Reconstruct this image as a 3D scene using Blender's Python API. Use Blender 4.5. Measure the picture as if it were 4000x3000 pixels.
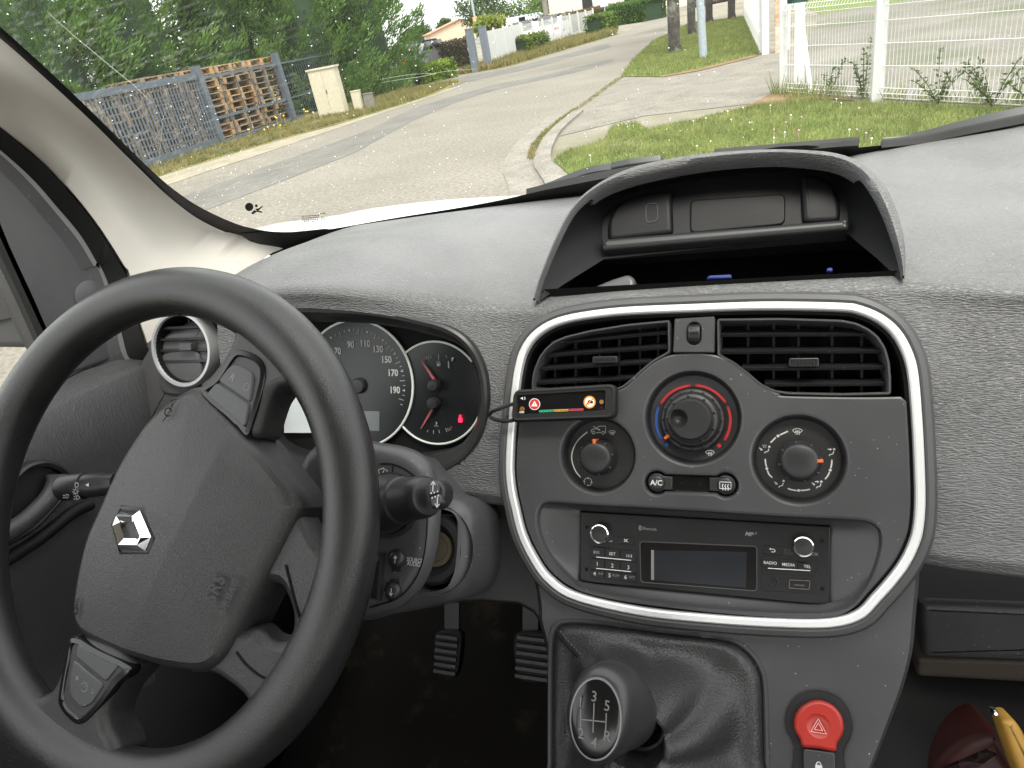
import bpy, bmesh, math, random
import numpy as np
from mathutils import Vector, Matrix

for o in list(bpy.data.objects): bpy.data.objects.remove(o)
sc = bpy.context.scene
rad = math.radians
random.seed(7)

# ------------------------------------------------------------------ camera
CAMH = 1.45                       # lens height above the road, van cabin eye level
PW, PH, PF = 4000.0, 3000.0, 2730.6
PITCH, ROLL, YAW = rad(27.0), rad(11.0), rad(22.7)
_cy, _sy, _cp, _sp = math.cos(YAW), math.sin(YAW), math.cos(PITCH), math.sin(PITCH)
CF = np.array([-_sy*_cp, _cy*_cp, -_sp]); _R0 = np.array([_cy, _sy, 0.0]); _U0 = np.cross(_R0, CF)
CU = math.cos(ROLL)*_U0 + math.sin(ROLL)*_R0
CR = math.cos(ROLL)*_R0 - math.sin(ROLL)*_U0
cd = bpy.data.cameras.new("camera"); cam = bpy.data.objects.new("camera", cd); sc.collection.objects.link(cam)
cd.sensor_width = 36.0; cd.lens = PF/PW*36.0; cd.clip_start = 0.02; cd.clip_end = 2000.0
cam.matrix_world = Matrix(((CR[0], CU[0], -CF[0], 0), (CR[1], CU[1], -CF[1], 0), (CR[2], CU[2], -CF[2], CAMH), (0, 0, 0, 1)))
sc.camera = cam
sc.render.resolution_x, sc.render.resolution_y = 1024, 768

# ------------------------------------------------------------------ sky, sun, exposure
SUN_EL, SUN_AZ = rad(64), rad(145)      # azimuth from +y towards +x
w = bpy.data.worlds.new("World"); sc.world = w; w.use_nodes = True
nt = w.node_tree; nt.nodes.clear()
sky = nt.nodes.new("ShaderNodeTexSky"); sky.sky_type = 'NISHITA'; sky.sun_disc = False
sky.sun_elevation = SUN_EL; sky.sun_rotation = SUN_AZ; sky.air_density = 1.0; sky.dust_density = 4.0; sky.ozone_density = 1.0
hs = nt.nodes.new("ShaderNodeHueSaturation"); hs.inputs['Saturation'].default_value = 0.14
bg = nt.nodes.new("ShaderNodeBackground"); bg.inputs['Strength'].default_value = 0.15
wo = nt.nodes.new("ShaderNodeOutputWorld")
veil = nt.nodes.new("ShaderNodeMixRGB"); veil.inputs[0].default_value = 0.65; veil.inputs[2].default_value = (5.4, 5.35, 5.2, 1)   # even cloud veil over the whole sky
nt.links.new(sky.outputs[0], hs.inputs['Color']); nt.links.new(hs.outputs[0], veil.inputs[1]); nt.links.new(veil.outputs[0], bg.inputs['Color']); nt.links.new(bg.outputs[0], wo.inputs[0])
sd = bpy.data.lights.new("sun", 'SUN'); sd.energy = 1.2; sd.angle = rad(25); sd.color = (1.0, 0.92, 0.80)
sun = bpy.data.objects.new("sun", sd); sc.collection.objects.link(sun); sun.location = (0, 0, 60)
_sv = Vector((math.sin(SUN_AZ)*math.cos(SUN_EL), math.cos(SUN_AZ)*math.cos(SUN_EL), math.sin(SUN_EL)))
sun.rotation_euler = _sv.to_track_quat('Z', 'Y').to_euler()
sc.view_settings.view_transform = 'Standard'; sc.view_settings.look = 'None'
sc.view_settings.exposure = 1.92; sc.view_settings.gamma = 1.0
sc.cycles.use_denoising = True
sc.cycles.max_bounces = 10; sc.cycles.diffuse_bounces = 5; sc.cycles.glossy_bounces = 4
sc.cycles.transparent_max_bounces = 24; sc.cycles.caustics_reflective = False; sc.cycles.caustics_refractive = False
sc.cycles.sample_clamp_indirect = 6.0

# ------------------------------------------------------------------ geometry helpers
# photo pixels -> directions; every pixel is then met with the plane or surface it lies on
def ray(u, v): return CF + (u-PW/2)/PF*CR - (v-PH/2)/PF*CU
def Zc(x0, y0, s): return lambda *p: [(x0+x*s, y0+y*s) for x, y in (p[0] if len(p) == 1 and isinstance(p[0], list) else p)]
zA = Zc(0, 0, .63291); zB = Zc(1300, 0, .63291); zC = Zc(2600, 0, .63291); zD = Zc(0, 950, .63291); zE = Zc(1000, 1000, .63291)
zF = Zc(1900, 1100, .49729); zG = Zc(2700, 1100, .5877); zH = Zc(0, 1950, .63291); zI = Zc(1200, 1900, .66319); zJ = Zc(2600, 1950, .63291)
zK = Zc(2000, 1900, .63291); zL = Zc(2000, 520, .76854); zM = Zc(1700, 0, .45208); zN = Zc(2600, 0, .36166); zO = Zc(0, 1000, .36166)
zP = Zc(800, 2200, .63291); zQ = Zc(3300, 2000, .60293); zS = Zc(1350, 1700, .45215); zT = Zc(0, 0, 1.80832)
O3 = np.array([0, 0, CAMH])
class Pl:                                   # a reference plane: origin, right, up, normal (towards the viewer)
    def __init__(s, p0, e1, e2):
        s.p0 = np.array(p0, float); s.e1 = np.array(e1, float); s.e1 /= np.linalg.norm(s.e1)
        e2 = np.array(e2, float); e2 -= s.e1*(e2@s.e1); s.e2 = e2/np.linalg.norm(e2); s.n = np.cross(s.e1, s.e2)
    def at(s, a, b, h=0.0): return s.p0+a*s.e1+b*s.e2+h*s.n
    def hit(s, u, v, h=0.0):
        d = ray(u, v); return d*(((s.p0+h*s.n)@s.n)/(d@s.n))
    def ab(s, u, v, h=0.0):
        q = s.hit(u, v, h)-s.p0; return (q@s.e1, q@s.e2)
    def abs_(s, pts, h=0.0): return [s.ab(u, v, h) for u, v in pts]
    def off(s, h): return Pl(s.at(0, 0, h), s.e1, s.e2)
def tilt_plane(p0, deg): return Pl(p0, (1, 0, 0), (0, math.sin(rad(deg)), math.cos(rad(deg))))
def ony(u, v, y): d = ray(u, v); return d*(y/d[1])
def onx(u, v, x): d = ray(u, v); return d*(x/d[0])
def onz(u, v, z): d = ray(u, v); return d*(z/d[2])

def cr(pts, n=8, closed=False):             # Catmull-Rom through points of any dimension
    P = [np.array(p, float) for p in pts]; N = len(P); out = []
    for i in range(N if closed else N-1):
        if closed: a, b, c, d = P[i-1], P[i], P[(i+1) % N], P[(i+2) % N]
        else: a, b, c, d = P[max(i-1, 0)], P[i], P[i+1], P[min(i+2, N-1)]
        for k in range(n):
            t = k/n
            out.append(.5*((2*b)+(c-a)*t+(2*a-5*b+4*c-d)*t*t+(3*b-3*c+d-a)*t**3))
    if not closed: out.append(P[-1])
    return out
def resample(pts, n, closed=False):
    P = np.array(pts, float)
    if closed: P = np.vstack([P, P[:1]])
    L = np.concatenate([[0], np.cumsum(np.linalg.norm(np.diff(P, axis=0), axis=1))])
    t = np.linspace(0, L[-1], n+1)[:-1] if closed else np.linspace(0, L[-1], n)
    return [np.array([np.interp(x, L, P[:, k]) for k in range(P.shape[1])]) for x in t]
def area2(p): 
    P = np.array(p); x, y = P[:, 0], P[:, 1]; return .5*(np.dot(x, np.roll(y, -1))-np.dot(y, np.roll(x, -1)))
def ccw(p): return list(p) if area2(p) > 0 else list(p)[::-1]
def offset(p, d):                           # outward offset of a closed ccw outline
    P = np.array(p); 
    if area2(P) < 0: P = P[::-1]
    a = P-np.roll(P, 1, 0); b = np.roll(P, -1, 0)-P
    a /= np.linalg.norm(a, axis=1)[:, None]+1e-12; b /= np.linalg.norm(b, axis=1)[:, None]+1e-12
    na = np.stack([a[:, 1], -a[:, 0]], 1); nb = np.stack([b[:, 1], -b[:, 0]], 1)
    m = na+nb; m /= np.linalg.norm(m, axis=1)[:, None]+1e-12
    k = np.clip(1/np.maximum((m*na).sum(1), .5), 1, 2)
    return list(P+m*(d*k)[:, None])
def circle(c, r, n=48, a0=0.0): return [(c[0]+r*math.cos(a0+2*math.pi*i/n), c[1]+r*math.sin(a0+2*math.pi*i/n)) for i in range(n)]
def rrect(x0, y0, x1, y1, r, n=4):
    out = []
    for cx, cy, a in ((x1-r, y1-r, 0), (x0+r, y1-r, 90), (x0+r, y0+r, 180), (x1-r, y0+r, 270)):
        for k in range(n+1): t = rad(a+90*k/n); out.append((cx+r*math.cos(t), cy+r*math.sin(t)))
    return out
def rpoly(pts, r, n=4):                     # polygon with rounded corners
    P = [np.array(p, float) for p in ccw(pts)]; out = []
    for i in range(len(P)):
        a, b, c = P[i-1], P[i], P[(i+1) % len(P)]
        u = (a-b); v = (c-b); lu, lv = np.linalg.norm(u), np.linalg.norm(v); k = min(r, lu*.45, lv*.45)
        s, e = b+u/lu*k, b+v/lv*k
        for j in range(n+1): t = j/n; out.append((1-t)**2*s+2*t*(1-t)*b+t*t*e)
    return out
def inpoly(x, y, poly):
    P = np.array(poly); j = np.roll(P, 1, 0); c = (P[:, 1] > y) != (j[:, 1] > y)
    xs = (j[:, 0]-P[:, 0])*(y-P[:, 1])/(j[:, 1]-P[:, 1]+1e-15)+P[:, 0]
    return bool(np.sum(c & (x < xs)) % 2)

ROOT = {}
def setp(o, label=None, cat=None, group=None, kind=None):
    for k, v in (("label", label), ("category", cat), ("group", group), ("kind", kind)):
        if v: o[k] = v
    return o
def thing(name, loc, label, cat, group=None):
    o = bpy.data.objects.new(name, None); o.empty_display_size = .05; sc.collection.objects.link(o); o.location = loc
    ROOT[o.name] = np.array(loc, float); return setp(o, label, cat, group)
class M:                                    # collects geometry, then becomes one mesh object
    def __init__(s): s.v = []; s.f = []; s.mi = []; s.cur = 0
    def add(s, vs, fs):
        k = len(s.v); s.v += [tuple(map(float, p)) for p in vs]; s.f += [tuple(i+k for i in f) for f in fs]; s.mi += [s.cur]*len(fs); return s
    def rings(s, R, closed=True, cap0=False, cap1=False, wrap=False):
        n = len(R[0]); fs = []; m = len(R)
        for i in range(m if wrap else m-1):
            i2 = (i+1) % m
            for j in range(n if closed else n-1):
                k = (j+1) % n; fs.append((i*n+j, i*n+k, i2*n+k, i2*n+j))
        vs = [p for r in R for p in r]
        if cap0: fs.append(tuple(range(n))[::-1])
        if cap1: fs.append(tuple((m-1)*n+j for j in range(n)))
        return s.add(vs, fs)
    def prism(s, pl, out, h0, h1, bev=0.0, seg=3, bottom=False, base_out=0.0):
        out = ccw(out); R = [[pl.at(a, b, h0) for a, b in (offset(out, base_out) if base_out else out)]]
        if bev > 0:
            for k in range(seg+1):
                t = math.pi/2*k/seg; R.append([pl.at(a, b, h1-bev+bev*math.sin(t)) for a, b in offset(out, -bev*(1-math.cos(t)))])
            R.append([pl.at(a, b, h1) for a, b in offset(out, -bev*1.08-.0002)])
        else: R.append([pl.at(a, b, h1) for a, b in out])
        return s.rings(R, True, bottom, True)
    def profile(s, pl, out, prof, wrap=False):   # strip following a closed outline; prof = [(offset, height)]
        out = ccw(out); return s.rings([[pl.at(a, b, h) for a, b in offset(out, o)] for o, h in prof], True, wrap=wrap)
    def lathe(s, pl, c, prof, n=48, cap=True, sx=1.0, a0=0.0):
        R = [[pl.at(c[0]+sx*r*math.cos(a0+2*math.pi*i/n), c[1]+r*math.sin(a0+2*math.pi*i/n), h) for i in range(n)] for r, h in prof]
        return s.rings(R, True, False, cap)
    def fill(s, pl, outer, holes, h):
        bm = bmesh.new(); ed = []
        for loop in [outer]+list(holes):
            vv = [bm.verts.new(Vector(pl.at(a, b, h))) for a, b in loop]
            ed += [bm.edges.new((vv[i], vv[(i+1) % len(vv)])) for i in range(len(vv))]
        bmesh.ops.triangle_fill(bm, use_beauty=True, use_dissolve=False, edges=ed, normal=Vector(pl.n))
        bm.verts.index_update()
        s.add([tuple(v.co) for v in bm.verts], [tuple(v.index for v in f.verts) for f in bm.faces]); bm.free(); return s
    def sweep(s, path, prof, closed=False, up=(0, 0, 1), caps=True, scale=None):
        P = [np.array(p, float) for p in path]; R = []; n = len(P)
        for i in range(n):
            a, b = (P[i-1], P[(i+1) % n]) if closed else (P[max(i-1, 0)], P[min(i+1, n-1)])
            t = b-a; t /= np.linalg.norm(t)+1e-12; u = np.array(up, float); sd_ = np.cross(t, u)
            if np.linalg.norm(sd_) < .2: sd_ = np.cross(t, (0.02, 1, 0.01))
            sd_ /= np.linalg.norm(sd_); u = np.cross(sd_, t); k = scale[i] if scale is not None else 1.0
            R.append([P[i]+sd_*x*k+u*y*k for x, y in prof])
        if closed: return s.rings(R, True, wrap=True)
        return s.rings(R, True, caps, caps)
    def tube(s, path, r, n=8, closed=False, up=(0, 0, 1), scale=None): return s.sweep(path, [(r*math.cos(2*math.pi*i/n), r*math.sin(2*math.pi*i/n)) for i in range(n)], closed, up, True, scale)
    def box(s, c, ax, hs):
        c = np.array(c, float); X, Y, Z = [np.array(a, float)*h for a, h in zip(ax, hs)]
        vs = [c+i*X+j*Y+k*Z for i in (-1, 1) for j in (-1, 1) for k in (-1, 1)]
        return s.add(vs, [(0, 1, 3, 2), (4, 6, 7, 5), (0, 4, 5, 1), (2, 3, 7, 6), (0, 2, 6, 4), (1, 5, 7, 3)])
    def bar(s, a, b, wx, wy, up=(0, 0, 1)): return s.sweep([a, b], [(-wx, -wy), (wx, -wy), (wx, wy), (-wx, wy)], False, up)
    def grid(s, G, wrap=False):
        n, m = len(G), len(G[0])
        return s.add([p for r in G for p in r], [(i*m+j, i*m+j+1, (i+1)*m+j+1, (i+1)*m+j) for i in range(n-1) for j in range(m-1)])
    def stroke(s, pl, pts, wd, h, closed=False):   # flat printed line on a plane
        P = [np.array(p, float) for p in pts]; n = len(P); L = []; Rr = []
        for i in range(n):
            a, b = (P[i-1], P[(i+1) % n]) if closed else (P[max(i-1, 0)], P[min(i+1, n-1)])
            t = b-a; t /= np.linalg.norm(t)+1e-12; q = np.array([-t[1], t[0]])*wd/2
            if not closed and i == 0: c = P[i]-t*0
            else: c = P[i]
            L.append(pl.at(*(c+q), h)); Rr.append(pl.at(*(c-q), h))
        m = n if closed else n-1
        return s.add(L+Rr, [(i, n+i, n+(i+1) % n, (i+1) % n) for i in range(m)])
    def poly(s, pl, pts, h):
        p = ccw(pts); return s.add([pl.at(a, b, h) for a, b in p], [tuple(range(len(p)))])
    def obj(s, name, mat, parent=None, label=None, cat=None, group=None, kind=None, sm=40, rel=True, thick=0.0, sub=0):
        V = np.array(s.v)+(O3 if rel else 0)
        lo, hi = V.min(0), V.max(0); c = np.array([(lo[0]+hi[0])/2, (lo[1]+hi[1])/2, lo[2]])
        me = bpy.data.meshes.new(name); me.from_pydata([tuple(p) for p in (V-c)], [], s.f); me.update()
        o = bpy.data.objects.new(name, me); sc.collection.objects.link(o)
        for m_ in (mat if isinstance(mat, (list, tuple)) else [mat]): me.materials.append(m_)
        if isinstance(mat, (list, tuple)): me.polygons.foreach_set("material_index", s.mi)
        if sm: me.polygons.foreach_set("use_smooth", [True]*len(me.polygons)); me.set_sharp_from_angle(angle=rad(sm))
        ROOT[o.name] = c
        if parent is not None: o.parent = parent; o.location = c-ROOT[parent.name]
        else: o.location = c
        if thick: q = o.modifiers.new("solid", 'SOLIDIFY'); q.thickness = thick; q.offset = -1
        if sub: q = o.modifiers.new("sub", 'SUBSURF'); q.levels = q.render_levels = sub
        return setp(o, label, cat, group, kind)

_txt = {}
def text_geo(t, bold=0.0):
    if (t, bold) in _txt: return _txt[(t, bold)]
    c = bpy.data.curves.new("t", 'FONT'); c.body = t; c.align_x = 'CENTER'; c.align_y = 'CENTER'; c.offset = bold; c.resolution_u = 3
    o = bpy.data.objects.new("t", c); sc.collection.objects.link(o); dg = bpy.context.evaluated_depsgraph_get()
    me = o.evaluated_get(dg).to_mesh(); r = ([tuple(v.co) for v in me.vertices], [tuple(p.vertices) for p in me.polygons])
    o.evaluated_get(dg).to_mesh_clear(); bpy.data.objects.remove(o); bpy.data.curves.remove(c); _txt[(t, bold)] = r; return r
def put_text(m, pl, t, a, b, h, size, rot=0.0, bold=0.0, sx=1.0, shear=0.0, align=0):
    vs, fs = text_geo(t, bold); c, s_ = math.cos(rot), math.sin(rot)
    if align: x0 = min(v[0] for v in vs)
    m.add([pl.at(a+size*((x-(x0 if align else 0))*sx*c+y*shear*c-y*s_), b+size*((x-(x0 if align else 0))*sx*s_+y*c+y*shear*s_), h) for x, y, z in vs], fs)
    return m

# ------------------------------------------------------------------ materials
def newmat(name):
    m = bpy.data.materials.new(name); m.use_nodes = True; n = m.node_tree; n.nodes.clear()
    out = n.nodes.new("ShaderNodeOutputMaterial"); p = n.nodes.new("ShaderNodeBsdfPrincipled"); n.links.new(p.outputs[0], out.inputs[0]); return m, n, p
def N(n, t, **kw):
    q = n.nodes.new("ShaderNode"+t)
    for k, v in kw.items():
        if k in q.inputs: q.inputs[k].default_value = v
        else: setattr(q, k, v)
    return q
def ramp(n, a, ca, b, cb, src):
    r = n.nodes.new("ShaderNodeValToRGB"); e = r.color_ramp.elements; e[0].position = a; e[1].position = b
    e[0].color = (*ca, 1) if len(ca) == 3 else ca; e[1].color = (*cb, 1) if len(cb) == 3 else cb; n.links.new(src, r.inputs[0]); return r
def plastic(name, col, rough=.5, grain=None, gs=900., gk=.25, spec=.5, dust=0.0, metal=0.0, coat=0.0, stretch=(1, 1, 1), var=.06, rot=(0, 0, 0), wear=0.0):
    m, n, p = newmat(name); L = n.links.new
    p.inputs['Base Color'].default_value = (*col, 1); p.inputs['Roughness'].default_value = rough; p.inputs['Metallic'].default_value = metal
    p.inputs['Specular IOR Level'].default_value = spec; p.inputs['Coat Weight'].default_value = coat
    tc = N(n, "TexCoord"); mp = N(n, "Mapping"); L(tc.outputs['Object'], mp.inputs[0]); mp.inputs['Scale'].default_value = stretch; mp.inputs['Rotation'].default_value = rot
    if var or dust:
        nz = N(n, "TexNoise", Scale=14., Detail=5.); L(tc.outputs['Object'], nz.inputs['Vector'])
        r = ramp(n, .3, tuple(c*(1-var*2) for c in col), .7, tuple(c*(1+var*2) for c in col), nz.outputs['Fac']); src = r.outputs[0]
        if dust:
            d = N(n, "TexVoronoi", Scale=420.); L(tc.outputs['Object'], d.inputs['Vector'])
            d2 = N(n, "TexNoise", Scale=60., Detail=2.); L(tc.outputs['Object'], d2.inputs['Vector'])
            th = N(n, "Math", operation='MULTIPLY'); L(d2.outputs['Fac'], th.inputs[0]); th.inputs[1].default_value = dust*.3
            lt = N(n, "Math", operation='LESS_THAN'); L(d.outputs['Distance'], lt.inputs[0]); L(th.outputs[0], lt.inputs[1])
            rn = N(n, "Math", operation='GREATER_THAN'); sp = N(n, "SeparateColor"); L(d.outputs['Color'], sp.inputs[0]); L(sp.outputs[0], rn.inputs[0]); rn.inputs[1].default_value = .93
            mu = N(n, "Math", operation='MULTIPLY'); L(lt.outputs[0], mu.inputs[0]); L(rn.outputs[0], mu.inputs[1])
            mx = N(n, "MixRGB"); L(mu.outputs[0], mx.inputs[0]); L(src, mx.inputs[1]); mx.inputs[2].default_value = (.42, .41, .39, 1); src = mx.outputs[0]
        L(src, p.inputs['Base Color'])
        rr = ramp(n, .25, (rough*.82,)*3, .75, (min(1, rough*1.15),)*3, nz.outputs['Fac']); L(rr.outputs[0], p.inputs['Roughness'])
    if grain:
        if grain == 'leather':
            g = N(n, "TexVoronoi", Scale=gs); g.feature = 'DISTANCE_TO_EDGE'
            wn = N(n, "TexNoise", Scale=gs*.7, Detail=1.); L(mp.outputs[0], wn.inputs['Vector'])
            va = N(n, "VectorMath", operation='MULTIPLY_ADD'); L(wn.outputs['Color'], va.inputs[0]); va.inputs[1].default_value = (1.1/gs,)*3; L(mp.outputs[0], va.inputs[2])
            L(va.outputs[0], g.inputs['Vector']); h = ramp(n, .02, (0, 0, 0), .28, (1, 1, 1), g.outputs['Distance']).outputs[0]
        elif grain == 'streak':
            wn = N(n, "TexNoise", Scale=26., Detail=2.); L(tc.outputs['Object'], wn.inputs['Vector'])
            va = N(n, "VectorMath", operation='MULTIPLY_ADD'); L(wn.outputs['Color'], va.inputs[0]); va.inputs[1].default_value = (.004, .012, .012); L(mp.outputs[0], va.inputs[2])
            g = N(n, "TexNoise", Scale=gs, Detail=1.5, Roughness=.45); L(va.outputs[0], g.inputs['Vector']); h = ramp(n, .36, (0, 0, 0), .62, (1, 1, 1), g.outputs['Fac']).outputs[0]
        else:
            g = N(n, "TexNoise", Scale=gs, Detail=2.); L(mp.outputs[0], g.inputs['Vector']); h = g.outputs['Fac']
        b = N(n, "Bump", Strength=gk, Distance=.0006); L(h, b.inputs['Height']); L(b.outputs[0], p.inputs['Normal'])
    return m
def flat(name, col, rough=.6, emit=0.0):
    m, n, p = newmat(name); p.inputs['Base Color'].default_value = (*col, 1); p.inputs['Roughness'].default_value = rough
    if emit: p.inputs['Emission Color'].default_value = (*col, 1); p.inputs['Emission Strength'].default_value = emit
    return m
MT = {}
MT['dash'] = plastic('dash_plastic', (.108, .108, .110), .42, 'streak', 760., .75, .65, .9, var=.10, stretch=(.30, 1.5, 1.5))
MT['panel'] = plastic('panel_plastic', (.052, .052, .055), .38, 'fine', 2500., .08, .5, .8)
MT['black'] = plastic('black_plastic', (.020, .020, .021), .42, 'fine', 2200., .06, .45, .25)
MT['gloss'] = plastic('gloss_black', (.006, .006, .007), .16, None, spec=.5)
MT['cavity'] = plastic('cavity_black', (.009, .009, .009), .7, None, spec=.12)
MT['wheel'] = plastic('wheel_skin', (.026, .026, .026), .36, 'leather', 900., .28, .5, .15, var=.12)
MT['wheelsmooth'] = plastic('wheel_rim_skin', (.020, .020, .020), .30, 'leather', 800., .18, .5, .1, var=.14)
MT['silver'] = plastic('satin_silver', (.80, .80, .80), .36, None, metal=.35, var=.02)
MT['chrome'] = plastic('chrome', (.86, .86, .87), .08, None, metal=1.0, var=.02)
MT['shroud'] = plastic('shroud_plastic', (.062, .061, .065), .40, 'fine', 1800., .22, .45, .9)
MT['grey'] = plastic('mid_grey_plastic', (.07, .07, .072), .5, 'fine', 1500., .12, .4, .4)
MT['ink'] = flat('white_ink', (.62, .62, .60)); MT['dimink'] = flat('grey_ink', (.2, .2, .2)); MT['faint'] = flat('faint_ink', (.07, .07, .07))
MT['pod'] = plastic('pod_black', (.005, .005, .006), .5, 'fine', 2200., .06, .22, .25); MT['radioblack'] = plastic('radio_black', (.008, .008, .009), .34, 'fine', 2200., .05, .4, .15)
MT['red'] = flat('red_ink', (.42, .012, .018)); MT['blue'] = flat('blue_ink', (.008, .07, .33)); MT['orange'] = flat('orange_plastic', (.75, .13, .02), .35)
MT['beige'] = plastic('beige_trim', (.60, .57, .515), .62, 'fine', 1800., .12, .3, .15, var=.02)
MT['rubber'] = plastic('rubber', (.010, .010, .010), .62, 'fine', 900., .2, .35, .2)
MT['vent'] = plastic('vent_black', (.014, .014, .015), .36, None, spec=.5, dust=.5)

# ------------------------------------------------------------------ centre panel
S = tilt_plane((-.1413, .4257, -.3511), 32.5)
XC = -.051                                           # centreline of the van
def arc(c, r, a0, a1, n=20): return [(c[0]+r*math.cos(rad(a0+(a1-a0)*i/n)), c[1]+r*math.sin(rad(a0+(a1-a0)*i/n))) for i in range(n+1)]
def icon(m, pl, kind, c, s, h, wd=None, rot=0.0):
    wd = wd or s*.11; cs, sn = math.cos(rot), math.sin(rot)
    T = lambda pts: [(c[0]+s*(x*cs-y*sn), c[1]+s*(x*sn+y*cs)) for x, y in pts]
    st = lambda pts, cl=False, k=1.0: m.stroke(pl, T(pts), wd*k, h, cl)
    if kind == 'front':
        st(arc((0, -1.0), 1.45, 50, 130, 10)+[(-.5, -.35)]+arc((0, -1.0), .82, 128, 52, 6)+[], True)
        for x in (-.3, 0, .3): st([(x, -.75), (x+.1, -.5), (x-.05, -.25), (x+.05, 0), (x-.03, .12)])
    elif kind == 'rear':
        st([(-.95, -.5), (.95, -.5), (.95, .65), (-.95, .65)], True)
        for x in (-.45, 0, .45): st([(x, -.8), (x+.1, -.45), (x-.08, -.1), (x+.06, .3)])
    elif kind == 'loop':
        for k in range(4):
            st(arc((0, 0), .9, 90*k+10, 90*k+75, 6)); a = rad(90*k+80)
            m.poly(pl, T([(.9*math.cos(a)+.28*math.cos(a), .9*math.sin(a)+.28*math.sin(a)), (.62*math.cos(a), .62*math.sin(a)), (.9*math.cos(a+.35), .9*math.sin(a+.35))]), h)
    elif kind == 'van':
        st([(-1.5, -.55), (-1.5, -.15), (-1.25, .12), (-.95, .18), (-.35, .2), (.0, .75), (1.45, .8), (1.5, -.55), (1.35, -.55)]); st([(-.55, -.55), (.55, -.55)])
        for x in (-1., 1.): st(circle((x, -.55), .28, 12), True)
        st([(-1.05, .75), (.2, .0)]); m.poly(pl, T([(.45, -.16), (.05, .3), (-.1, -.05)]), h)
    elif kind in ('face', 'feet', 'both', 'ffeet'):
        m.poly(pl, T(circle((.75, .75), .27, 10)), h); st([(.65, .3), (.5, -.3), (.2, -.45), (-.15, -.5), (-.35, -.85)], k=1.9)
        def arw(x, y, dx, dy):
            L = math.hypot(dx, dy); ux, uy = dx/L, dy/L
            st([(x, y), (x+dx*.55, y+dy*.55)], k=1.8); q = (x+dx*.5, y+dy*.5)
            m.poly(pl, T([(x+dx, y+dy), (q[0]-uy*.32, q[1]+ux*.32), (q[0]+uy*.32, q[1]-ux*.32)]), h)
        if kind in ('face', 'both'): arw(-.65, .7, .95, 0)
        if kind in ('feet', 'both'): arw(-1.3, .45, .7, -.65)
        if kind == 'ffeet':
            arw(-1.5, .45, .7, -.65); st([(-.75, 1.1), (.1, 1.1), (-.1, .6), (-.55, .6)], True)
    elif kind == 'up': st([(0, -.8), (0, .7)]); st([(-.4, .25), (0, .85), (.4, .25)])
    elif kind == 'down': st([(0, .8), (0, -.7)]); st([(-.4, -.25), (0, -.85), (.4, -.25)])
    elif kind == 'horn': st(arc((0, -.15), .32, 0, 330, 14), k=1.2); st([(-.3, -.95), (.05, -.3), (.32, .5)]); st([(.05, .3), (.32, .5), (.65, 1.0), (.0, .75), (.32, .5)])
    return m

RC = cr(zT([(1107, 916), (1103, 970), (1102, 1021), (1107, 1065), (1114, 1096), (1127, 1149), (1151, 1201), (1186, 1250), (1246, 1288), (1386, 1320), (1526, 1335), (1666, 1344), (1788, 1345),
      (1854, 1328), (1892, 1291), (1926, 1253), (1952, 1218), (1970, 1183), (1982, 1145), (1987, 1085), (1985, 998), (1980, 901), (1971, 803), (1956, 754), (1932, 715), (1899, 688), (1860, 671),
      (1818, 664), (1655, 661), (1493, 666), (1353, 672), (1271, 681), (1216, 692), (1180, 707), (1152, 729), (1133, 757), (1123, 787), (1116, 828)]), 6, True)
RING = ccw(resample(S.abs_(RC), 200, True))
cp_ = S.at(0, 0)+O3
panel = thing('control_panel', cp_, 'dark grey centre panel with silver surround holding the air vents and heater dials', 'control panel')
m = M(); m.profile(S, RING, [(-.0031, -.004), (-.0029, .0026), (-.0018, .0036), (.0018, .0036), (.0029, .0026), (.0031, -.002)]); m.obj('trim_ring', MT['silver'], panel, 'silver trim ring around the panel')
m = M(); m.profile(S, RING, [(.0031, -.003), (.0034, .0018), (.0050, .0030), (.0085, .0020), (.0112, -.003), (.0125, -.014)]); m.obj('outer_lip', MT['grey'], panel)
m = M(); m.profile(S, RING, [(-.0031, -.003), (-.0055, -.0035), (-.0060, -.046)]); m.fill(S, offset(RING, -.006), [], -.046); m.obj('housing', MT['cavity'], panel)

dome = S.abs_(cr(zF((350, 868), (700, 868), (930, 866), (1010, 856), (1090, 822), (1160, 760), (1240, 688), (1330, 622), (1450, 574), (1640, 558), (1800, 575), (1930, 625), (2050, 710), (2160, 800), (2300, 878))
              + zG((620, 757), (900, 764), (1200, 766), (1425, 762)), 5))
inner = offset(RING, -.0052); IA = np.array(inner)
def near(p): return int(np.argmin(((IA-np.array(p))**2).sum(1)))
iL, iR = near(dome[0]), near(dome[-1])
# ring is counter-clockwise: walk from the left shoulder down and round to the right shoulder
walk = []; k = iL
while k != iR: walk.append(tuple(inner[k])); k = (k+1) % len(inner)
face = ccw([tuple(p) for p in dome[1:-1]][::-1]+walk)
def pcirc(conv, cx, cy, r, h=0.0):
    a = S.ab(*conv((cx-r, cy))[0], h); b = S.ab(*conv((cx+r, cy))[0], h); c = S.ab(*conv((cx, cy))[0], h)
    return (c[0], c[1]), (b[0]-a[0])/2
dC, rC = pcirc(zF, 1617, 1068, 372); dL, rL = pcirc(zF, 873, 1362, 286); dR, rR = pcirc(zG, 713, 1180, 312)
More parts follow.
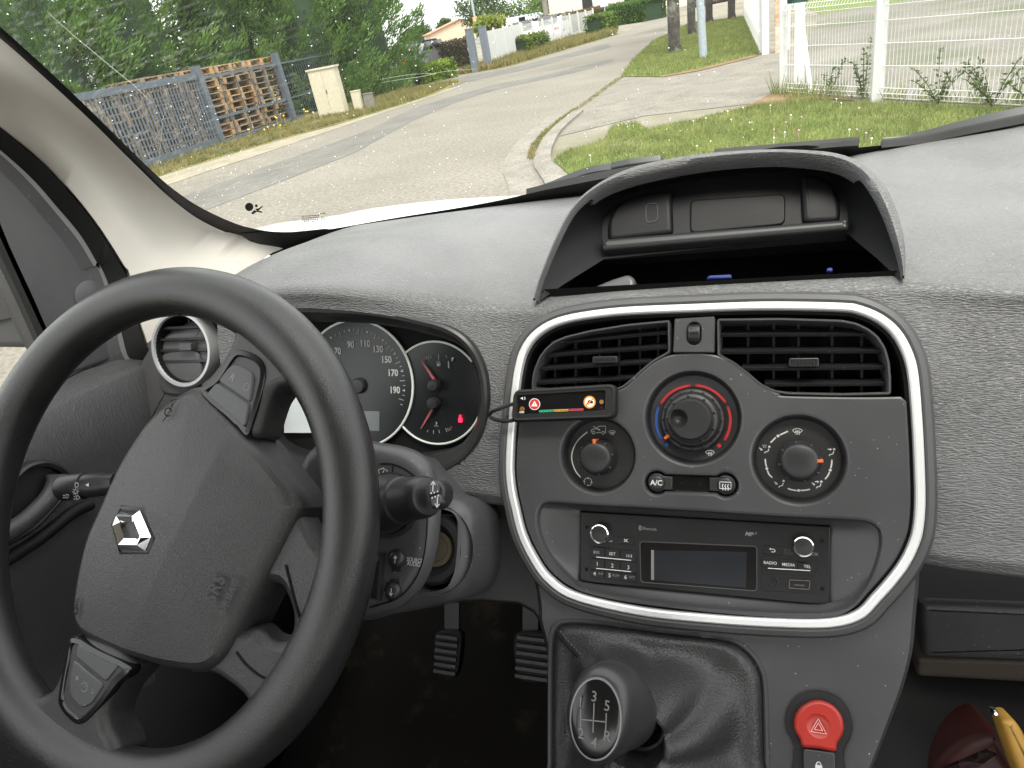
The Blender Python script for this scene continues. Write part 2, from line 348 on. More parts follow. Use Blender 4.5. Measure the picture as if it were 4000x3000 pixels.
# climate switch bar outline
bl, _ = pcirc(zF, 1338, 1580, 90); br_, _ = pcirc(zF, 1878, 1598, 90); rb = .0088
def bar_outline(g):
    ang = math.atan2(br_[1]-bl[1], br_[0]-bl[0]); r = rb+g; hb = .0062+g; t = math.asin(min(.95, hb/r)); out = []
    L = math.hypot(br_[0]-bl[0], br_[1]-bl[1])
    pts = [(r*math.cos(a), r*math.sin(a)) for a in np.linspace(math.pi/2+(math.pi/2-t)-.6, 3*math.pi/2-(math.pi/2-t)+.6, 22)]
    pts = [(r*math.cos(a), r*math.sin(a)) for a in np.linspace(t+.0, 2*math.pi-t, 28)]
    pts2 = [(L+r*math.cos(a), r*math.sin(a)) for a in np.linspace(-math.pi+t, math.pi-t, 28)]
    return [(bl[0]+x*math.cos(ang)-y*math.sin(ang), bl[1]+x*math.sin(ang)+y*math.cos(ang)) for x, y in pts+pts2]
rec = S.abs_(cr(zK((190, 112), (160, 170), (163, 260), (195, 360), (255, 460), (335, 560), (430, 628), (700, 690), (1200, 752), (1700, 790), (1950, 786), (2060, 750), (2140, 680), (2215, 560), (2260, 440), (2278, 330), (2262, 262), (2200, 225), (2080, 210), (1700, 192), (1000, 148), (430, 116), (260, 104)), 5, True))
rec = ccw(resample(rec, 120, True))
holes = [circle(dC, rC, 64), circle(dL, rL, 64), circle(dR, rR, 64), bar_outline(0), rec]
m = M(); fb = .0016
m.fill(S, offset(face, -fb), [ccw(offset(ccw(h_), fb*1.6)) for h_ in holes], 0.0)
m.profile(S, face, [(0, -.040), (0, -fb), (-fb*.3, -fb*.3), (-fb, 0)])
for h_ in holes: m.profile(S, h_, [(fb*1.6, 0), (fb*.6, -fb*.35), (0, -fb*1.4), (-.0002, -.004)])
m.obj('faceplate', MT['panel'], panel)

# heater dials
def dial(c, r, floor, name_mat, knob):
    m = M(); m.lathe(S, c, [(r, -.003), (r*.975, -.006), (r*.95, floor*.92), (r*.92, floor), (0.001, floor)], 64, True); return m.obj('dial_recess', MT['black'], panel)
dial(dC, rC, -.010, None, None); dial(dL, rL, -.011, None, None); dial(dR, rR, -.011, None, None)
def ribs(m, c, r, h0, h1, n, a0=0.0):
    for i in range(n):
        a = a0+2*math.pi*i/n; m.lathe(S, (c[0]+r*math.cos(a), c[1]+r*math.sin(a)), [(.0011, h0), (.0011, h1-.0006), (.0004, h1)], 8)
cC, kr = pcirc(zF, 1622, 1085, 250, -.010)
k = M(); k.lathe(S, cC, [(kr*1.0, -.0099), (kr*1.0, -.006), (kr*.97, -.0045), (kr*.90, -.004), (kr*.86, .0), (kr*.80, .0024), (kr*.72, .003), (kr*.69, .004)], 64); ribs(k, cC, kr*.91, -.006, -.0015, 16); ribs(k, cC, kr*.74, .0, .0042, 9, .3)
kn = k.obj('control_knob', MT['black'], panel, 'large temperature dial knob')
# finger grip on the temperature knob: raised disc with a thumb hollow
k = M(); gr = kr*.66; dim = (cC[0]-kr*.36, cC[1]+kr*.02); dr = kr*.30
top = .0125
k.lathe(S, cC, [(gr, .003), (gr, top-.003), (gr*.96, top-.001), (gr*.90, top)], 56, False)
k.fill(S, circle(cC, gr*.90, 56), [circle(dim, dr, 32)], top); k.lathe(S, dim, [(dr, top), (dr*.9, top-.0015), (dr*.6, top-.005), (dr*.25, top-.0068), (.0004, top-.007)], 32)
k.obj('grip', MT['black'], kn)
def small_knob(c, r, lab):
    k = M(); k.lathe(S, c, [(r, -.0109), (r, -.003), (r*.98, .001), (r*.88, .0062), (r*.80, .0082), (r*.70, .0090), (r*.2, .0094), (.0003, .0094)], 56); ribs(k, c, r*.92, -.004, .0065, 8, .2)
    return k.obj('control_knob', MT['black'], panel, lab)
cL, kL = pcirc(zF, 890, 1380, 138, -.009); cR_, kR = pcirc(zG, 716, 1192, 146, -.009)
knL = small_knob(cL, kL, 'round air recirculation knob'); knR = small_knob(cR_, kR, 'round air direction knob')
def pointer(c, r0, r1, ang, h0, h1, par):
    d = (math.cos(ang), math.sin(ang)); q = (-d[1]*.0011, d[0]*.0011); m = M()
    m.prism(S, [(c[0]+d[0]*r0+q[0], c[1]+d[1]*r0+q[1]), (c[0]+d[0]*r0-q[0], c[1]+d[1]*r0-q[1]), (c[0]+d[0]*r1-q[0], c[1]+d[1]*r1-q[1]), (c[0]+d[0]*r1+q[0], c[1]+d[1]*r1+q[1])], h0, h1, .0003); m.obj('pointer_mark', MT['orange'], par, 'orange pointer mark')
pointer(cL, kL*.78, kL*1.03, rad(93), -.004, .0088, knL); pointer(cR_, kR*.76, kR*1.02, rad(5), -.004, .0088, knR); pointer(cC, kr*.88, kr*1.06, rad(216), -.009, -.0012, kn)
# printed scales in the recesses
hf = -.0095; hs_ = -.0105
gC = lambda x, y: S.ab(*zF((x, y))[0], hf)
gcC = gC(1617, 1068)
def parc(c, pts, conv, wd, h, mat, nm='scale_arc'):
    m = M(); P = cr([S.ab(*q, h) for q in conv(pts)], 6); m.stroke(S, P, wd, h)
    for e in (P[0], P[-1]): m.poly(S, circle(e, wd/2, 10), h)
    m.obj(nm, MT[mat], panel)
parc(dC, [(1375, 950), (1420, 895), (1480, 852), (1540, 828), (1596, 815)], zF, .0019, hf, 'red')
parc(dC, [(1650, 815), (1720, 828), (1790, 862), (1840, 905), (1874, 942)], zF, .0019, hf, 'red')
parc(dC, [(1898, 988), (1915, 1050), (1915, 1120), (1900, 1185), (1874, 1240)], zF, .0019, hf, 'red')
parc(dC, [(1350, 992), (1336, 1050), (1334, 1120), (1350, 1185), (1376, 1236)], zF, .0019, hf, 'blue')
for (x, y), mt in (((1414, 1284), 'blue'), ((1829, 1288), 'red')):
    m = M(); m.poly(S, circle(gC(x, y), .0016, 14), hf); m.obj('scale_dot', MT[mt], panel)
parc(dL, [(790, 1183), (730, 1235), (690, 1295), (670, 1365), (678, 1430), (702, 1490), (737, 1534)], zF, .0009, hs_, 'ink')
gL = lambda x, y: S.ab(*zF((x, y))[0], hs_); gR = lambda x, y: S.ab(*zG((x, y))[0], hs_)
def sym(kind, c, s, h=hs_, par=None, mat='ink', rot=0.0, wd=None, pl=None):
    m = M(); icon(m, pl or S, kind, c, s, h, wd, rot); return m.obj('symbol', MT[mat], par or panel, sm=0)
sym('van', gL(880, 1165), .0040); sym('front', gL(988, 1182), .0030); sym('loop', gL(797, 1573), .0035)
sym('front', gC(1756, 1342), .0036, hf)
sym('front', gR(706, 992), .0037); sym('face', gR(927, 1135), .0031); sym('both', gR(842, 1350), .0031); sym('feet', gR(592, 1345), .0031); sym('ffeet', gR(497, 1118), .0031)
for a_, b_, d_ in (([(530, 1068), (560, 1038)], [(592, 1018), (640, 996)], (577, 1026)), ([(492, 1182), (495, 1210), (500, 1228)], [(507, 1258), (518, 1282), (536, 1300)], (503, 1243)),
                   ([(645, 1376), (670, 1384), (698, 1388)], [(730, 1388), (760, 1386), (786, 1381)], (714, 1388)), ([(935, 1188), (933, 1215), (928, 1238)], [(918, 1268), (908, 1290), (892, 1310)], (924, 1253))):
    for q in (a_, b_): parc(dR, q, zG, .0010, hs_, 'ink', 'scale_mark')
    m = M(); m.poly(S, circle(gR(*d_), .0010, 12), hs_); m.obj('scale_dot', MT['ink'], panel)

# switch bar with two buttons
m = M(); bo = bar_outline(0); m.profile(S, bo, [(-.0002, -.003), (-.0010, -.0045)]); m.fill(S, offset(bo, -.0010), [], -.0045); m.obj('switch_bar', MT['gloss'], panel)
def wbutton(c, d, nm):
    b = M(); out = [(c[0]+.0072*math.cos(t), c[1]+.0072*math.sin(t)) for t in np.linspace(rad(48), rad(312), 24)]
    out = [(c[0]+(x-c[0])*d, y) for x, y in out]+[(c[0]+d*.0118, c[1]-.0052), (c[0]+d*.0118, c[1]+.0052)]
    b.prism(S, out, -.0044, -.0012, .0012); b.lathe(S, c, [(.0060, -.0013), (.0054, .0008), (.0040, .0016), (.0005, .0018)], 32); return b.obj('button', MT['black'], panel, nm)
b1 = wbutton(bl, 1, 'air conditioning button'); b2 = wbutton(br_, -1, 'rear window heating button')
m = M(); put_text(m, S, 'A/C', bl[0], bl[1], .0020, .0056, bold=.02); m.obj('lettering', MT['ink'], b1, sm=0)
sym('rear', (br_[0], br_[1]-.0004), .0042, .0020, b2, wd=.0006)
for t in (.36, .64):
    m = M(); m.poly(S, circle((bl[0]+(br_[0]-bl[0])*t, bl[1]+(br_[1]-bl[1])*t), .0011, 12), -.0043); m.obj('indicator', MT['cavity'], panel)

# air vents
def vent(conv, path, slats, tab, vanes, lab):
    root = bpy.data.objects.new('air_vent', None); sc.collection.objects.link(root); root.parent = panel; p = S.hit(*conv(path[0])[0])+O3; ROOT[root.name] = p; root.location = p-ROOT[panel.name]; root['label'] = lab
    out = ccw(S.abs_(cr(conv(path[0:]), 4, True) if False else conv(path)))
    out = rpoly(out, .002, 2)
    m = M(); m.profile(S, out, [(0, -.03), (0, -.0005), (-.0005, .0004), (-.0016, .0004), (-.0021, -.0006), (-.0026, -.030)]); m.obj('vent_frame', MT['panel'], root)
    for (x0, y0, x1, y1) in slats:
        a = S.hit(*conv((x0, y0))[0], -.006); b = S.hit(*conv((x1, y1))[0], -.006); m = M()
        dn = S.e2*.33-S.n*.94; q = [(0, .0011), (.0010, .0015), (.014, .0013), (.014, -.0010), (.0010, -.0011)]
        tt = np.cross(dn, S.e1); tt /= np.linalg.norm(tt); tt = tt if tt@S.e2 > 0 else -tt
        R = [[P+dn*x+tt*y for x, y in q] for P in (a, b)]; m.rings(R, True, True, True); m.obj('slat', MT['vent'], root)
    (x0, y0, x1, y1) = tab; c0 = S.abs_(conv((x0, y0), (x1, y1)), .004); m = M()
    xa, xb, ya, yb = c0[0][0], c0[1][0], c0[1][1], c0[0][1]; m.prism(S, rrect(xa, min(ya, yb), xb, max(ya, yb), .0012), -.008, .004, .0008)
    for i in range(9):
        for j in range(4): m.lathe(S, (xa+(xb-xa)*(i+1)/10, min(ya, yb)+abs(yb-ya)*(j+.9)/4.8), [(.00055, .0036), (.00045, .0046)], 5)
    m.obj('tab', MT['vent'], root)
    for (x, y0, y1) in vanes:
        a = S.hit(*conv((x, y0))[0], -.026); b = S.hit(*conv((x, y1))[0], -.026); m = M(); m.box((a+b)/2, (S.e1, (b-a)/np.linalg.norm(b-a), S.n), (.0009, np.linalg.norm(b-a)/2, .008)); m.obj('vane', MT['vent'], root)
    return root
lp = [(352, 850), (356, 760), (372, 690), (410, 595), (460, 525), (530, 465), (620, 427), (800, 383), (1100, 333), (1443, 300), (1447, 558), (1400, 585), (1310, 636), (1225, 708), (1150, 778), (1080, 834), (1010, 862), (900, 872)]
vent(zF, lp, [(505, 487, 1430, 405), (415, 592, 1430, 520), (378, 697, 1290, 638), (362, 805, 1160, 766)], (832, 588, 1028, 640), [(560, 470, 850), (720, 430, 850), (905, 390, 850), (1060, 370, 830), (1220, 350, 700), (1360, 340, 600)], 'left dashboard air vent')
rp = [(170, 245), (600, 240), (1000, 252), (1100, 272), (1180, 310), (1245, 362), (1295, 440), (1322, 540), (1330, 640), (1330, 752), (1000, 760), (640, 752), (540, 735), (450, 690), (370, 620), (275, 548), (172, 492)]
vent(zG, rp, [(190, 360, 1190, 355), (190, 475, 1262, 468), (335, 585, 1300, 577), (490, 690, 1310, 686)], (650, 508, 850, 566), [(380, 260, 620), (548, 260, 740), (710, 260, 740), (930, 265, 745), (1125, 290, 745)], 'right dashboard air vent')
pt = S.abs_(zF((1478, 290), (1794, 272), (1790, 556), (1464, 556)), .002); sl = S.abs_(zF((1630, 408)), .002)[0]
m = M(); stad = rrect(sl[0]-.0060, sl[1]-.0096, sl[0]+.0060, sl[1]+.0096, .0058, 6)
m.profile(S, rpoly(pt, .0012, 2), [(0, -.03), (0, .0012), (-.0006, .002)]); m.fill(S, offset(rpoly(pt, .0012, 2), -.0006), [ccw(stad)], .002); m.profile(S, stad, [(0, .002), (-.0008, .0012), (-.0008, -.01)]); m.fill(S, offset(stad, -.0007), [], -.008); m.obj('vent_switch_plate', MT['panel'], panel)
m = M(); q = []
for t in np.linspace(rad(-70), rad(70), 25):
    rr = .0095; q.append((rr*math.sin(t), -.0065+rr*math.cos(t)*1.1))
ws = .0044
m.rings([[S.at(sl[0]+x, sl[1]+b, h+o) for x, o in ((-ws, -.002), (-ws, -.0006), (-ws*.85, 0), (ws*.85, 0), (ws, -.0006), (ws, -.002))] for b, h in q], False)
for i in range(9):
    for j in range(5):
        b, h = q[6+int(i*1.5)]; m.lathe(S, (sl[0]+(j-2)*.0012, sl[1]+b), [(.0004, h-.0002), (.0003, h+.0005)], 4)
m.obj('thumbwheel', MT['vent'], panel)

# recess for the radio
radp = S.abs_(zK((418, 152), (1968, 244), (1962, 737), (418, 587)), -.012)
m = M(); ri = [np.array(p) for p in resample(ccw([tuple(p) for p in radp]), 120, True)]
ro = [np.array(p) for p in rec]; ang = lambda p, c: math.atan2(p[1]-c[1], p[0]-c[0])
cc = np.mean(ro, 0); ri = sorted(ri, key=lambda p: ang(p, cc)); ro = sorted(ro, key=lambda p: ang(p, cc))
R = []
for t, h in ((0, -.0035), (.02, -.0055), (.25, -.0085), (.7, -.0118), (1.0, -.0140)): R.append([S.at(*(a*(1-t)+b*t), h) for a, b in zip(ro, ri)])
m.rings(R, True); m.obj('radio_surround', MT['panel'], panel)

# ------------------------------------------------------------------ radio
SR = S.off(-.012)
radio = thing('car_radio', SR.hit(*zK((1200, 500))[0])+O3, 'black slot-in car radio with chrome-ringed knobs, dark screen and USB socket', 'car radio')
rq = lambda x, y, h=0.0: SR.ab(*zK((x, y))[0], h)
fo = rpoly([rq(420, 154), rq(1966, 246), rq(1960, 735), rq(420, 585)], .0022)
m = M(); m.prism(SR, fo, -.02, .0010, .0008); m.obj('face', MT['radioblack'], radio)
def rknob(x, y, r, nm):
    c = rq(x, y, .004); rr = (rq(x+r, y, .004)[0]-rq(x-r, y, .004)[0])/2
    m = M(); m.lathe(SR, c, [(rr*.98, .001), (rr, .006), (rr*.97, .0078), (rr*.86, .0084), (rr*.80, .0078)], 48, False); k = m.obj('knob', MT['chrome'], radio, nm)
    m = M(); m.lathe(SR, c, [(rr*.81, .0077), (rr*.7, .0080), (.0003, .0081)], 40); m.obj('knob_cap', MT['black'], k)
rknob(545, 290, 58, 'chrome-ringed volume knob'); rknob(1797, 368, 68, 'chrome-ringed tuning knob')
def rb_(pts, lab=None, h=.0022, txt=None, ts=.0035, mat='ink', sub=None, at=None):
    p = [rq(*q) for q in pts]; m = M(); m.prism(SR, rpoly(p, .0010, 3), .0008, h, .0004); b = m.obj('button', MT['radioblack'], radio, lab)
    c = np.mean(p, 0)
    rot = math.atan2(p[1][1]-p[0][1], p[1][0]-p[0][0])
    if txt: q = M(); put_text(q, SR, txt, c[0]+(-.0022 if sub else 0), c[1], h+.0001, ts, rot, .005); q.obj('lettering', MT[mat], b, sm=0)
    if sub: q = M(); put_text(q, SR, sub, c[0]+.0030, c[1]+.0004, h+.0001, ts*.62, rot); q.obj('lettering', MT['dimink'], b, sm=0)
    return b
xs = [(487, 573), (577, 668), (672, 770)]; yl = [(366, 432), (440, 503), (510, 556)]; sk = .115
G = lambda x, y: (x, y+(x-487)*sk)
tx = [('|<<', 'SET', '>>|'), ('1', '2', '3'), ('4', '5', '6')]; sb = ['INF', 'RDM', 'RPT']
for j in range(3):
    for i in range(3):
        (x0, x1), (y0, y1) = xs[i], yl[j]; t = tx[j][i]; q4 = [G(x0, y1), G(x1, y1), G(x1, y0), G(x0, y0)]
        b = rb_(q4, None, .0020, None if (j == 0 and i != 1) else t, .0044 if j else .0034, sub=sb[i] if j == 2 else None)
        if j == 0 and i != 1:
            c = np.mean([rq(*q) for q in q4], 0); d = -1 if i == 0 else 1; q = M()
            for o in (-.0014, .0004): q.stroke(SR, [(c[0]+d*o, c[1]+.0011), (c[0]+d*(o+.0017), c[1]), (c[0]+d*o, c[1]-.0011)], .0003, .0021, True)
            q.stroke(SR, [(c[0]+d*.0026, c[1]+.0012), (c[0]+d*.0026, c[1]-.0012)], .0004, .0021); q.obj('symbol', MT['ink'], b, sm=0)
for y in (436, 506):
    m = M(); a, b = rq(*G(520, y-4), .0022), rq(*G(735, y-8), .0022); m.stroke(SR, [a, b], .0006, .0022); m.obj('trim_strip', MT['silver'], radio)
mb = rb_([(655, 350), (755, 356), (755, 316), (655, 310)], None, .0022); c = np.array(rq(707, 331)); q = M()
q.stroke(SR, [(c[0]-.0013, c[1]-.0004), (c[0]-.0013, c[1]+.0004), (c[0]-.0004, c[1]+.0004), (c[0]+.0005, c[1]+.0012), (c[0]+.0005, c[1]-.0012), (c[0]-.0004, c[1]-.0004)], .0003, .0023, True); q.stroke(SR, [c+(-.0016, -.0013), c+(.0016, .0013)], .0003, .0023); q.stroke(SR, [c+(-.0016, .0013), c+(.0016, -.0013)], .0003, .0023); q.obj('symbol', MT['ink'], mb, sm=0)
bb = rb_([(1550, 412), (1665, 418), (1665, 372), (1550, 364)], None, .0022); c = np.array(rq(1608, 391)); q = M(); q.stroke(SR, [c+(-.0016, .0008), c+(.0010, .0008), c+(.0017, .0001), c+(.0017, -.0006), c+(.0010, -.0012), c+(-.0008, -.0012)], .0005, .0023); q.poly(SR, [c+(-.0024, .0008), c+(-.0012, .0016), c+(-.0012, .0)], .0023); q.obj('symbol', MT['ink'], bb, sm=0)
gx = [(1540, 1648), (1652, 1760), (1764, 1880)]
for (x0, x1), t in zip(gx, ('RADIO', 'MEDIA', 'TEL')):
    o = (x0-1540)*.10; rb_([(x0, 492+o), (x1, 500+o), (x1, 448+o), (x0, 440+o)], None, .0020, t, .0030)
m = M(); m.stroke(SR, [rq(1580, 505, .0022), rq(1842, 520, .0022)], .0006, .0022); m.obj('trim_strip', MT['silver'], radio)
m = M(); m.prism(SR, rpoly([rq(1540, 640), rq(1880, 662), rq(1882, 530), rq(1540, 505)], .0016), .0008, .0014, .0003); m.obj('socket_plate', MT['radioblack'], radio)
c = rq(1620, 590); m = M(); m.lathe(SR, c, [(.0034, .0012), (.0033, .0022), (.0026, .0024), (.0021, .0016), (.0019, .0013), (.0002, .00125)], 24); m.obj('audio_socket', MT['black'], radio)
uo = rpoly([rq(1706, 625), rq(1836, 634), rq(1840, 576), rq(1710, 570)], .0010); m = M(); m.profile(SR, uo, [(0, .0012), (0, .0024), (-.0006, .0024), (-.0007, .0012)]); us = m.obj('usb_socket', MT['chrome'], radio, 'metal USB socket')
m = M(); ui = offset(uo, -.0007); m.fill(SR, ui, [], .0013); m.obj('opening', MT['cavity'], us)
m = M(); cu = np.mean(uo, 0); m.box(SR.at(cu[0], cu[1]-.0006, .0018), (SR.e1, SR.e2, SR.n), (.0034, .0006, .0003)); m.obj('contact_tongue', MT['grey'], us)
so = rpoly([rq(795, 590), rq(1512, 645), rq(1512, 368), rq(790, 338)], .0028)
m = M(); m.profile(SR, so, [(.0003, .0009), (.0001, .0014), (-.0003, .0014), (-.0006, .0011)]); m.obj('screen_frame', MT['grey'], radio)
m = M(); m.fill(SR, offset(so, -.0005), [], .0012); m.obj('screen_glass', MT['gloss'], radio, 'dark switched-off radio screen')
lcd = plastic('lcd_dark', (.012, .015, .02), .22, None)
m = M(); m.poly(SR, [rq(878, 577), rq(1445, 622), rq(1450, 402), rq(878, 392)], .00135); m.obj('display', lcd, radio)
m = M(); m.poly(SR, [rq(860, 574), rq(878, 576), rq(878, 392), rq(860, 390)], .0014); m.obj('display_edge', MT['dimink'], radio)
m = M(); put_text(m, SR, 'Bluetooth', *rq(851, 261), .0012, .0034, -.04, .0, .8); c = rq(793, 255); m.obj('lettering', MT['dimink'], radio, sm=0)
m = M(); m.poly(SR, [(c[0]+.0012*math.cos(t), c[1]+.0020*math.sin(t)) for t in np.linspace(0, 6.1, 18)], .0012); lg = m.obj('logo', MT['dimink'], radio, sm=0)
m = M(); m.stroke(SR, [(c[0]-.0006, c[1]-.0006), (c[0]+.0006, c[1]+.0006), (c[0], c[1]+.0013), (c[0], c[1]-.0013), (c[0]+.0006, c[1]-.0006), (c[0]-.0006, c[1]+.0006)], .00025, .0013); m.obj('logo_mark', MT['cavity'], lg, sm=0)
m = M(); put_text(m, SR, 'MP', *rq(1465, 294), .0012, .0042, -.06, .03, 1.05, .25); p3 = rq(1505, 289); put_text(m, SR, '3', *p3, .0012, .0028, -.06, .02, 1., .2); m.obj('lettering', MT['dimink'], radio, sm=0)
for t, x, y, s_, mt in (('FILE', 1700, 392, .0026, 'faint'), ('TUNE', 1704, 411, .0026, 'faint'), ('OK', 1868, 417, .0034, 'dimink')):
    m = M(); put_text(m, SR, t, *rq(x, y), .0012, s_, -.06); m.obj('lettering', MT[mt], radio, sm=0)
c = rq(608, 336); m = M(); m.poly(SR, [(c[0]-.0017, c[1]-.0007), (c[0]+.0017, c[1]-.0007), (c[0]+.0017, c[1]+.0009)], .0012); m.obj('symbol', MT['dimink'], radio, sm=0)
for x, y in ((465, 250), (462, 510), (1912, 335), (1915, 630)):
    m = M(); m.lathe(SR, rq(x, y), [(.0016, .0011), (.0013, .0012), (.0011, .0011)], 14); m.obj('pin_hole', MT['cavity'], radio)

# ------------------------------------------------------------------ driver alert display clipped in front of the vent
SD = S.off(.016); dq = lambda x, y: SD.ab(*zF((x, y))[0])
dev = thing('alert_display', SD.hit(*zF((600, 960))[0])+O3, 'small black driver alert display with warning symbols stuck over the left vent', 'alert display')
do = rpoly([dq(188, 1108), dq(1012, 1078), dq(1018, 800), dq(205, 850)], .0065, 6); di = rpoly([dq(240, 1046), dq(930, 1012), dq(936, 850), dq(236, 893)], .0022, 4)
m = M(); m.profile(SD, do, [(-.002, -.012), (0, -.010), (0, -.003), (-.0008, -.0008), (-.0020, 0), (-.0032, -.0004)])
dd = offset(do, -.0032); m.fill(SD, dd, [ccw(di)], -.0004); m.profile(SD, di, [(0, -.0004), (-.0004, -.0020)]); m.obj('case', MT['rubber'], dev)
m = M(); m.fill(SD, offset(di, -.0003), [], -.0020); m.obj('screen', MT['gloss'], dev)
def blob(pts, mat, h=-.0017, nm='symbol'):
    m = M(); m.poly(SD, pts, h); return m.obj(nm, MT[mat] if isinstance(mat, str) else mat, dev, sm=0)
c1, c2 = np.array(dq(373, 962)), np.array(dq(806, 946)); r1 = .0047
MT['warnred'] = flat('warning_red', (.55, .03, .03), .4); MT['warnorange'] = flat('warning_orange', (.85, .28, .03), .4); MT['white'] = flat('white_print', (.8, .8, .78), .5)
blob(circle(c1, r1, 30), 'white', -.0018); blob(circle(c1, r1*.88, 30), 'warnred', -.0017)
blob([c1+(-.0027, -.0018), c1+(.0027, -.0018), c1+(0, .0028)], 'white', -.0016); m = M(); m.stroke(SD, [c1+(0, .0012), c1+(0, -.0004)], .0005, -.0015); m.poly(SD, circle(c1+(0, -.0011), .0003, 8), -.0015); m.obj('symbol', MT['warnred'], dev, sm=0)
blob(circle(c2, r1*1.04, 30), 'warnorange', -.0018); blob(circle(c2, r1*.80, 30), 'white', -.0017)
blob([c2+(-.0026, -.0016), c2+(-.0012, -.0022), c2+(.0004, -.0006), c2+(.0026, -.0012), c2+(.0028, .0006), c2+(.0010, .0012), c2+(-.0006, .0018), c2+(-.0012, .0006)], 'gloss', -.0016)
m = M(); m.stroke(SD, [c2+(-.0030, -.0028), c2+(.0032, .0030)], .0009, -.0015); m.obj('symbol', MT['warnorange'], dev, sm=0)
g3 = [((.03, .33, .17), 408, 520, 1018, 1013), ((.55, .30, .03), 524, 638, 1013, 1009), ((.40, .05, .08), 642, 758, 1008, 1004)]
for i, (cl, x0, x1, y0, y1) in enumerate(g3):
    blob([dq(x0, y0+9), dq(x1, y1+9), dq(x1, y1-9), dq(x0, y0-9)], flat('level_bar_%d' % i, cl, .5), -.0017, 'level_bar')
    for j in range(5):
        x = x0+(x1-x0)*(j+.5)/5; m = M(); m.stroke(SD, [dq(x-5, (y0+y1)/2), dq(x+5, (y0+y1)/2)], .0006, -.0016); m.obj('level_tick', MT['cavity'], dev, sm=0)
blob(circle(dq(900, 944), .0017, 18), flat('amber_dim', (.25, .12, .03)), -.0017); 
for q_, cl in ((1.0, (.45, .2, .03)), (.5, (.45, .2, .03))):
    m = M(); m.stroke(SD, circle(dq(275, 1001), .0017*q_, 18), .0004, -.0017, True); m.obj('symbol', flat('amber_ring', cl), dev, sm=0)
c = np.array(dq(897, 1000)); m = M(); m.stroke(SD, [c+(-.0018, -.0012), c+(.0018, -.0012), c+(0, .0018)], .0004, -.0017, True); m.obj('symbol', flat('dim_red', (.14, .02, .03)), dev, sm=0)
c = np.array(dq(278, 916)); m = M(); m.poly(SD, [c+(-.0014, -.0005), c+(-.0005, -.0005), c+(.0004, -.0014), c+(.0004, .0014), c+(-.0005, .0005), c+(-.0014, .0005)], -.0017); m.stroke(SD, [(c[0]+.0004+.0012*math.cos(t), c[1]+.0012*math.sin(t)) for t in np.linspace(-.8, .8, 7)], .0003, -.0017); m.stroke(SD, [(c[0]+.0004+.0019*math.cos(t), c[1]+.0019*math.sin(t)) for t in np.linspace(-.8, .8, 7)], .0003, -.0017); m.obj('symbol', MT['white'], dev, sm=0)
m = M(); put_text(m, SD, 'RFID', *dq(273, 1026), -.0017, .0020, 0.04, .03); m.obj('lettering', MT['white'], dev, sm=0)
cab = [S.off(h).hit(*zF((x, y))[0]) for x, y, h in ((215, 960, .010), (150, 978, .014), (90, 1002, .016), (40, 1025, .014), (24, 1048, .012), (45, 1072, .012), (110, 1092, .012), (170, 1096, .012), (225, 1085, .010))]
m = M(); m.tube(cr(cab, 6), .0016, 8); m.obj('cable', MT['rubber'], dev, 'thin black cable loop')

# ------------------------------------------------------------------ dashboard
def proj(P):
    P = np.asarray(P); z = P@CF; return (PW/2+PF*(P@CR)/z, PH/2-PF*(P@CU)/z)
K = tilt_plane((-.40, .500, -.202), 21.7)                     # mouth of the instrument hood
_bx = [-.72, -.62, -.55, -.48, -.44, -.40, -.36, -.32, -.285, -.256, -.23, -.21, -.19, -.17, -.12, -.05, .02, .09, .13, .156, .22, .35, .65]
_by = [.60, .56, .525, .503, .499, .497, .497, .499, .503, .507, .511, .513, .516, .519, .523, .525, .524, .521, .514, .510, .506, .505, .52]
_bz = [-.246, -.226, -.194, -.176, -.174, -.174, -.177, -.183, -.190, -.197, -.204, -.208, -.211, -.211, -.207, -.205, -.205, -.206, -.209, -.211, -.213, -.214, -.218]
def sm_interp(x, xs, ys):
    return sum(np.interp(x+d, xs, ys)*g for d, g in ((-.024, .15), (-.012, .22), (0, .26), (.012, .22), (.024, .15)))
def base_y(x): return .843-.23*(x+.05)**2
def base_z(x): return -.200-.030*min(1., max(0., (-.50-x)/.12))**1.5+.030*max(0., min(1., (x+.05)/.3))
def yS(z): return .4257+(z+.3511)*math.tan(rad(32.5))+.0095
def yK(z): return .500+(z+.202)*math.tan(rad(21.7))
def face_y(x, z):
    t = min(1., max(0., (x+.27)/.09)); t = t*t*(3-2*t); return yK(z)*(1-t)+yS(z)*t
def dash_profile(x):
    yb, zb = sm_interp(x, _bx, _by), sm_interp(x, _bx, _bz); yw, zw = base_y(x), base_z(x)
    hump = .010*math.exp(-((x+.42)/.13)**2)
    L = lambda t, dz: (yw+(yb-yw)*t, zw+(zb-zw)*t+dz)
    zbot = np.interp(x, [-.3, -.19, .0, .12, .4], [-.352, -.352, -.36, -.372, -.385])
    pts = [(yw+.03, zw-.020), (yw, zw), L(.3, .006), L(.6, .006+hump*.7), L(.82, .003+hump*.35), (yb+.016, zb-.0005), (yb+.003, zb-.006), (face_y(x, zb-.018)*.55+(yb-.004)*.45, zb-.018)]
    for t in (.16, .3, .5, .7, .9, 1.): z = zb-.02+(zbot-zb+.02)*t; pts.append((face_y(x, z), z))
    pts += [(face_y(x, zbot)+.012, zbot-.012), (face_y(x, zbot)+.10, zbot-.014)]
    return cr([(y, z) for y, z in pts], 7)
hood_plane = tilt_plane((-.045, .5245, -.2055), 47)
arch_in = zL((128, 850), (150, 770), (215, 605), (300, 432), (380, 342), (500, 268), (700, 207), (1000, 152), (1300, 127), (1500, 136), (1650, 160), (1760, 220), (1830, 310), (1890, 430), (1940, 570), (1972, 690), (1978, 738))
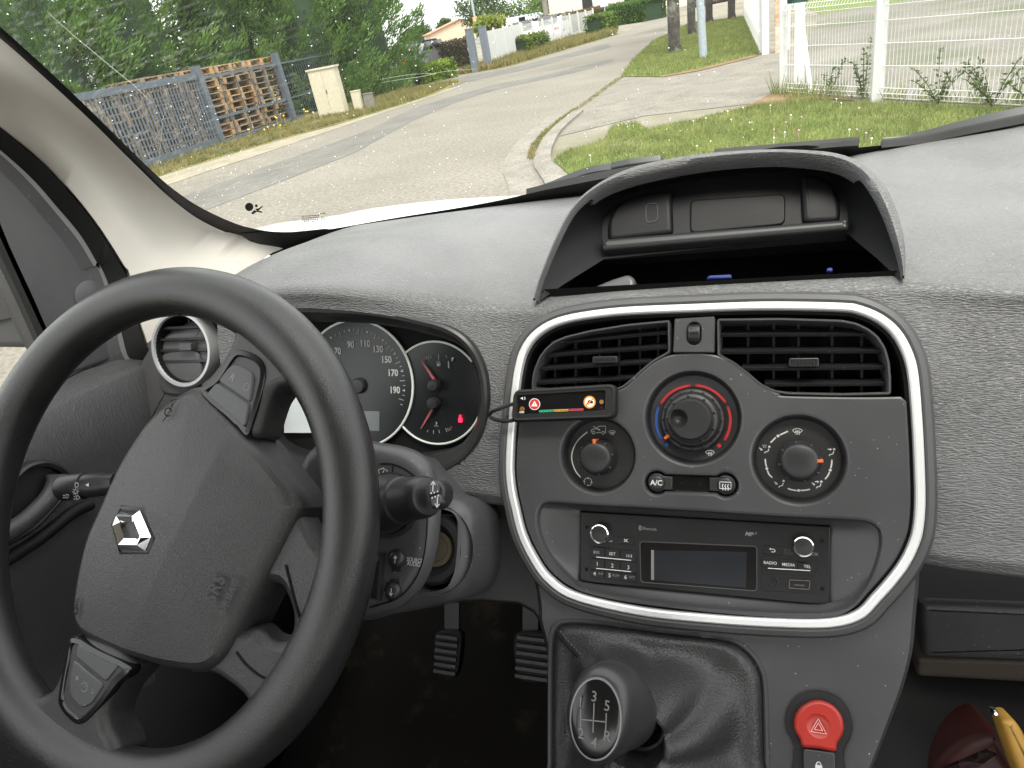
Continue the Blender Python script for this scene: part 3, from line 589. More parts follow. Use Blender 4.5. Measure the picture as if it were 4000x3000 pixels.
arch_out = zL((106, 852), (130, 770), (180, 635), (240, 490), (300, 390), (400, 285), (600, 172), (900, 108), (1250, 83), (1520, 86), (1660, 100), (1775, 140), (1870, 220), (1935, 330), (1985, 480), (2003, 620), (1996, 738))
clu = zE((0, 345), (250, 328), (450, 328), (650, 338), (850, 366), (1020, 405), (1150, 440), (1260, 500), (1340, 590), (1395, 720), (1412, 870), (1400, 1010), (1365, 1130), (1285, 1240), (1180, 1310), (1070, 1340), (800, 1370), (300, 1360), (0, 1250), (-130, 1000), (-150, 700), (-100, 450))
clu_px = cr(clu, 5, True); CLU = ccw(resample(K.abs_(clu_px), 140, True))
ring_hole = offset(RING, .0075)
def in_bin(P): return -.172 < P[0] < .083 and .536 < P[1] < .70
dash = thing('dashboard', np.array([XC, .6, -.40])+O3, 'dark grey grained plastic dashboard running across the van below the windscreen', 'dashboard')
cols = [(-.665+.005*i) for i in range(int(1.30/.005))]
G_ = []
for x in cols: G_.append([np.array((x, y, z)) for y, z in dash_profile(x)])
m = M(); nr = len(G_[0]); vid = {}
for i, c in enumerate(G_):
    for j, p in enumerate(c): m.v.append(tuple(p))
for i in range(len(cols)-1):
    for j in range(nr-1):
        c = (G_[i][j]+G_[i+1][j+1])/2; 
        if j < 36:
            if in_bin(c): continue
        if j >= 34:
            a, b = (c-S.p0)@S.e1, (c-S.p0)@S.e2
            if abs((c-S.p0)@S.n) < .05 and inpoly(a, b, ring_hole): continue
            u, v = proj(c)
            if inpoly(u, v, clu_px) and c[0] < -.18: continue
        if j >= 42 and c[0] < -.50: continue
        m.f.append((i*nr+j, (i+1)*nr+j, (i+1)*nr+j+1, i*nr+j+1)); m.mi.append(0)
m.obj('dash_cover', MT['dash'], dash, sm=60)

# storage bin under its hood on top of the dash
Hp = hood_plane
ai = resample(cr(Hp.abs_(arch_in), 6), 80); ao = resample(cr(Hp.abs_(arch_out), 6), 80)
m = M(); R = []
R.append([Hp.at(*a, -.012) for a in ai]); R.append([Hp.at(*a, .000) for a in ai])
R.append([Hp.at(*(a*.7+b*.3), .0045) for a, b in zip(ai, ao)]); R.append([Hp.at(*(a*.35+b*.65), .0040) for a, b in zip(ai, ao)]); R.append([Hp.at(*b, -.002) for b in ao])
def shell(b, t):
    p = Hp.at(*b, -.004); zt = np.interp(p[1]+t*.26, [.52, .84], [-.207, -.203]); q = p.copy(); q[1] = p[1]+t*(.83-p[1]); k = (1-t)**1.35
    q[2] = zt-.004+(p[2]-zt+.004)*k; q[0] = XC+(p[0]-XC)*(1+.22*t*(1-k)); return q
for t in (.04, .1, .2, .35, .5, .7, .9, 1.0): R.append([shell(b, t) for b in ao])
m.rings(R, False); m.obj('storage_hood', MT['dash'], dash, 'arched hood over the open storage tray', sm=60)
Hb = Hp.off(-.034)
back = zL((468, 640), (460, 560), (458, 480), (472, 425), (510, 370), (580, 318), (700, 280), (1000, 228), (1300, 197), (1500, 190), (1600, 212), (1665, 262), (1698, 340), (1708, 430), (1706, 512))
ba = resample(cr(Hb.abs_(back), 6), 80)
m = M(); m.rings([[Hp.at(*a, -.003) for a in ai], [Hp.at(*(a*.6+b*.4), -.014) for a, b in zip(ai, ba)], [Hp.at(*b, -.034) for b in ba]], False); m.obj('tray_wall', MT['pod'], dash)
lo0, lo1 = ba[0], ba[-1]
m = M(); up = [tuple(p) for p in ba]; m.fill(Hb, ccw(up), [], 0.0)
m.rings([[Hb.at(*(lo0*(1-t)+lo1*t), h) for t in np.linspace(0, 1, 12)] for h in (.001, .001)], False)
m.obj('display_pod', MT['pod'], dash)
# raised relief on the pod: side cushions, display frame, oval blank, bottom ledge
def relief(pts, h, bev, nm, mat='pod', conv=zL): q = M(); q.prism(Hb, rpoly(Hb.abs_(conv(pts)), .006, 4), 0.0, h, bev); return q.obj(nm, MT[mat], dash)
relief([(492, 560), (488, 470), (520, 395), (600, 335), (815, 300), (822, 522)], .0055, .004, 'pod_cushion'); relief([(1475, 470), (1462, 225), (1560, 232), (1640, 285), (1668, 380), (1665, 462)], .0055, .004, 'pod_cushion')
relief([(905, 515), (905, 345), (1390, 312), (1388, 468)], .0020, .0015, 'blank_display', 'pod')
q = M(); ov = Hb.abs_(zL((675, 360), (742, 350), (745, 448), (680, 462)), .006); q.profile(Hb, rpoly(ov, .009, 6), [(0, .0050), (-.0003, .0062), (-.0010, .0062), (-.0018, .0050)]); q.obj('oval_blank', MT['black'], dash)
q = M(); lw = Hb.abs_(zL((466, 620), (1706, 515), (1706, 462), (466, 560))); q.prism(Hb, rpoly(lw, .002), -.01, .0095, .004); q.obj('pod_ledge', MT['black'], dash)
# dark tray behind and under the pod
m = M(); x0, x1 = -.178, .088
m.grid([[np.array((x, y, z)) for x in np.linspace(x0, x1, 4)] for y, z in ((.533, -.203), (.538, -.225), (.545, -.232), (.60, -.232), (.655, -.228), (.66, -.19))])
for x in (x0, x1): m.add([(x, .53, -.203), (x, .54, -.234), (x, .665, -.234), (x, .665, -.20)], [(0, 1, 2, 3)])
m.obj('tray', MT['cavity'], dash)
# grip bump at the left of the tray mouth
gb = [Hp.off(-.006).hit(*zL((x, y))[0]) for x, y in ((388, 830), (420, 790), (500, 750), (590, 700))]
gq = Hp.off(-.016); m = M(); m.prism(gq, rpoly([gq.ab(u, v) for u, v in zL((380, 832), (396, 806), (430, 782), (510, 748), (595, 722), (630, 745), (632, 820))], .006, 4), -.02, .004, .004); m.obj('tray_grip', MT['panel'], dash)
for pts in ([(985, 742), (1000, 722), (1115, 716), (1118, 736)], [(1598, 700), (1600, 684), (1632, 680), (1630, 706)]):
    q = Hp.off(-.030); m = M(); m.prism(q, rpoly([q.ab(u, v) for u, v in zL(*pts)], .002, 3), -.004, 0.0, .001); m.obj('blue_label', flat('blue_label', (.01, .02, .16)), dash)

# lower dash: dark panels between the column and the console, and the shelf on the passenger side
def loft(name, mat, rows, parent, lab=None, n=10, sm=50, **k):
    m = M(); m.grid([resample(cr(r, 6), n) if len(r) > 2 else resample(r, n) for r in rows]); return m.obj(name, mat, parent, lab, sm=sm, **k)
SL = S.off(-.030)
def L3(pl, pts): return [pl.hit(u, v) for u, v in pts]
m = M(); pl_ = L3(SL, zT([(880, 1020), (1120, 1020), (1120, 1100), (1180, 1240), (1240, 1290), (1235, 1400), (1168, 1350), (1150, 1325), (1120, 1308), (1045, 1300), (880, 1310)]))
ab_ = [SL.ab(u, v) for u, v in zT([(820, 1000), (1140, 1000), (1140, 1100), (1190, 1240), (1270, 1290), (1265, 1420), (1175, 1400), (1168, 1352), (1150, 1325), (1120, 1308), (1045, 1302), (820, 1310)])]
m.prism(SL, ab_, -.05, 0.0, .004); m.obj('lower_panel', MT['black'], dash)
m = M(); g_ = [SL.hit(u, v, .0006) for u, v in zI((1040, 120), (1042, 400), (1044, 600))]; m.tube(cr(g_, 4), .0009, 6); m.obj('panel_seam', MT['cavity'], dash)

# ------------------------------------------------------------------ instrument cluster
KF = K.off(-.040); KF = tilt_plane(K.at(0, 0, -.040), 24)
ic = thing('instrument_cluster', K.at(0, -.07)+O3, 'instrument cluster with white-ringed dials under the dashboard hood, behind the steering wheel', 'instrument cluster')
m = M(); m.profile(K, CLU, [(.0030, -.006), (.0022, -.0005), (0, .0010), (-.0030, .0004), (-.0075, -.006), (-.0125, -.020), (-.0140, -.046)]); m.obj('bezel', MT['black'], ic)
m = M(); m.fill(KF, offset(CLU, .004), [], -.004); m.obj('dial_plate', MT['cavity'], ic)
kq = lambda x, y, h=0.0: KF.ab(*zE((x, y))[0], h)
def kcirc(x, y, r): c = kq(x, y); return np.array(c), (kq(x+r, y)[0]-kq(x-r, y)[0])/2
dialmat = plastic('dial_black', (.008, .009, .010), .3, None)
glow = flat('dial_ring', (.62, .66, .60), .4, .05)
c1_, r1_ = kcirc(622, 790, 338); c2_, r2_ = kcirc(1106, 846, 286)
m = M(); m.lathe(KF, c1_, [(r1_, -.003), (r1_, .0006), (.0005, .0006)], 72); m.obj('dial', dialmat, ic, 'speedometer dial')
m = M(); m.lathe(KF, c2_, [(r2_*.98, -.0035), (r2_*.98, -.0008), (.0005, -.0008)], 64); m.obj('dial', dialmat, ic, 'fuel and temperature dial')
def ringarc(c, r, a0, a1, wd, h, n=60):
    m = M(); P = [(c[0]+r*math.cos(rad(a0+(a1-a0)*i/n)), c[1]+r*math.sin(rad(a0+(a1-a0)*i/n))) for i in range(n+1)]
    Q = [np.array(KF.at(*p, h)) for p in P]; m.sweep(Q, [(wd/2*math.cos(t), .6*wd*math.sin(t)) for t in np.linspace(0, 2*math.pi, 9)[:-1]], False, tuple(KF.n)); m.obj('dial_ring', glow, ic)
ringarc(c1_, r1_, -78, 262, .0022, .001); ringarc(c2_, r2_, 37, 128, .0020, 0.0); ringarc(c2_, r2_, 222, 340, .0020, 0.0)
tick = flat('dial_print', (.45, .45, .43), .6)
TH = .0012
nums = [('70', 509, 588), ('90', 589, 547), ('110', 677, 542), ('130', 756, 576), ('150', 808, 640), ('170', 848, 722), ('190', 860, 828)]
for t, x, y in nums:
    m = M(); put_text(m, KF, t, *kq(x, y), TH, .0088, -.02, .03, .86); m.obj('lettering', tick, ic, sm=0)
def radial(c, ang, r0, r1, wd, mat=tick, h=TH, nm='tick_mark'):
    m = M(); d = np.array((math.cos(ang), math.sin(ang))); m.stroke(KF, [c+d*r0, c+d*r1], wd, h); m.obj(nm, mat, ic, sm=0)
tri = [(492, 550), (586, 507), (684, 503), (777, 537), (852, 609), (898, 711), (910, 828)]
ta = [math.atan2(kq(x, y)[1]-c1_[1], kq(x, y)[0]-c1_[0]) for x, y in tri]
for a in ta:
    d = np.array((math.cos(a), math.sin(a))); q = np.array((-d[1], d[0])); m = M(); m.poly(KF, [c1_+d*r1_*.82, c1_+d*r1_*.865+q*.0012, c1_+d*r1_*.865-q*.0012], TH); m.obj('tick_mark', tick, ic, sm=0)
ta2 = ta+[ta[-1]-(ta[-2]-ta[-1])]
for i in range(len(ta2)-1):
    for k in (1, 2, 3): radial(c1_, ta2[i]+(ta2[i+1]-ta2[i])*k/4, r1_*(.78 if k == 2 else .83), r1_*.87, .0005)
def cap(x, y, r, hh):
    c, rr = kcirc(x, y, r); m = M(); m.lathe(KF, c, [(rr, .0005), (rr, hh-.002), (rr*.85, hh-.0005), (.0004, hh)], 28); m.obj('needle_hub', MT['black'], ic)
cap(640, 800, 42, .006); cap(1112, 795, 34, .009); cap(1108, 905, 34, .009)
ned = flat('needle_red', (.42, .10, .11), .4)
for a_, b_ in (((1100, 765), (1018, 645)), ((1096, 930), (1016, 1066))):
    A, B_ = np.array(kq(*a_, .003)), np.array(kq(*b_, .003)); d = B_-A; q = np.array((-d[1], d[0]))/np.linalg.norm(d); m = M(); m.prism(KF, [A+q*.0013, A-q*.0013, B_-q*.0003, B_+q*.0003], .0022, .0030); m.obj('needle', ned, ic)
m = M(); put_text(m, KF, '1', *kq(1192, 672), TH, .0088, 0, .03, .8); m.obj('lettering', tick, ic, sm=0)
c = np.array(kq(1218, 637)); m = M(); m.poly(KF, [c+(-.0016, .0016), c+(.0016, .0016), c+(-.001, -.0022)], TH); m.obj('tick_mark', tick, ic, sm=0)
for (a, b), wd in ((((1130, 605), (1130, 640)), .0005), (((1175, 612), (1181, 628)), .0004), (((1080, 612), (1086, 630)), .0004), (((1066, 617), (1072, 635)), .0004), (((1052, 624), (1060, 640)), .0004), (((1066, 1072), (1060, 1086)), .0004), (((1100, 1074), (1098, 1096)), .0005), (((1132, 1072), (1136, 1092)), .0004), (((1172, 1060), (1182, 1084)), .0004), (((1184, 1062), (1194, 1078)), .0004), (((1196, 1058), (1206, 1074)), .0004)):
    m = M(); m.stroke(KF, [kq(*a), kq(*b)], wd, TH); m.obj('tick_mark', tick, ic, sm=0)
dred = flat('dial_red', (.30, .03, .04), .5)
for x, y, r in ((1040, 640, .0010), (1210, 1056, .0010)): m = M(); m.poly(KF, circle(kq(x, y), r, 8), TH); m.obj('tick_mark', dred, ic, sm=0)
c = np.array(kq(1130, 664)); m = M(); m.stroke(KF, [c+(-.0014, -.0022), c+(.0008, -.0022), c+(.0008, .0022), c+(-.0014, .0022)], .0005, TH, True); m.poly(KF, [c+(-.0014, .0002), c+(.0008, .0002), c+(.0008, -.0022), c+(-.0014, -.0022)], TH); m.stroke(KF, [c+(.0010, .001), c+(.0020, .001), c+(.0020, -.0016)], .0004, TH); m.obj('symbol', tick, ic, 'fuel pump symbol', sm=0)
c = np.array(kq(1116, 1038)); m = M(); m.stroke(KF, [c+(0, .0024), c+(0, -.0008)], .0006, TH)
for o in (.0018, .0006): m.stroke(KF, [c+(0, o), c+(.0012, o)], .0004, TH)
m.stroke(KF, [c+(-.0022, -.0016), c+(-.0008, -.0012), c+(.0008, -.0018), c+(.0022, -.0014)], .0004, TH); m.obj('symbol', tick, ic, sm=0)
belt = flat('warning_lamp_red', (.75, .01, .04), .4, 1.6)
c = np.array(kq(1264, 1008)); m = M(); m.poly(KF, [c+(-.0018, -.0026), c+(.0018, -.0026), c+(.0020, .0008), c+(.0010, .0020), c+(-.0010, .0020), c+(-.0020, .0008)], TH); m.poly(KF, circle(c+(0, .0032), .0011, 10), TH); m.obj('warning_light', belt, ic, 'lit red warning light', sm=0)
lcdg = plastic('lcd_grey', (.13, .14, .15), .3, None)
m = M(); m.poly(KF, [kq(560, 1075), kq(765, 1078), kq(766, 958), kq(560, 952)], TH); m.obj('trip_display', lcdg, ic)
pale = plastic('pale_reflection', (.58, .62, .64), .35, None)
m = M(); m.poly(KF, [kq(180, 1090), kq(348, 1090), kq(366, 830), kq(180, 800)], TH+.0004); m.obj('left_reflection', pale, ic)  # bright reflection on the cluster's left side, put into the colour of a pale plate

# ------------------------------------------------------------------ steering wheel
WC = np.array((-.420, .287, -.270)); W_ = tilt_plane(WC, 38)
wh = thing('steering_wheel', WC+O3, 'black grained steering wheel turned to the left, with chrome diamond badge', 'steering wheel')
wq = lambda p, h=0.0: [W_.ab(u, v, h) for u, v in p]
RR, rr_ = .1708, .0180
spk = [math.degrees(math.atan2(*W_.ab(*zD((1500, 800))[0])[::-1])), math.degrees(math.atan2(*W_.ab(*zH((520, 1200))[0])[::-1])), math.degrees(math.atan2(*W_.ab(*zH((1800, 1000))[0])[::-1]))]
m = M(); R = []; na = 180
for i in range(na):
    a = 2*math.pi*i/na; ad = math.degrees(a)
    fat = sum(math.exp(-(((ad-s_+180) % 360-180)/24)**2) for s_ in spk)
    rin = rr_*(1+.22*min(1, fat)); ring = []
    for k in range(20):
        t = 2*math.pi*k/20; c, s_ = math.cos(t), math.sin(t)
        ro = (rr_ if c > 0 else rin)*c; ho = rr_*.98*s_
        ring.append(W_.at((RR+ro)*math.cos(a), (RR+ro)*math.sin(a), ho))
    R.append(ring)
m.rings(R, True, wrap=True); m.obj('rim', MT['wheelsmooth'], wh, sm=60)
def plate(outline, h0, h1, bev, nm, mat, par, lab=None, holes=(), seg=4, n=0):
    m = M(); out = ccw(wq(cr(outline, 5, True), (h1))) if n == 0 else ccw(wq(outline, h1))
    out = ccw(resample(out, 120, True)); hs = [ccw(resample(ccw(wq(cr(h_, 5, True), h1)), 60, True)) for h_ in holes]
    rings = [[W_.at(a, b, h0) for a, b in out]]
    for k in range(seg+1):
        t = math.pi/2*k/seg; rings.append([W_.at(a, b, h1-bev+bev*math.sin(t)) for a, b in offset(out, -bev*(1-math.cos(t)))])
    m.rings(rings, True)
    m.fill(W_, offset(out, -bev), [ccw(offset(h_, bev*1.2)) for h_ in hs], h1)
    for h_ in hs: m.profile(W_, h_, [(bev*1.2, h1), (bev*.5, h1-bev*.35), (bev*.1, h1-bev), (0, h0)])
    return m.obj(nm, mat, par, lab, sm=60)
up_spoke = zD((1215, 885), (1290, 800), (1365, 705), (1415, 610), (1430, 520), (1405, 460), (1330, 425), (1480, 330), (1640, 380), (1820, 560), (1985, 850), (2010, 960), (1930, 990), (1865, 925), (1790, 885), (1710, 890), (1650, 960), (1610, 1070), (1565, 1195), (1470, 1160), (1330, 1010))
plate(up_spoke, -.018, .008, .007, 'spoke', MT['wheel'], wh)
lo_spoke = zH((425, 845), (395, 960), (340, 1110), (290, 1190), (205, 1225), (110, 1240), (200, 1450), (330, 1560), (560, 1640), (700, 1600), (690, 1500), (640, 1400), (645, 1310), (700, 1190), (810, 1040), (700, 900))
plate(lo_spoke, -.018, .008, .007, 'spoke', MT['wheel'], wh)
br_spoke = zH((1640, 60), (1790, 20), (1850, 95), (1920, 220), (1985, 320), (2035, 340), (2065, 260), (2140, 300), (2130, 600), (2010, 900), (1820, 1150), (1640, 1330), (1545, 1330), (1515, 1255), (1450, 1180), (1300, 1080), (1150, 1050), (1250, 700))
hole = zH((1690, 530), (1745, 600), (1782, 720), (1772, 820), (1725, 868), (1650, 855), (1570, 790), (1480, 790), (1440, 700), (1560, 560))
plate(br_spoke, -.022, -.004, .006, 'spoke', MT['wheel'], wh, 'lower spoke with a thumb opening', [hole])
# seam line on the lower spoke and the thumb ramp
m = M(); sq = [W_.hit(u, v, -.0038) for u, v in zP((195, 548), (260, 630), (350, 700), (430, 718), (520, 670), (585, 560), (605, 450), (590, 350), (560, 250), (530, 130), (500, 10))]; m.tube(cr(sq, 5), .0009, 6); m.obj('seam', MT['cavity'], wh)
# airbag cover with a crease that parts a raised and a sloping half
cov = zD((1105, 885), (1160, 866), (1215, 884), (1290, 955), (1450, 1120), (1600, 1290), (1700, 1430), (1770, 1550), (1795, 1640))+zH((1790, 70), (1740, 170), (1600, 440), (1450, 730), (1335, 960), (1265, 1055), (1190, 1100), (1090, 1103), (900, 1060), (650, 960), (480, 875), (412, 790), (395, 680), (420, 480), (478, 240), (560, 50))+zD((690, 1345), (860, 1085), (1000, 950))
HC = .012; co = ccw(resample(ccw(wq(cr(cov, 5, True), HC)), 200, True)); cA = np.array(co)
ca, cb = np.array(W_.ab(*zD((1325, 1320))[0], HC)), np.array(W_.ab(*zH((770, 900))[0], HC))
cdv = cb-ca; cdv /= np.linalg.norm(cdv); cn = np.array((-cdv[1], cdv[0]))
if (np.array(W_.ab(*zH((1500, 300))[0], HC))-ca)@cn < 0: cn = -cn
cen = cA.mean(0)
def cov_h(p, base):
    d = (np.array(p)-ca)@cn; t = np.array(p)-cen; h = base
    if d > 0: h -= .13*d
    al = (np.array(p)-ca)@cdv
    if al < 0: h += (0 if d <= 0 else .13*d)*min(1, -al/.02)*.7
    return h
R = []
for o, h in ((0, -.022), (0, -.006), (-.0008, .000), (-.0022, .0045), (-.0045, .0078), (-.008, .0100)): R.append([W_.at(a, b, cov_h((a, b), h)) for a, b in offset(co, o)])
base = [np.array(p) for p in offset(co, -.008)]
for t in np.linspace(.06, 1, 34): R.append([W_.at(*(p*(1-t)+cen*t), cov_h(p*(1-t)+cen*t, .0100+.0035*math.sin(math.pi/2*min(1, t*1.2)))) for p in base])
m = M(); m.rings(R, True); m.obj('airbag_cover', MT['wheel'], wh, sm=25)
# chrome diamond badge
bo_ = zH((728, 68), (845, 70), (915, 235), (878, 320), (725, 318), (681, 165)); bi = zH((736, 141), (812, 141), (849, 238), (838, 243), (762, 241), (737, 160)); HB = .0165
Bo, Bi = wq(bo_, HB), wq(bi, HB); bc = np.mean(Bo, 0)
m = M(); pk = W_.off(.0)
ho = [cov_h(p, .0128) for p in Bo]
m.profile(W_, [tuple(bc+(np.array(p)-bc)*1.22) for p in Bo], [(.0005, .0118), (-.0008, .0136), (-.0020, .0140)]); m.fill(W_, [tuple(bc+(np.array(p)-bc)*1.14) for p in ccw(Bo)], [], .0131); m.obj('badge_recess', MT['black'], wh)
m = M(); mid = [(np.array(a)+np.array(b))/2 for a, b in zip(Bo, Bi)]
m.rings([[W_.at(*p, .0128) for p in Bo], [W_.at(*p, .0142) for p in Bo], [W_.at(*p, .0185) for p in mid], [W_.at(*p, .0160) for p in Bi], [W_.at(*p, .0130) for p in Bi]], True); m.obj('badge', MT['chrome'], wh, 'chrome diamond badge', sm=0)
# horn marks, airbag lettering
hm = np.array(W_.ab(*zD((1038, 1030))[0], .0132)); ang0 = rad(spk[0])
m = M(); icon(m, W_, 'horn', hm, .0092, .0129, .0009, -.15); m.obj('horn_mark', MT['cavity'], wh, sm=0)
hm2 = np.array(W_.ab(*zH((420, 665))[0], .009)); m = M(); icon(m, W_, 'horn', hm2+(.012, 0), .0070, .0125, .0008, .3); m.obj('horn_mark', MT['cavity'], wh, sm=0)
sp = np.array(W_.ab(*zH((1358, 548))[0], .004)); trot = math.atan2(*(np.array(W_.ab(*zH((1400, 470))[0]))-np.array(W_.ab(*zH((1330, 620))[0])))[::-1])
embossed = plastic('embossed_mark', (.016, .016, .016), .45, None)
for t, off_, sz in (('SRS', .0, .0125), ('AIRBAG', -.0115, .0078)):
    m = M(); q = sp+np.array((-math.sin(trot), math.cos(trot)))*off_; put_text(m, W_, t, q[0], q[1], 0, sz, trot, .012); m.v = [tuple(np.array(v_)+W_.n*(cov_h(((np.array(v_)-W_.p0)@W_.e1, (np.array(v_)-W_.p0)@W_.e2), .0135)+.0008)) for v_ in m.v]; m.obj('lettering', embossed, wh, sm=0)
# switch pods
def pod(frame, keys, nm, marks):
    W0 = W_.off(.0045)
    po = ccw(resample(ccw(wq(cr(frame, 5, True), .0085)), 80, True)); m = M()
    m.profile(W0, po, [(.0004, -.004), (0, .0030), (-.0010, .0044), (-.0040, .0048), (-.0052, .0036), (-.0058, .0012)]); m.fill(W0, offset(po, -.0057), [], .0014); p = m.obj('switch_pod', MT['gloss'], wh, nm)
    for i, kp in enumerate(keys):
        kk = rpoly(wq(kp, .0085), .003, 4); m = M(); m.prism(W0, kk, .0010, .0046, .0012); m.obj('key', MT['panel'], p)
    for kind, x, y, s_ in marks:
        c = W_.ab(*((zD if nm.startswith('upper') else zH)((x, y))[0]), .0095); m = M(); rot = ang0-math.pi/2
        if kind == 'ring': m.stroke(W0, circle(c, s_, 16), .0004, .0048, True)
        elif kind == 'gauge': m.stroke(W0, [(c[0]+s_*math.cos(t), c[1]+s_*math.sin(t)) for t in np.linspace(-2.4, 2.8, 16)], .0005, .0048); m.stroke(W0, [c, (c[0]+s_*.6, c[1]+s_*.5)], .0004, .0048)
        else: put_text(m, W0, kind, c[0], c[1], .0048, s_, rot, .01)
        m.obj('symbol', MT['dimink'], p, sm=0)
pod(zD((1482, 655), (1560, 675), (1620, 722), (1642, 790), (1625, 900), (1570, 1090), (1525, 1195), (1440, 1110), (1240, 925), (1330, 830), (1405, 715), (1440, 672)),
    [zD((1425, 752), (1480, 750), (1562, 800), (1568, 860), (1547, 985), (1345, 848)), zD((1338, 856), (1543, 994), (1520, 1130), (1460, 1130), (1270, 940))], 'upper switch pod with two keys', [('R', 1433, 830, .0070), ('ring', 1520, 887, .0024)])
pod(zH((440, 850), (600, 920), (808, 1036), (720, 1150), (590, 1320), (495, 1395), (425, 1360), (370, 1290), (358, 1220), (390, 1030)),
    [zH((482, 890), (742, 1022), (655, 1130), (462, 968)), zH((455, 985), (646, 1142), (570, 1262), (505, 1292), (435, 1220), (428, 1110))], 'lower switch pod with two keys', [('+', 472, 1108, .0070), ('gauge', 518, 1160, .0030), ('-', 572, 1190, .0070)])

# ------------------------------------------------------------------ steering column with stalks
col = thing('steering_column', W_.at(.02, 0, -.12)+O3, 'grey plastic steering column housing with ignition lock and audio buttons', 'steering column')
C1 = W_.off(-.080); C2 = W_.off(-.125)
fr = zS((-150, 20), (100, 30), (270, 58), (430, 85), (560, 130), (650, 195), (700, 270), (726, 380), (752, 560), (756, 700), (745, 860), (720, 1040), (660, 1220), (570, 1370), (440, 1490), (280, 1560), (100, 1600), (-200, 1600), (-420, 1400), (-480, 1000), (-480, 500), (-380, 150))
co_ = ccw(resample(ccw([C1.ab(u, v) for u, v in cr(fr, 5, True)]), 120, True))
m = M(); m.prism(C1, co_, -.060, .0, .012, 5, base_out=-.022); m.obj('column_shroud', MT['shroud'], col, sm=60)
bk = zS((200, 150), (560, 180), (760, 380), (850, 500), (960, 540), (1040, 610), (1085, 720), (1088, 880), (1078, 1060), (1050, 1240), (980, 1390), (880, 1460), (700, 1500), (400, 1555), (0, 1600), (-300, 1200), (-200, 400))
cb_ = ccw(resample(ccw([C2.ab(u, v) for u, v in cr(bk, 5, True)]), 120, True)); igc = np.array(C2.ab(*zS((745, 985))[0])); igr = .036
m = M(); m.profile(C2, cb_, [(0, -.09), (0, -.012), (-.0035, -.0035), (-.012, 0)]); m.fill(C2, offset(cb_, -.012), [circle(igc, igr, 40)], 0.0); m.lathe(C2, igc, [(igr, 0), (igr*.93, -.003), (igr*.86, -.020), (igr*.8, -.022), (.001, -.022)], 40); m.obj('lock_housing', MT['shroud'], col, sm=50)
m = M(); m.lathe(C2, igc+(-.001, 0), [(igr*.80, -.022), (igr*.80, -.006), (igr*.72, -.001), (igr*.58, -.001), (igr*.46, -.007), (igr*.42, -.010)], 40, False); m.obj('lock_collar', MT['black'], col)
m = M(); m.lathe(C2, igc+(-.001, 0), [(igr*.42, -.0105), (igr*.40, -.0085), (igr*.30, -.0085), (igr*.27, -.0095), (.0005, -.0095)], 28); ig = m.obj('ignition_lock', plastic('lock_metal', (.30, .25, .18), .35, None, metal=.8), col, 'metal ignition lock')
m = M(); m.box(C2.at(igc[0]-.001, igc[1], -.0090), (C2.e1, C2.e2, C2.n), (.0012, .0045, .0008)); m.obj('key_slot', MT['cavity'], ig)
m = M(); sq = [C2.hit(u, v, .0003) for u, v in zS((765, 688), (860, 690), (940, 698))]; m.tube(cr(sq, 3), .0006, 6); m.obj('seam', MT['cavity'], col)
m = M(); sq = [C1.hit(u, v, .0002) for u, v in zS((706, 700), (700, 860), (675, 1050), (620, 1210), (530, 1340), (440, 1415), (330, 1455), (210, 1490))]; m.tube(cr(sq, 5), .0006, 6); m.obj('seam', MT['cavity'], col)
# collar behind the stalk: dark ring and face segments
sc_, _ = np.array(C1.ab(*zS((390, 600))[0])), 0; 
m = M(); m.lathe(C1, sc_, [(.0245, -.001), (.0245, .003), (.022, .0035), (.021, .001), (.020, -.006)], 40, False); m.obj('stalk_collar', MT['black'], col)
for a, b in (((405, 262), (408, 360)),):
    m = M(); m.tube([C1.hit(u, v, .0003) for u, v in zS(a, b)], .0005, 6); m.obj('seam', MT['cavity'], col)
m = M(); arcp = [C1.hit(u, v, .0004) for u, v in zS((300, 245), (400, 248), (500, 285), (580, 340), (640, 400))]; m.tube(cr(arcp, 4), .0006, 6); m.obj('seam', MT['cavity'], col)
m = M(); cw = C1.ab(*zS((322, 325))[0]); m.stroke(C1, [(cw[0]-.004, cw[1]+.002), (cw[0], cw[1]+.0034), (cw[0]+.004, cw[1]+.002), (cw[0]+.0022, cw[1]-.0022), (cw[0]-.0022, cw[1]-.0022)], .0005, .0004, True); m.stroke(C1, [(cw[0]-.001, cw[1]-.0035), (cw[0]+.001, cw[1]+.002)], .0005, .0004); m.obj('symbol', MT['ink'], col, sm=0)
# audio rocker buttons and lettering on the housing face
def rock(pts, c, kind):
    m = M(); m.prism(C1, rpoly([C1.ab(u, v) for u, v in zS(*pts)], .002, 3), -.002, .0012, .0008); cc_ = C1.ab(*zS(c)[0]); m.lathe(C1, cc_, [(.0066, .0008), (.0064, .0030), (.0050, .0048), (.0025, .0056), (.0003, .0058)], 28); b = m.obj('audio_button', MT['black'], col)
    sym(kind, (cc_[0]+.0008, cc_[1]), .0032, .0061, b, wd=.0006, pl=C1)
rock([(400, 1180), (494, 1178), (500, 1090), (398, 1090)], (455, 1068), 'up'); rock([(382, 1330), (482, 1330), (478, 1235), (386, 1235)], (420, 1345), 'down')
for t, x, y in (('SOURCE', 600, 1080), ('AUDIO', 592, 1114)): m = M(); put_text(m, C1, t, *C1.ab(*zS((x, y))[0]), .0005, .0042, -.03, .01, .82); m.obj('lettering', MT['ink'], col, sm=0)
m = M(); dw = C1.ab(*zS((270, 1220))[0]); m.box(C1.at(dw[0], dw[1], .004), (C1.e1, C1.e2, C1.n), (.006, .016, .004)); m.lathe(Pl(C1.at(dw[0], dw[1], .0), C1.n, C1.e2), (0, 0), [(.017, -.006), (.017, .006), (.016, .0065)], 40); m.obj('scroll_wheel', MT['black'], col)
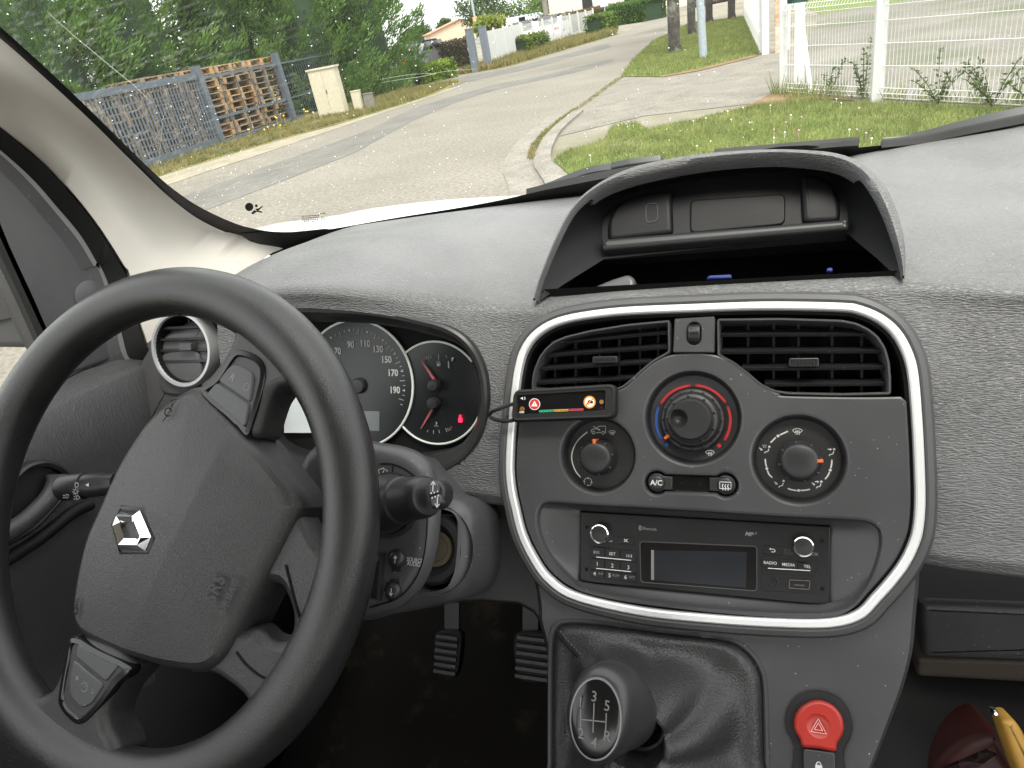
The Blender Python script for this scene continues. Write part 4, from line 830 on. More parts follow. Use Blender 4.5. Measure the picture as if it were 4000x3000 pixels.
# stalks
def stalk(A, B, prof, up=(0, 0, 1)):
    A, B = np.array(A), np.array(B); d = (B-A); L = np.linalg.norm(d); d /= L; s1 = np.cross(d, up); s1 /= np.linalg.norm(s1); s2 = np.cross(s1, d)
    return [[A+d*(t*L)+(s1*math.cos(a)+s2*math.sin(a))*r for a in np.linspace(0, 2*math.pi, 33)[:-1]] for t, r in prof], A, d, L, s1, s2
A = C1.hit(*zS((300, 590))[0], .012); B = C1.hit(*zS((720, 528))[0], .042)
ws_ = thing('wiper_stalk', A+O3, 'thick black wiper stalk with arrow keys at its tip, right of the steering wheel', 'control stalk')
R, A_, d, L, s1, s2 = stalk(A, B, [(-.1, .019), (.08, .019), (.10, .0205), (.20, .0205), (.22, .0195), (.30, .0190), (.36, .0175), (.50, .0168), (.52, .0155), (.80, .0148), (.93, .0142), (.985, .0125), (1.0, .0100)])
m = M(); m.rings(R, True, True, True); m.obj('barrel', MT['black'], ws_)
tp = Pl(B, S.e1, S.e2); bo4 = [C1.off(.040).hit(u, v) for u, v in zS((722, 640), (850, 600), (852, 440), (790, 392), (690, 400))]
TPp = C1.off(.057); tb = rpoly([TPp.ab(u, v) for u, v in zS((735, 648), (800, 630), (850, 560), (853, 460), (815, 400), (765, 386), (690, 402))], .003, 4)
m = M(); m.prism(TPp, tb, -.014, 0.0, .0030, 4); tip = m.obj('tip_block', MT['black'], ws_)
for kp, kd, cpt in (([(722, 522), (806, 495), (795, 405), (705, 420)], 'up', (758, 443)), ([(745, 625), (835, 585), (815, 505), (724, 535)], 'down', (795, 578))):
    m = M(); m.prism(TPp, rpoly([TPp.ab(u, v, .002) for u, v in zS(*kp)], .002, 3), -.004, .0022, .001); kb = m.obj('key', MT['shroud'], tip); sym(kd, TPp.ab(*zS(cpt)[0], .002), .0040, .0025, kb, wd=.0007, pl=TPp)
m = M()
for q_ in ((742, 500), (770, 495), (798, 486), (752, 541), (778, 532), (804, 522)): m.poly(TPp, circle(TPp.ab(*zS(q_)[0], .002), .0006, 8), .0026)
m.obj('key_dots', MT['ink'], tip, sm=0)
for (x, y) in ((360, 478), (390, 462), (425, 430), (385, 505), (345, 510)):
    m = M(); SP = C1.off(.030); c = SP.ab(*zS((x, y))[0]); m.poly(SP, [(c[0]-.0022, c[1]-.0012), (c[0]-.0006, c[1]-.0014), (c[0]+.0022, c[1]+.0012), (c[0]+.0006, c[1]+.0012)], .0004); m.obj('scale_mark', MT['ink'], ws_, sm=0)
A = W_.hit(*zD((720, 1480))[0], -.060); B = W_.hit(*zD((372, 1512))[0], -.050)
ls = thing('light_stalk', B+O3, 'black light switch stalk with lamp symbols, left of the steering wheel', 'control stalk')
R, A_, d, L, s1, s2 = stalk(A, B, [(0, .0085), (.20, .0092), (.25, .0102), (.52, .0104), (.53, .0098), (.55, .0098), (.56, .0112), (.93, .0112), (.985, .0098), (1.0, .0070)])
m = M(); m.rings(R, True, True, True); m.obj('barrel', MT['black'], ls)
LP = Pl((A+B)/2, B*-1+A, (0, .6, .8)); LPn = LP.off(.0113)
for kind, x, y in (('0', 475, 1492), ('bulb', 468, 1533), ('beam', 410, 1562), ('beam', 475, 1570)):
    c = LPn.ab(*zD((x, y))[0]); m = M()
    if kind == '0': m.stroke(LPn, rrect(c[0]-.0014, c[1]-.0018, c[0]+.0014, c[1]+.0018, .0008, 2), .0005, .0003, True)
    elif kind == 'bulb':
        m.stroke(LPn, circle(c, .0016, 12), .0004, .0003, True)
        for k in range(8): t = k*math.pi/4; m.stroke(LPn, [(c[0]+.0023*math.cos(t), c[1]+.0023*math.sin(t)), (c[0]+.0032*math.cos(t), c[1]+.0032*math.sin(t))], .0004, .0003)
    else: m.stroke(LPn, [(c[0]-.0002, c[1]-.0016), (c[0]-.0002, c[1]+.0016), (c[0]+.0016, c[1]+.0014), (c[0]+.0028, c[1]), (c[0]+.0016, c[1]-.0014)], .0004, .0003, True); m.stroke(LPn, [(c[0]-.0012, c[1]+.001), (c[0]-.003, c[1]+.001)], .0004, .0003); m.stroke(LPn, [(c[0]-.0012, c[1]-.001), (c[0]-.003, c[1]-.001)], .0004, .0003)
    m.obj('symbol', MT['ink'], ls, sm=0)
c = LPn.ab(*zD((540, 1492))[0]); m = M(); m.poly(LPn, [(c[0]-.0018, c[1]), (c[0]+.0014, c[1]+.0016), (c[0]+.0014, c[1]-.0016)], .0003); m.obj('symbol', MT['ink'], ls, sm=0)

# ------------------------------------------------------------------ windscreen, pillar, door
def glassmat(name, dirt=True, tint=(.93, .96, .95)):
    m = bpy.data.materials.new(name); m.use_nodes = True; n = m.node_tree; n.nodes.clear(); L = n.links.new
    out = N(n, "OutputMaterial"); tr = N(n, "BsdfTransparent"); tr.inputs[0].default_value = (*tint, 1); gl = N(n, "BsdfGlossy", Roughness=.02)
    fr = N(n, "Fresnel", IOR=1.12); mx = N(n, "MixShader"); L(fr.outputs[0], mx.inputs[0]); L(tr.outputs[0], mx.inputs[1]); L(gl.outputs[0], mx.inputs[2]); src = mx.outputs[0]
    if dirt:
        tc = N(n, "TexCoord"); v = N(n, "TexVoronoi", Scale=230.); L(tc.outputs['Object'], v.inputs['Vector']); sp = N(n, "SeparateColor"); L(v.outputs['Color'], sp.inputs[0])
        rs = N(n, "MapRange"); L(sp.outputs[1], rs.inputs[0]); rs.inputs[3].default_value = .02; rs.inputs[4].default_value = .15
        lt = N(n, "Math", operation='LESS_THAN'); L(v.outputs['Distance'], lt.inputs[0]); L(rs.outputs[0], lt.inputs[1])
        sx = N(n, "SeparateXYZ"); L(tc.outputs['Object'], sx.inputs[0])
        ms = N(n, "MapRange"); L(sx.outputs[0], ms.inputs[0]); ms.inputs[1].default_value = -.62; ms.inputs[2].default_value = .15; ms.inputs[3].default_value = .55; ms.inputs[4].default_value = .985
        gt = N(n, "Math", operation='GREATER_THAN'); L(sp.outputs[0], gt.inputs[0]); L(ms.outputs[0], gt.inputs[1])
        mu = N(n, "Math", operation='MULTIPLY'); L(lt.outputs[0], mu.inputs[0]); L(gt.outputs[0], mu.inputs[1])
        # smeared film and long scratches towards the unswept corner
        mp = N(n, "Mapping"); L(tc.outputs['Object'], mp.inputs[0]); mp.inputs['Rotation'].default_value = (0, rad(-42), rad(20)); mp.inputs['Scale'].default_value = (6, 60, 60)
        sm_ = N(n, "TexNoise", Scale=5., Detail=4.); L(mp.outputs[0], sm_.inputs['Vector']); r1 = ramp(n, .52, (0, 0, 0), .78, (1, 1, 1), sm_.outputs['Fac'])
        mk = N(n, "MapRange"); L(sx.outputs[0], mk.inputs[0]); mk.inputs[1].default_value = -.52; mk.inputs[2].default_value = -.28; mk.inputs[3].default_value = .10; mk.inputs[4].default_value = .0
        f2 = N(n, "Math", operation='MULTIPLY'); L(r1.outputs[0], f2.inputs[0]); L(mk.outputs[0], f2.inputs[1])
        mxm = N(n, "Math", operation='MAXIMUM'); m9 = N(n, "Math", operation='MULTIPLY'); L(mu.outputs[0], m9.inputs[0]); m9.inputs[1].default_value = .8; L(m9.outputs[0], mxm.inputs[0]); L(f2.outputs[0], mxm.inputs[1])
        ad = N(n, "Math", operation='ADD'); L(mxm.outputs[0], ad.inputs[0]); ad.inputs[1].default_value = .010; ad.use_clamp = True
        tl = N(n, "BsdfTranslucent"); tl.inputs[0].default_value = (.85, .87, .84, 1); m2 = N(n, "MixShader"); L(ad.outputs[0], m2.inputs[0]); L(src, m2.inputs[1]); L(tl.outputs[0], m2.inputs[2]); src = m2.outputs[0]
    L(src, out.inputs[0]); return m
WK = 1.07
def ws_y(x, z): return base_y(x)-WK*(z-base_z(x))+.004
def WS(x, z, h=0.0): n_ = np.array((0, -.683, -.730)); return np.array((x, ws_y(x, z), z))+n_*h
def ws_hit(u, v, h=0.0):
    d = ray(u, v); lo, hi = .2, 3.0
    for _ in range(50):
        mid = (lo+hi)/2; p = d*mid
        if p[1] < ws_y(p[0], p[2])+h*-.683*2: lo = mid
        else: hi = mid
    p = d*((lo+hi)/2); return p
wsc = thing('windscreen', WS(XC, -.2)+O3, 'dusty laminated windscreen with speckled dirt and a black printed border', 'windscreen')
m = M(); m.grid([[WS(x, z) for x in np.linspace(-.64, .56, 40)] for z in np.linspace(-.215, .40, 20)]); m.obj('glass_pane', glassmat('windscreen_glass'), wsc, sm=80)
edgeA = zA((-250, 20), (0, 222), (150, 352), (300, 488), (450, 626), (600, 768), (750, 918), (900, 1066), (1000, 1164), (1100, 1248), (1200, 1322), (1300, 1378), (1400, 1422), (1500, 1452), (1620, 1475), (1700, 1482))
edgeB = zA((-250, -35), (0, 165), (150, 298), (300, 436), (450, 578), (600, 722), (750, 872), (900, 1018), (1000, 1110), (1100, 1190), (1200, 1258), (1300, 1312), (1400, 1358), (1500, 1395), (1620, 1422), (1700, 1432))
frit = plastic('frit_black', (.004, .004, .004), .5, None)
pa = [ws_hit(u, v, .002) for u, v in cr(edgeA, 3)]; pb = [ws_hit(u, v, .002) for u, v in cr(edgeB, 3)]
m = M(); m.grid([[p+np.array((-.05, .0, -.0)) for p in pa], pa, pb]); m.obj('black_border', frit, wsc, 'black printed border along the pillar', sm=80)
bt = zA((1480, 1445), (1560, 1436), (1660, 1430), (1800, 1432), (2000, 1412))+zB((0, 1412), (250, 1368), (500, 1326), (800, 1278), (1050, 1232), (1300, 1174), (1600, 1116), (1800, 1078))+zC((700, 905), (1100, 915), (1500, 880), (1900, 850), (2300, 815))
tp_ = [ws_hit(u, v, .003) for u, v in cr(bt, 3)]
m = M(); m.grid([tp_, [np.array((p[0], base_y(p[0])+.012, base_z(p[0])-.018)) for p in tp_]]); m.obj('black_border', frit, wsc, 'black printed border along the base', sm=80)
def wsab(u, v): return ws_hit(u, v, .0015)
ap = lambda pts, nm, mt: (lambda m: m.obj(nm, mt, wsc, sm=0))(M().add([wsab(*q) for q in zA(pts)], [tuple(range(len(pts)))]))
ap(circle((1538, 1277), 26, 18), 'airbag_symbol', frit); ap(circle((1582, 1270), 9, 12), 'airbag_symbol', frit)
for q in ([(1618, 1270), (1622, 1276), (1596, 1298), (1590, 1290)], [(1574, 1288), (1596, 1286), (1604, 1296), (1586, 1300)], [(1584, 1296), (1620, 1306), (1618, 1314), (1582, 1306)], [(1568, 1296), (1590, 1304), (1560, 1324), (1550, 1318)], [(1566, 1300), (1574, 1304), (1556, 1322), (1550, 1316)]): ap(q, 'airbag_symbol', frit)
for (x0, y0, x1, y1, n_) in ((1862, 1335, 1972, 1328, 12), (1862, 1347, 1972, 1340, 11), (1866, 1358, 1968, 1352, 9), (1925, 1368, 1940, 1367, 2), (1976, 1318, 2010, 1315, 4), (1878, 1366, 1908, 1364, 4)):
    for k in range(n_):
        t = k/n_; x = x0+(x1-x0)*t; y = y0+(y1-y0)*t; ww = (x1-x0)/n_*.6; ap([(x, y-3), (x+ww, y-3.3), (x+ww, y+3), (x, y+3.3)], 'glazing_mark', frit)
m = M(); m.add([wsab(*q) for q in zA(circle((1992, 1350), 11, 14)+circle((1992, 1350), 8.5, 14))], [(i, (i+1) % 14, 14+(i+1) % 14, 14+i) for i in range(14)]); m.obj('glazing_mark', frit, wsc, sm=0)

def curve_x(pts, x): return [onx(u, v, x if not hasattr(x, '__len__') else x[i]) for i, (u, v) in enumerate(pts)]
def rowx(pts, x0, x1, n=44):
    q = resample(cr(pts, 5), n); return [onx(p[0], p[1], x0+(x1-x0)*i/(n-1)) for i, p in enumerate(q)]
pil = thing('pillar_trim', np.array((-.63, .6, -.2))+O3, 'beige plastic trim of the left windscreen pillar', 'pillar trim')
r1 = [p for p in resample(cr([ws_hit(u, v, .004) for u, v in zA((-250, 35), (0, 236), (150, 366), (300, 502), (450, 640), (600, 782), (750, 932), (900, 1080), (1000, 1178), (1100, 1262), (1200, 1336), (1300, 1392), (1400, 1436), (1500, 1466), (1620, 1495), (1765, 1527))], 5), 44)]
cz = zA((-250, 300), (0, 450), (250, 612), (500, 802), (700, 982), (850, 1128), (950, 1238), (1040, 1330), (1120, 1394), (1200, 1430), (1280, 1440), (1400, 1424), (1520, 1440), (1680, 1560))
rx = lambda pts, dx, n=44: [onx(q[0], q[1], r1[k][0]+dx) for k, q in enumerate(resample(cr(pts, 5), n))]
r2 = rx(cz, -.010); r3 = rx(zA((-250, 400), (0, 530), (250, 690), (480, 880), (650, 1060), (800, 1250), (900, 1380), (1000, 1480), (1150, 1560), (1350, 1590), (1480, 1700)), -.022)
r4 = rowx(zA((-250, 580), (0, 779), (250, 980), (450, 1190), (600, 1380), (700, 1530), (780, 1659))+zD((790, 160), (820, 260), (865, 480), (892, 560), (910, 615)), -.655, -.655); r5 = [p+np.array((-.02, .01, 0)) for p in r4]
def smooth_row(r, k=6):
    A_ = np.array(r)
    for _ in range(k): A_[1:-1] = (A_[:-2]+A_[1:-1]*2+A_[2:])/4
    return list(A_)
mid23 = [a*.5+b*.5 for a, b in zip(r1, r2)]; mid34 = [a*.5+b*.5+np.array((.004, -.001, 0)) for a, b in zip(r3, r4)]
m = M(); m.grid([r1, mid23, smooth_row(r2), smooth_row(r3), smooth_row(mid34), r4, r5]); m.obj('trim_skin', MT['beige'], pil, sm=70)
r0 = [p+np.array((-.03, .02, 0)) for p in r1]

door = thing('door', np.array((-.69, .3, -1.0))+O3, 'dark left front door with window frame, sail panel and inner lining', 'car door')
c2 = zA((-250, 570), (0, 770), (250, 972), (450, 1184), (600, 1374), (700, 1526), (780, 1659))+zD((790, 160), (820, 260), (865, 480), (892, 560), (912, 625))
c3 = zA((-250, 720), (0, 925), (200, 1105), (350, 1276), (500, 1456), (620, 1659))+zD((605, 110), (675, 270), (745, 530), (790, 700), (850, 760))
c4 = zA((-250, 750), (0, 950), (180, 1122), (330, 1296), (480, 1480), (590, 1659))+zD((585, 110), (648, 270), (715, 530), (755, 690), (830, 780))
m = M(); m.grid([rowx(c2, -.668, -.668), [p+np.array((.012, 0, 0)) for p in rowx([((a[0]+b[0])/2, (a[1]+b[1])/2) for a, b in zip(resample(c2, 14), resample(c3, 14))], -.668, -.668)], rowx(c3, -.672, -.672)]); m.obj('door_seal', MT['rubber'], door, 'black rubber door seal', sm=70)
m = M(); m.grid([rowx(c4, -.6712, -.6712), [p+np.array((-.012, -.03, 0)) for p in rowx(c4, -.6712, -.6712)]]); m.obj('frame_inner', MT['shroud'], door); m = M(); m.grid([rowx(c3, -.671, -.671), rowx(c4, -.671, -.671)]); m.obj('frame_edge', plastic('frame_grey', (.20, .195, .19), .45, None), door)
sail = zA((-250, 760), (0, 955), (180, 1128), (330, 1302), (480, 1486), (590, 1659))+zD((585, 112), (648, 272), (712, 530), (752, 700), (610, 745), (470, 800), (300, 900), (0, 200), (-80, 0))+zA((-160, 1300))
Dp = Pl((-.676, 0, 0), (0, 1, 0), (0, 0, 1))            # door plane, normal towards the cabin
so_ = ccw([Dp.ab(u, v) for u, v in zA((-260, 745), (0, 955), (180, 1128), (330, 1302), (480, 1486), (590, 1659))+zD((590, 112), (652, 272), (716, 530), (755, 702), (600, 752), (470, 800), (400, 850), (262, 590), (140, 330), (12, 50), (-120, -240), (-260, -520))])
m = M(); m.prism(Dp, so_, -.03, 0.0, .004); m.obj('sail_panel', MT['shroud'], door)
tw = Dp.ab(*zD((560, 340))[0]); m = M(); m.lathe(Dp, tw, [(.0195, -.001), (.019, .0016), (.017, .0026), (.001, .0028)], 36); m.obj('tweeter_cover', MT['shroud'], door)
gm = M(); ga = [Dp.hit(u, v, -.004) for u, v in zD((-120, -280), (0, 20), (140, 320), (260, 590), (360, 800))]; gm.sweep(cr(ga, 4), [(-.006, -.004), (.006, -.004), (.006, .004), (-.006, .004)], False, (1, 0, 0)); gm.obj('window_channel', MT['rubber'], door, 'black rubber window channel')
# door lining
m = M(); rows = []
for pts, x in ((((-300, 1330), (200, 960), (470, 800), (610, 748), (755, 700), (900, 690)), -.690), (((-300, 1340), (200, 975), (470, 812), (610, 760), (755, 712), (900, 700)), -.674), (((-330, 1500), (0, 1190), (310, 1000), (560, 880), (820, 775), (960, 740)), -.655), (((-330, 1560), (0, 1250), (310, 1040), (560, 915), (830, 800), (960, 770)), -.650), (((-360, 1900), (0, 1640), (300, 1440), (560, 1340), (800, 1250), (960, 1200)), -.646), (((-400, 2300), (0, 2050), (300, 1900), (560, 1800), (800, 1700), (960, 1650)), -.640), (((-500, 3300), (0, 3100), (300, 3000), (560, 2900), (800, 2800), (960, 2700)), -.640)):
    q = resample(cr(zD(*pts), 5), 40); rows.append([onx(p[0], p[1], x) for p in q])
m.grid(rows); m.obj('door_lining', plastic('door_plastic', (.05, .05, .053), .5, 'streak', 420., .5, .45, .3, stretch=(1.6, 1.6, .35)), door, sm=60)
Dq = Pl((-.640, 0, 0), (0, 1, 0), (0, 0, 1))
po_ = rpoly([Dq.ab(u, v) for u, v in zD((60, 1480), (160, 1372), (290, 1348), (390, 1400), (440, 1490), (330, 1620), (200, 1760), (-40, 1900), (-200, 1850))], .01, 4)
m = M(); m.profile(Dq, po_, [(.003, -.004), (.0022, .003), (0, .0045), (-.003, .003), (-.004, -.004)]); m.fill(Dq, offset(ccw(po_), -.004), [], -.002); m.obj('pull_recess', MT['black'], door)
m = M(); hd = [Dq.hit(u, v, .010) for u, v in zD((350, 1430), (345, 1490), (310, 1560), (250, 1630), (150, 1720), (20, 1800), (-150, 1860))]; m.tube(cr(hd, 5), .0085, 14); m.obj('grab_handle', MT['shroud'], door)
m = M(); hd = [Dq.hit(u, v, .002) for u, v in zH((560, 30), (470, 70), (400, 120), (250, 240), (80, 350), (-100, 470))]; m.tube(cr(hd, 5), .006, 10); m.obj('armrest_edge', MT['rubber'], door)
pane = M(); pane.grid([[np.array((-.70-.06*max(0, z), y, z)) for y in np.linspace(-.55, .66, 6)] for z in (-.23, 0, .3)]); pane.obj('window_pane', glassmat('side_glass', False), door, sm=80)
# door mirror outside
my = .60; dm = thing('door_mirror', ony(*zD((60, 640))[0], my)+O3, 'dark grey outside mirror seen through the left side window', 'door mirror')
Mp = Pl((0, my, 0), (1, 0, 0), (0, 0, 1)); Mp = Pl((-.9, my, -.1), (.93, .36, 0), (0, 0, 1))
mo = [Mp.ab(u, v) for u, v in zD((-300, -320), (-20, -100), (120, 280), (300, 640), (280, 662), (-300, 655))]
m = M(); m.prism(Mp, rpoly(mo, .01, 3), -.09, 0.0, .012, 4); m.obj('mirror_housing', MT['grey'], dm)
m = M(); m.prism(Mp, rpoly([Mp.ab(u, v) for u, v in zD((-280, -150), (0, 150), (108, 455), (0, 480), (-280, 520))], .008, 3), -.002, .003, .002); m.obj('mirror_cap_panel', MT['shroud'], dm)

# dash end and round side vent
VL = tilt_plane((-.58, .535, -.24), 22)
de = ccw(resample(ccw([VL.ab(u, v) for u, v in cr(zD((1060, 520), (960, 575), (890, 650), (820, 780), (760, 930), (712, 1100), (675, 1280), (655, 1460), (700, 1560), (1000, 1560), (1300, 1500), (1340, 1200), (1330, 800), (1280, 500), (1180, 470)), 5, True)]), 100, True))
m = M(); m.prism(VL, de, -.10, .0, .012, 4); m.obj('dash_end', MT['grey'], dash, 'smooth grey end of the dashboard', sm=60)
m = M(); sq = [VL.hit(u, v, .0003) for u, v in zD((702, 1112), (780, 1115), (858, 1118))]; m.tube(sq, .0007, 6); m.obj('panel_seam', MT['cavity'], dash)
m = M(); m.prism(VL, ccw(resample(ccw([VL.ab(u, v, .003) for u, v in cr(zD((1010, 680), (985, 780), (975, 870), (1000, 920), (1060, 940), (1150, 930), (1250, 850), (1200, 650)), 5, True)]), 60, True)), -.002, .003, .003); m.obj('vent_base', MT['shroud'], dash)
vc = VL.ab(*zD((1158, 652))[0]); vr = .0405
sv = thing('side_air_vent', VL.at(*vc)+O3, 'round air vent with silver ring at the left end of the dashboard', 'air vent')
m = M(); m.lathe(VL, vc, [(vr*1.02, -.005), (vr*1.02, .008), (vr*.98, .0105), (vr*.91, .0105), (vr*.88, .008)], 56, False); m.obj('vent_ring', plastic('vent_silver', (.42, .43, .44), .38, None, metal=.4), sv, 'silver vent ring')
m = M(); m.lathe(VL, vc, [(vr*.885, .0085), (vr*.85, .004), (vr*.84, -.025), (.001, -.025)], 48); m.obj('vent_barrel', MT['cavity'], sv)
for y in (528, 600, 668, 737):
    b = VL.ab(*zD((1158, y))[0], .004)[1]-vc[1]; hw = math.sqrt(max(.0001, (vr*.85)**2-b*b)); m = M(); m.box(VL.at(vc[0], vc[1]+b, -.002), (VL.e1, VL.e2*.96-VL.n*.28, VL.n*.96+VL.e2*.28), (hw, .0013, .006)); m.obj('slat', MT['vent'], sv)
for x in (1125, 1180, 1250):
    a = VL.ab(*zD((x, 640))[0], -.01)[0]-vc[0]; hw = math.sqrt(max(.0001, (vr*.84)**2-a*a)); m = M(); m.box(VL.at(vc[0]+a, vc[1], -.016), (VL.e1, VL.e2, VL.n), (.0009, hw, .006)); m.obj('vane', MT['vent'], sv)
tb_ = VL.ab(*zD((1150, 640))[0], .007); m = M(); m.prism(VL, rrect(tb_[0]-.0085, tb_[1]-.004, tb_[0]+.0085, tb_[1]+.004, .001), .0, .0095, .001); m.obj('tab', MT['shroud'], sv)

# ------------------------------------------------------------------ console, gear lever, hazard switch
CP0 = S.at(0, -.090, -.006); C_ = tilt_plane(CP0, 48)
def cons_hit(u, v, h=0.0):
    p = S.hit(u, v, -.006+h)
    if (p-S.p0)@S.e2 < -.090: p = C_.hit(u, v, h)
    return p
con = thing('center_console', C_.at(.12, -.1, -.1)+O3, 'grey plastic console below the radio around the gear lever', 'console')
erows = [(1180, 1130, 1985), (1230, 1150, 1983), (1270, 1160, 1981), (1310, 1166, 1977), (1345, 1168, 1974), (1400, 1182, 1969), (1450, 1188, 1958), (1500, 1192, 1943), (1560, 1194, 1920), (1620, 1196, 1897), (1690, 1197, 1868), (1780, 1198, 1832), (1900, 1200, 1790), (2050, 1203, 1740)]
gfr = ccw(resample(ccw([C_.ab(u, v) for u, v in cr(zT([(1193, 1660), (1193, 1500), (1194, 1400), (1199, 1362), (1222, 1347), (1300, 1350), (1438, 1368), (1525, 1377), (1575, 1386), (1608, 1404), (1634, 1435), (1646, 1470), (1649, 1540), (1651, 1650), (1650, 1790), (1193, 1790)]), 4, True)]), 110, True))
m = M(); G2 = []
for v, ul, ur in erows:
    row = [cons_hit(ul*1.80832, v*1.80832)+np.array((-.010, .10, -.02)), cons_hit((ul-2)*1.80832, v*1.80832, -.006)]+[cons_hit((ul+(ur-ul)*t)*1.80832, v*1.80832) for t in np.linspace(0.006, .994, 60)]+[cons_hit((ur+3)*1.80832, v*1.80832, -.006), cons_hit(ur*1.80832, v*1.80832)+np.array((.006, .10, -.02))]
    G2.append(row)
G2 = [list(r) for r in zip(*[cr([G2[i][j] for i in range(len(G2))], 5) for j in range(len(G2[0]))])]
nc = len(G2[0])
for r in G2: m.v += [tuple(p) for p in r]
for i in range(len(G2)-1):
    for j in range(nc-1):
        c = (G2[i][j]+G2[i+1][j+1])/2; a, b = (c-C_.p0)@C_.e1, (c-C_.p0)@C_.e2
        sa, sb2 = (c-S.p0)@S.e1, (c-S.p0)@S.e2
        if abs((c-S.p0)@S.n) < .03 and inpoly(sa, sb2, ring_hole): continue
        if 1 < j < nc-3 and inpoly(a, b, offset(gfr, .0015)) and abs((c-C_.p0)@C_.n) < .012: continue
        m.f.append((i*nc+j, i*nc+j+1, (i+1)*nc+j+1, (i+1)*nc+j)); m.mi.append(0)
m.obj('console_skin', MT['shroud'], con, sm=50)
m = M(); m.profile(C_, gfr, [(.004, -.0005), (.003, .0012), (.0012, .0014), (.0, .0004), (-.0008, -.004)]); m.obj('gaiter_frame', MT['shroud'], con)
# hazard and lock switches
hz = zJ((790, 1390), (800, 1330), (840, 1275), (900, 1243), (960, 1240), (1030, 1270), (1080, 1330), (1096, 1400), (1085, 1450), (1055, 1500), (1040, 1550), (940, 1532), (846, 1522), (830, 1480), (800, 1430))
sur = zJ((742, 1390), (750, 1310), (800, 1225), (880, 1182), (970, 1180), (1060, 1215), (1125, 1290), (1152, 1380), (1142, 1460), (1105, 1530), (1098, 1600), (1098, 1760), (795, 1760), (795, 1600), (790, 1500), (758, 1440))
so2 = ccw(resample(ccw([C_.ab(u, v) for u, v in cr(sur, 4, True)]), 90, True)); ho2 = ccw(resample(ccw([C_.ab(u, v) for u, v in cr(hz, 4, True)]), 80, True))
m = M(); m.profile(C_, so2, [(.0006, .0004), (.0004, .0016), (0, .0018), (-.0008, .0012)]); m.fill(C_, offset(so2, -.0006), [], .0013); hsw = m.obj('switch_surround', MT['black'], con)
redb = plastic('hazard_red', (.45, .035, .025), .38, None, var=.03)
hcc = np.array(C_.ab(*zJ((943, 1400))[0], .006)); m = M(); m.profile(C_, ho2, [(0, .001), (0, .0052), (-.0008, .0066), (-.0022, .0072)]); dr_ = .0078
m.fill(C_, offset(ho2, -.0022), [circle(hcc, dr_, 32)], .0072); m.lathe(C_, hcc, [(dr_, .0072), (dr_*.85, .0064), (dr_*.5, .0055), (.0004, .0052)], 32); hb_ = m.obj('hazard_button', redb, con, 'round red hazard warning button')
m = M()
for k in (1.0, .52): m.stroke(C_, [hcc+np.array(q)*.0052*k+(0, -.0006) for q in ((0, 1.0), (-.95, -.68), (.95, -.68))], .0006, .0068, True)
m.obj('symbol', flat('pale_print', (.75, .62, .58)), hb_, sm=0)
lk = rpoly([C_.ab(u, v) for u, v in zJ((850, 1760), (1046, 1760), (1042, 1558), (848, 1532))], .002, 3); m = M(); m.prism(C_, lk, .001, .0060, .001); lkb = m.obj('lock_button', MT['panel'], con)
lc = np.array(C_.ab(*zJ((945, 1648))[0], .006)); m = M(); m.poly(C_, [lc+(-.0022, -.0026), lc+(.0022, -.0026), lc+(.0022, .0008), lc+(-.0022, .0008)], .0063); m.stroke(C_, [(lc[0]+.0014*math.cos(t), lc[1]+.0008+.0018*math.sin(t)) for t in np.linspace(0, math.pi, 9)], .0006, .0063); m.obj('symbol', MT['ink'], lkb, sm=0)
m = M(); m.lathe(C_, C_.ab(*zJ((1000, 1595))[0], .006), [(.0009, .0061), (.0006, .0064)], 10); m.obj('indicator', MT['grey'], lkb)

leather = plastic('gaiter_leather', (.030, .030, .031), .42, 'leather', 420., .35, .5, .1)
gl_ = thing('gear_lever', C_.at(*np.mean(gfr, 0))+O3, 'black gear lever with oval shift pattern plate in a leather gaiter', 'gear lever')
kp = ray(*zT((1287, 1552))[0])*.435                       # middle of the knob plate
kn_ = -kp/np.linalg.norm(kp)+np.array((-.20, .05, .10)); kn_ /= np.linalg.norm(kn_); ku = np.array((.06, .62, .78)); KP = Pl(kp, np.cross(ku, kn_), ku)
neck = KP.at(.035, -.030, -.085); fc = np.mean(gfr, 0)
R = []; gp = [np.array(p) for p in gfr]
nb = np.array(C_.ab(*zT((1400, 1590))[0])); 
for t, h, fold in ((0, -.002, 0), (.05, .004, 0), (.12, .006, .1), (.22, .004, .3), (.36, .010, .9), (.50, .022, 1.2), (.64, .034, 1.2), (.78, .044, 1.0), (.90, .052, .6), (.97, .058, .3)):
    ring = []
    for i, p in enumerate(gp):
        a = math.atan2(p[1]-fc[1], p[0]-fc[0]); q = p*(1-t)+(nb+.016*np.array((math.cos(a), math.sin(a))))*t
        f = (math.sin(3*a+.7+t*2.5)*.55+abs(math.sin(4*a+2.0+t*3))*.9-.5+math.sin(2*a-1.2)*.35)*.0115*fold; ring.append(C_.at(q[0], q[1], h+f))
    R.append(ring)
for e_, d_ in ((.0175, -.074), (.0150, -.066)): R.append([KP.at(.017+e_*math.cos(math.atan2(p[1]-fc[1], p[0]-fc[0])), -.017+e_*math.sin(math.atan2(p[1]-fc[1], p[0]-fc[0])), d_) for p in gp])
m = M(); m.rings(R, True); m.obj('gaiter', leather, gl_, 'soft leather gaiter', sm=80, sub=1)
st = [C_.hit(u, v, .0075) for u, v in zI((1462, 850), (1500, 905), (1560, 970), (1620, 1025), (1680, 1065))]
m = M(); m.tube(cr(st, 5), .0009, 6); m.obj('stitch_seam', MT['cavity'], gl_)
stc = flat('stitch_thread', (.09, .09, .085))
st2 = resample(cr([C_.hit(u, v, .0085) for u, v in zI((1490, 850), (1530, 905), (1590, 968), (1640, 1015), (1690, 1050))], 5), 24); m = M()
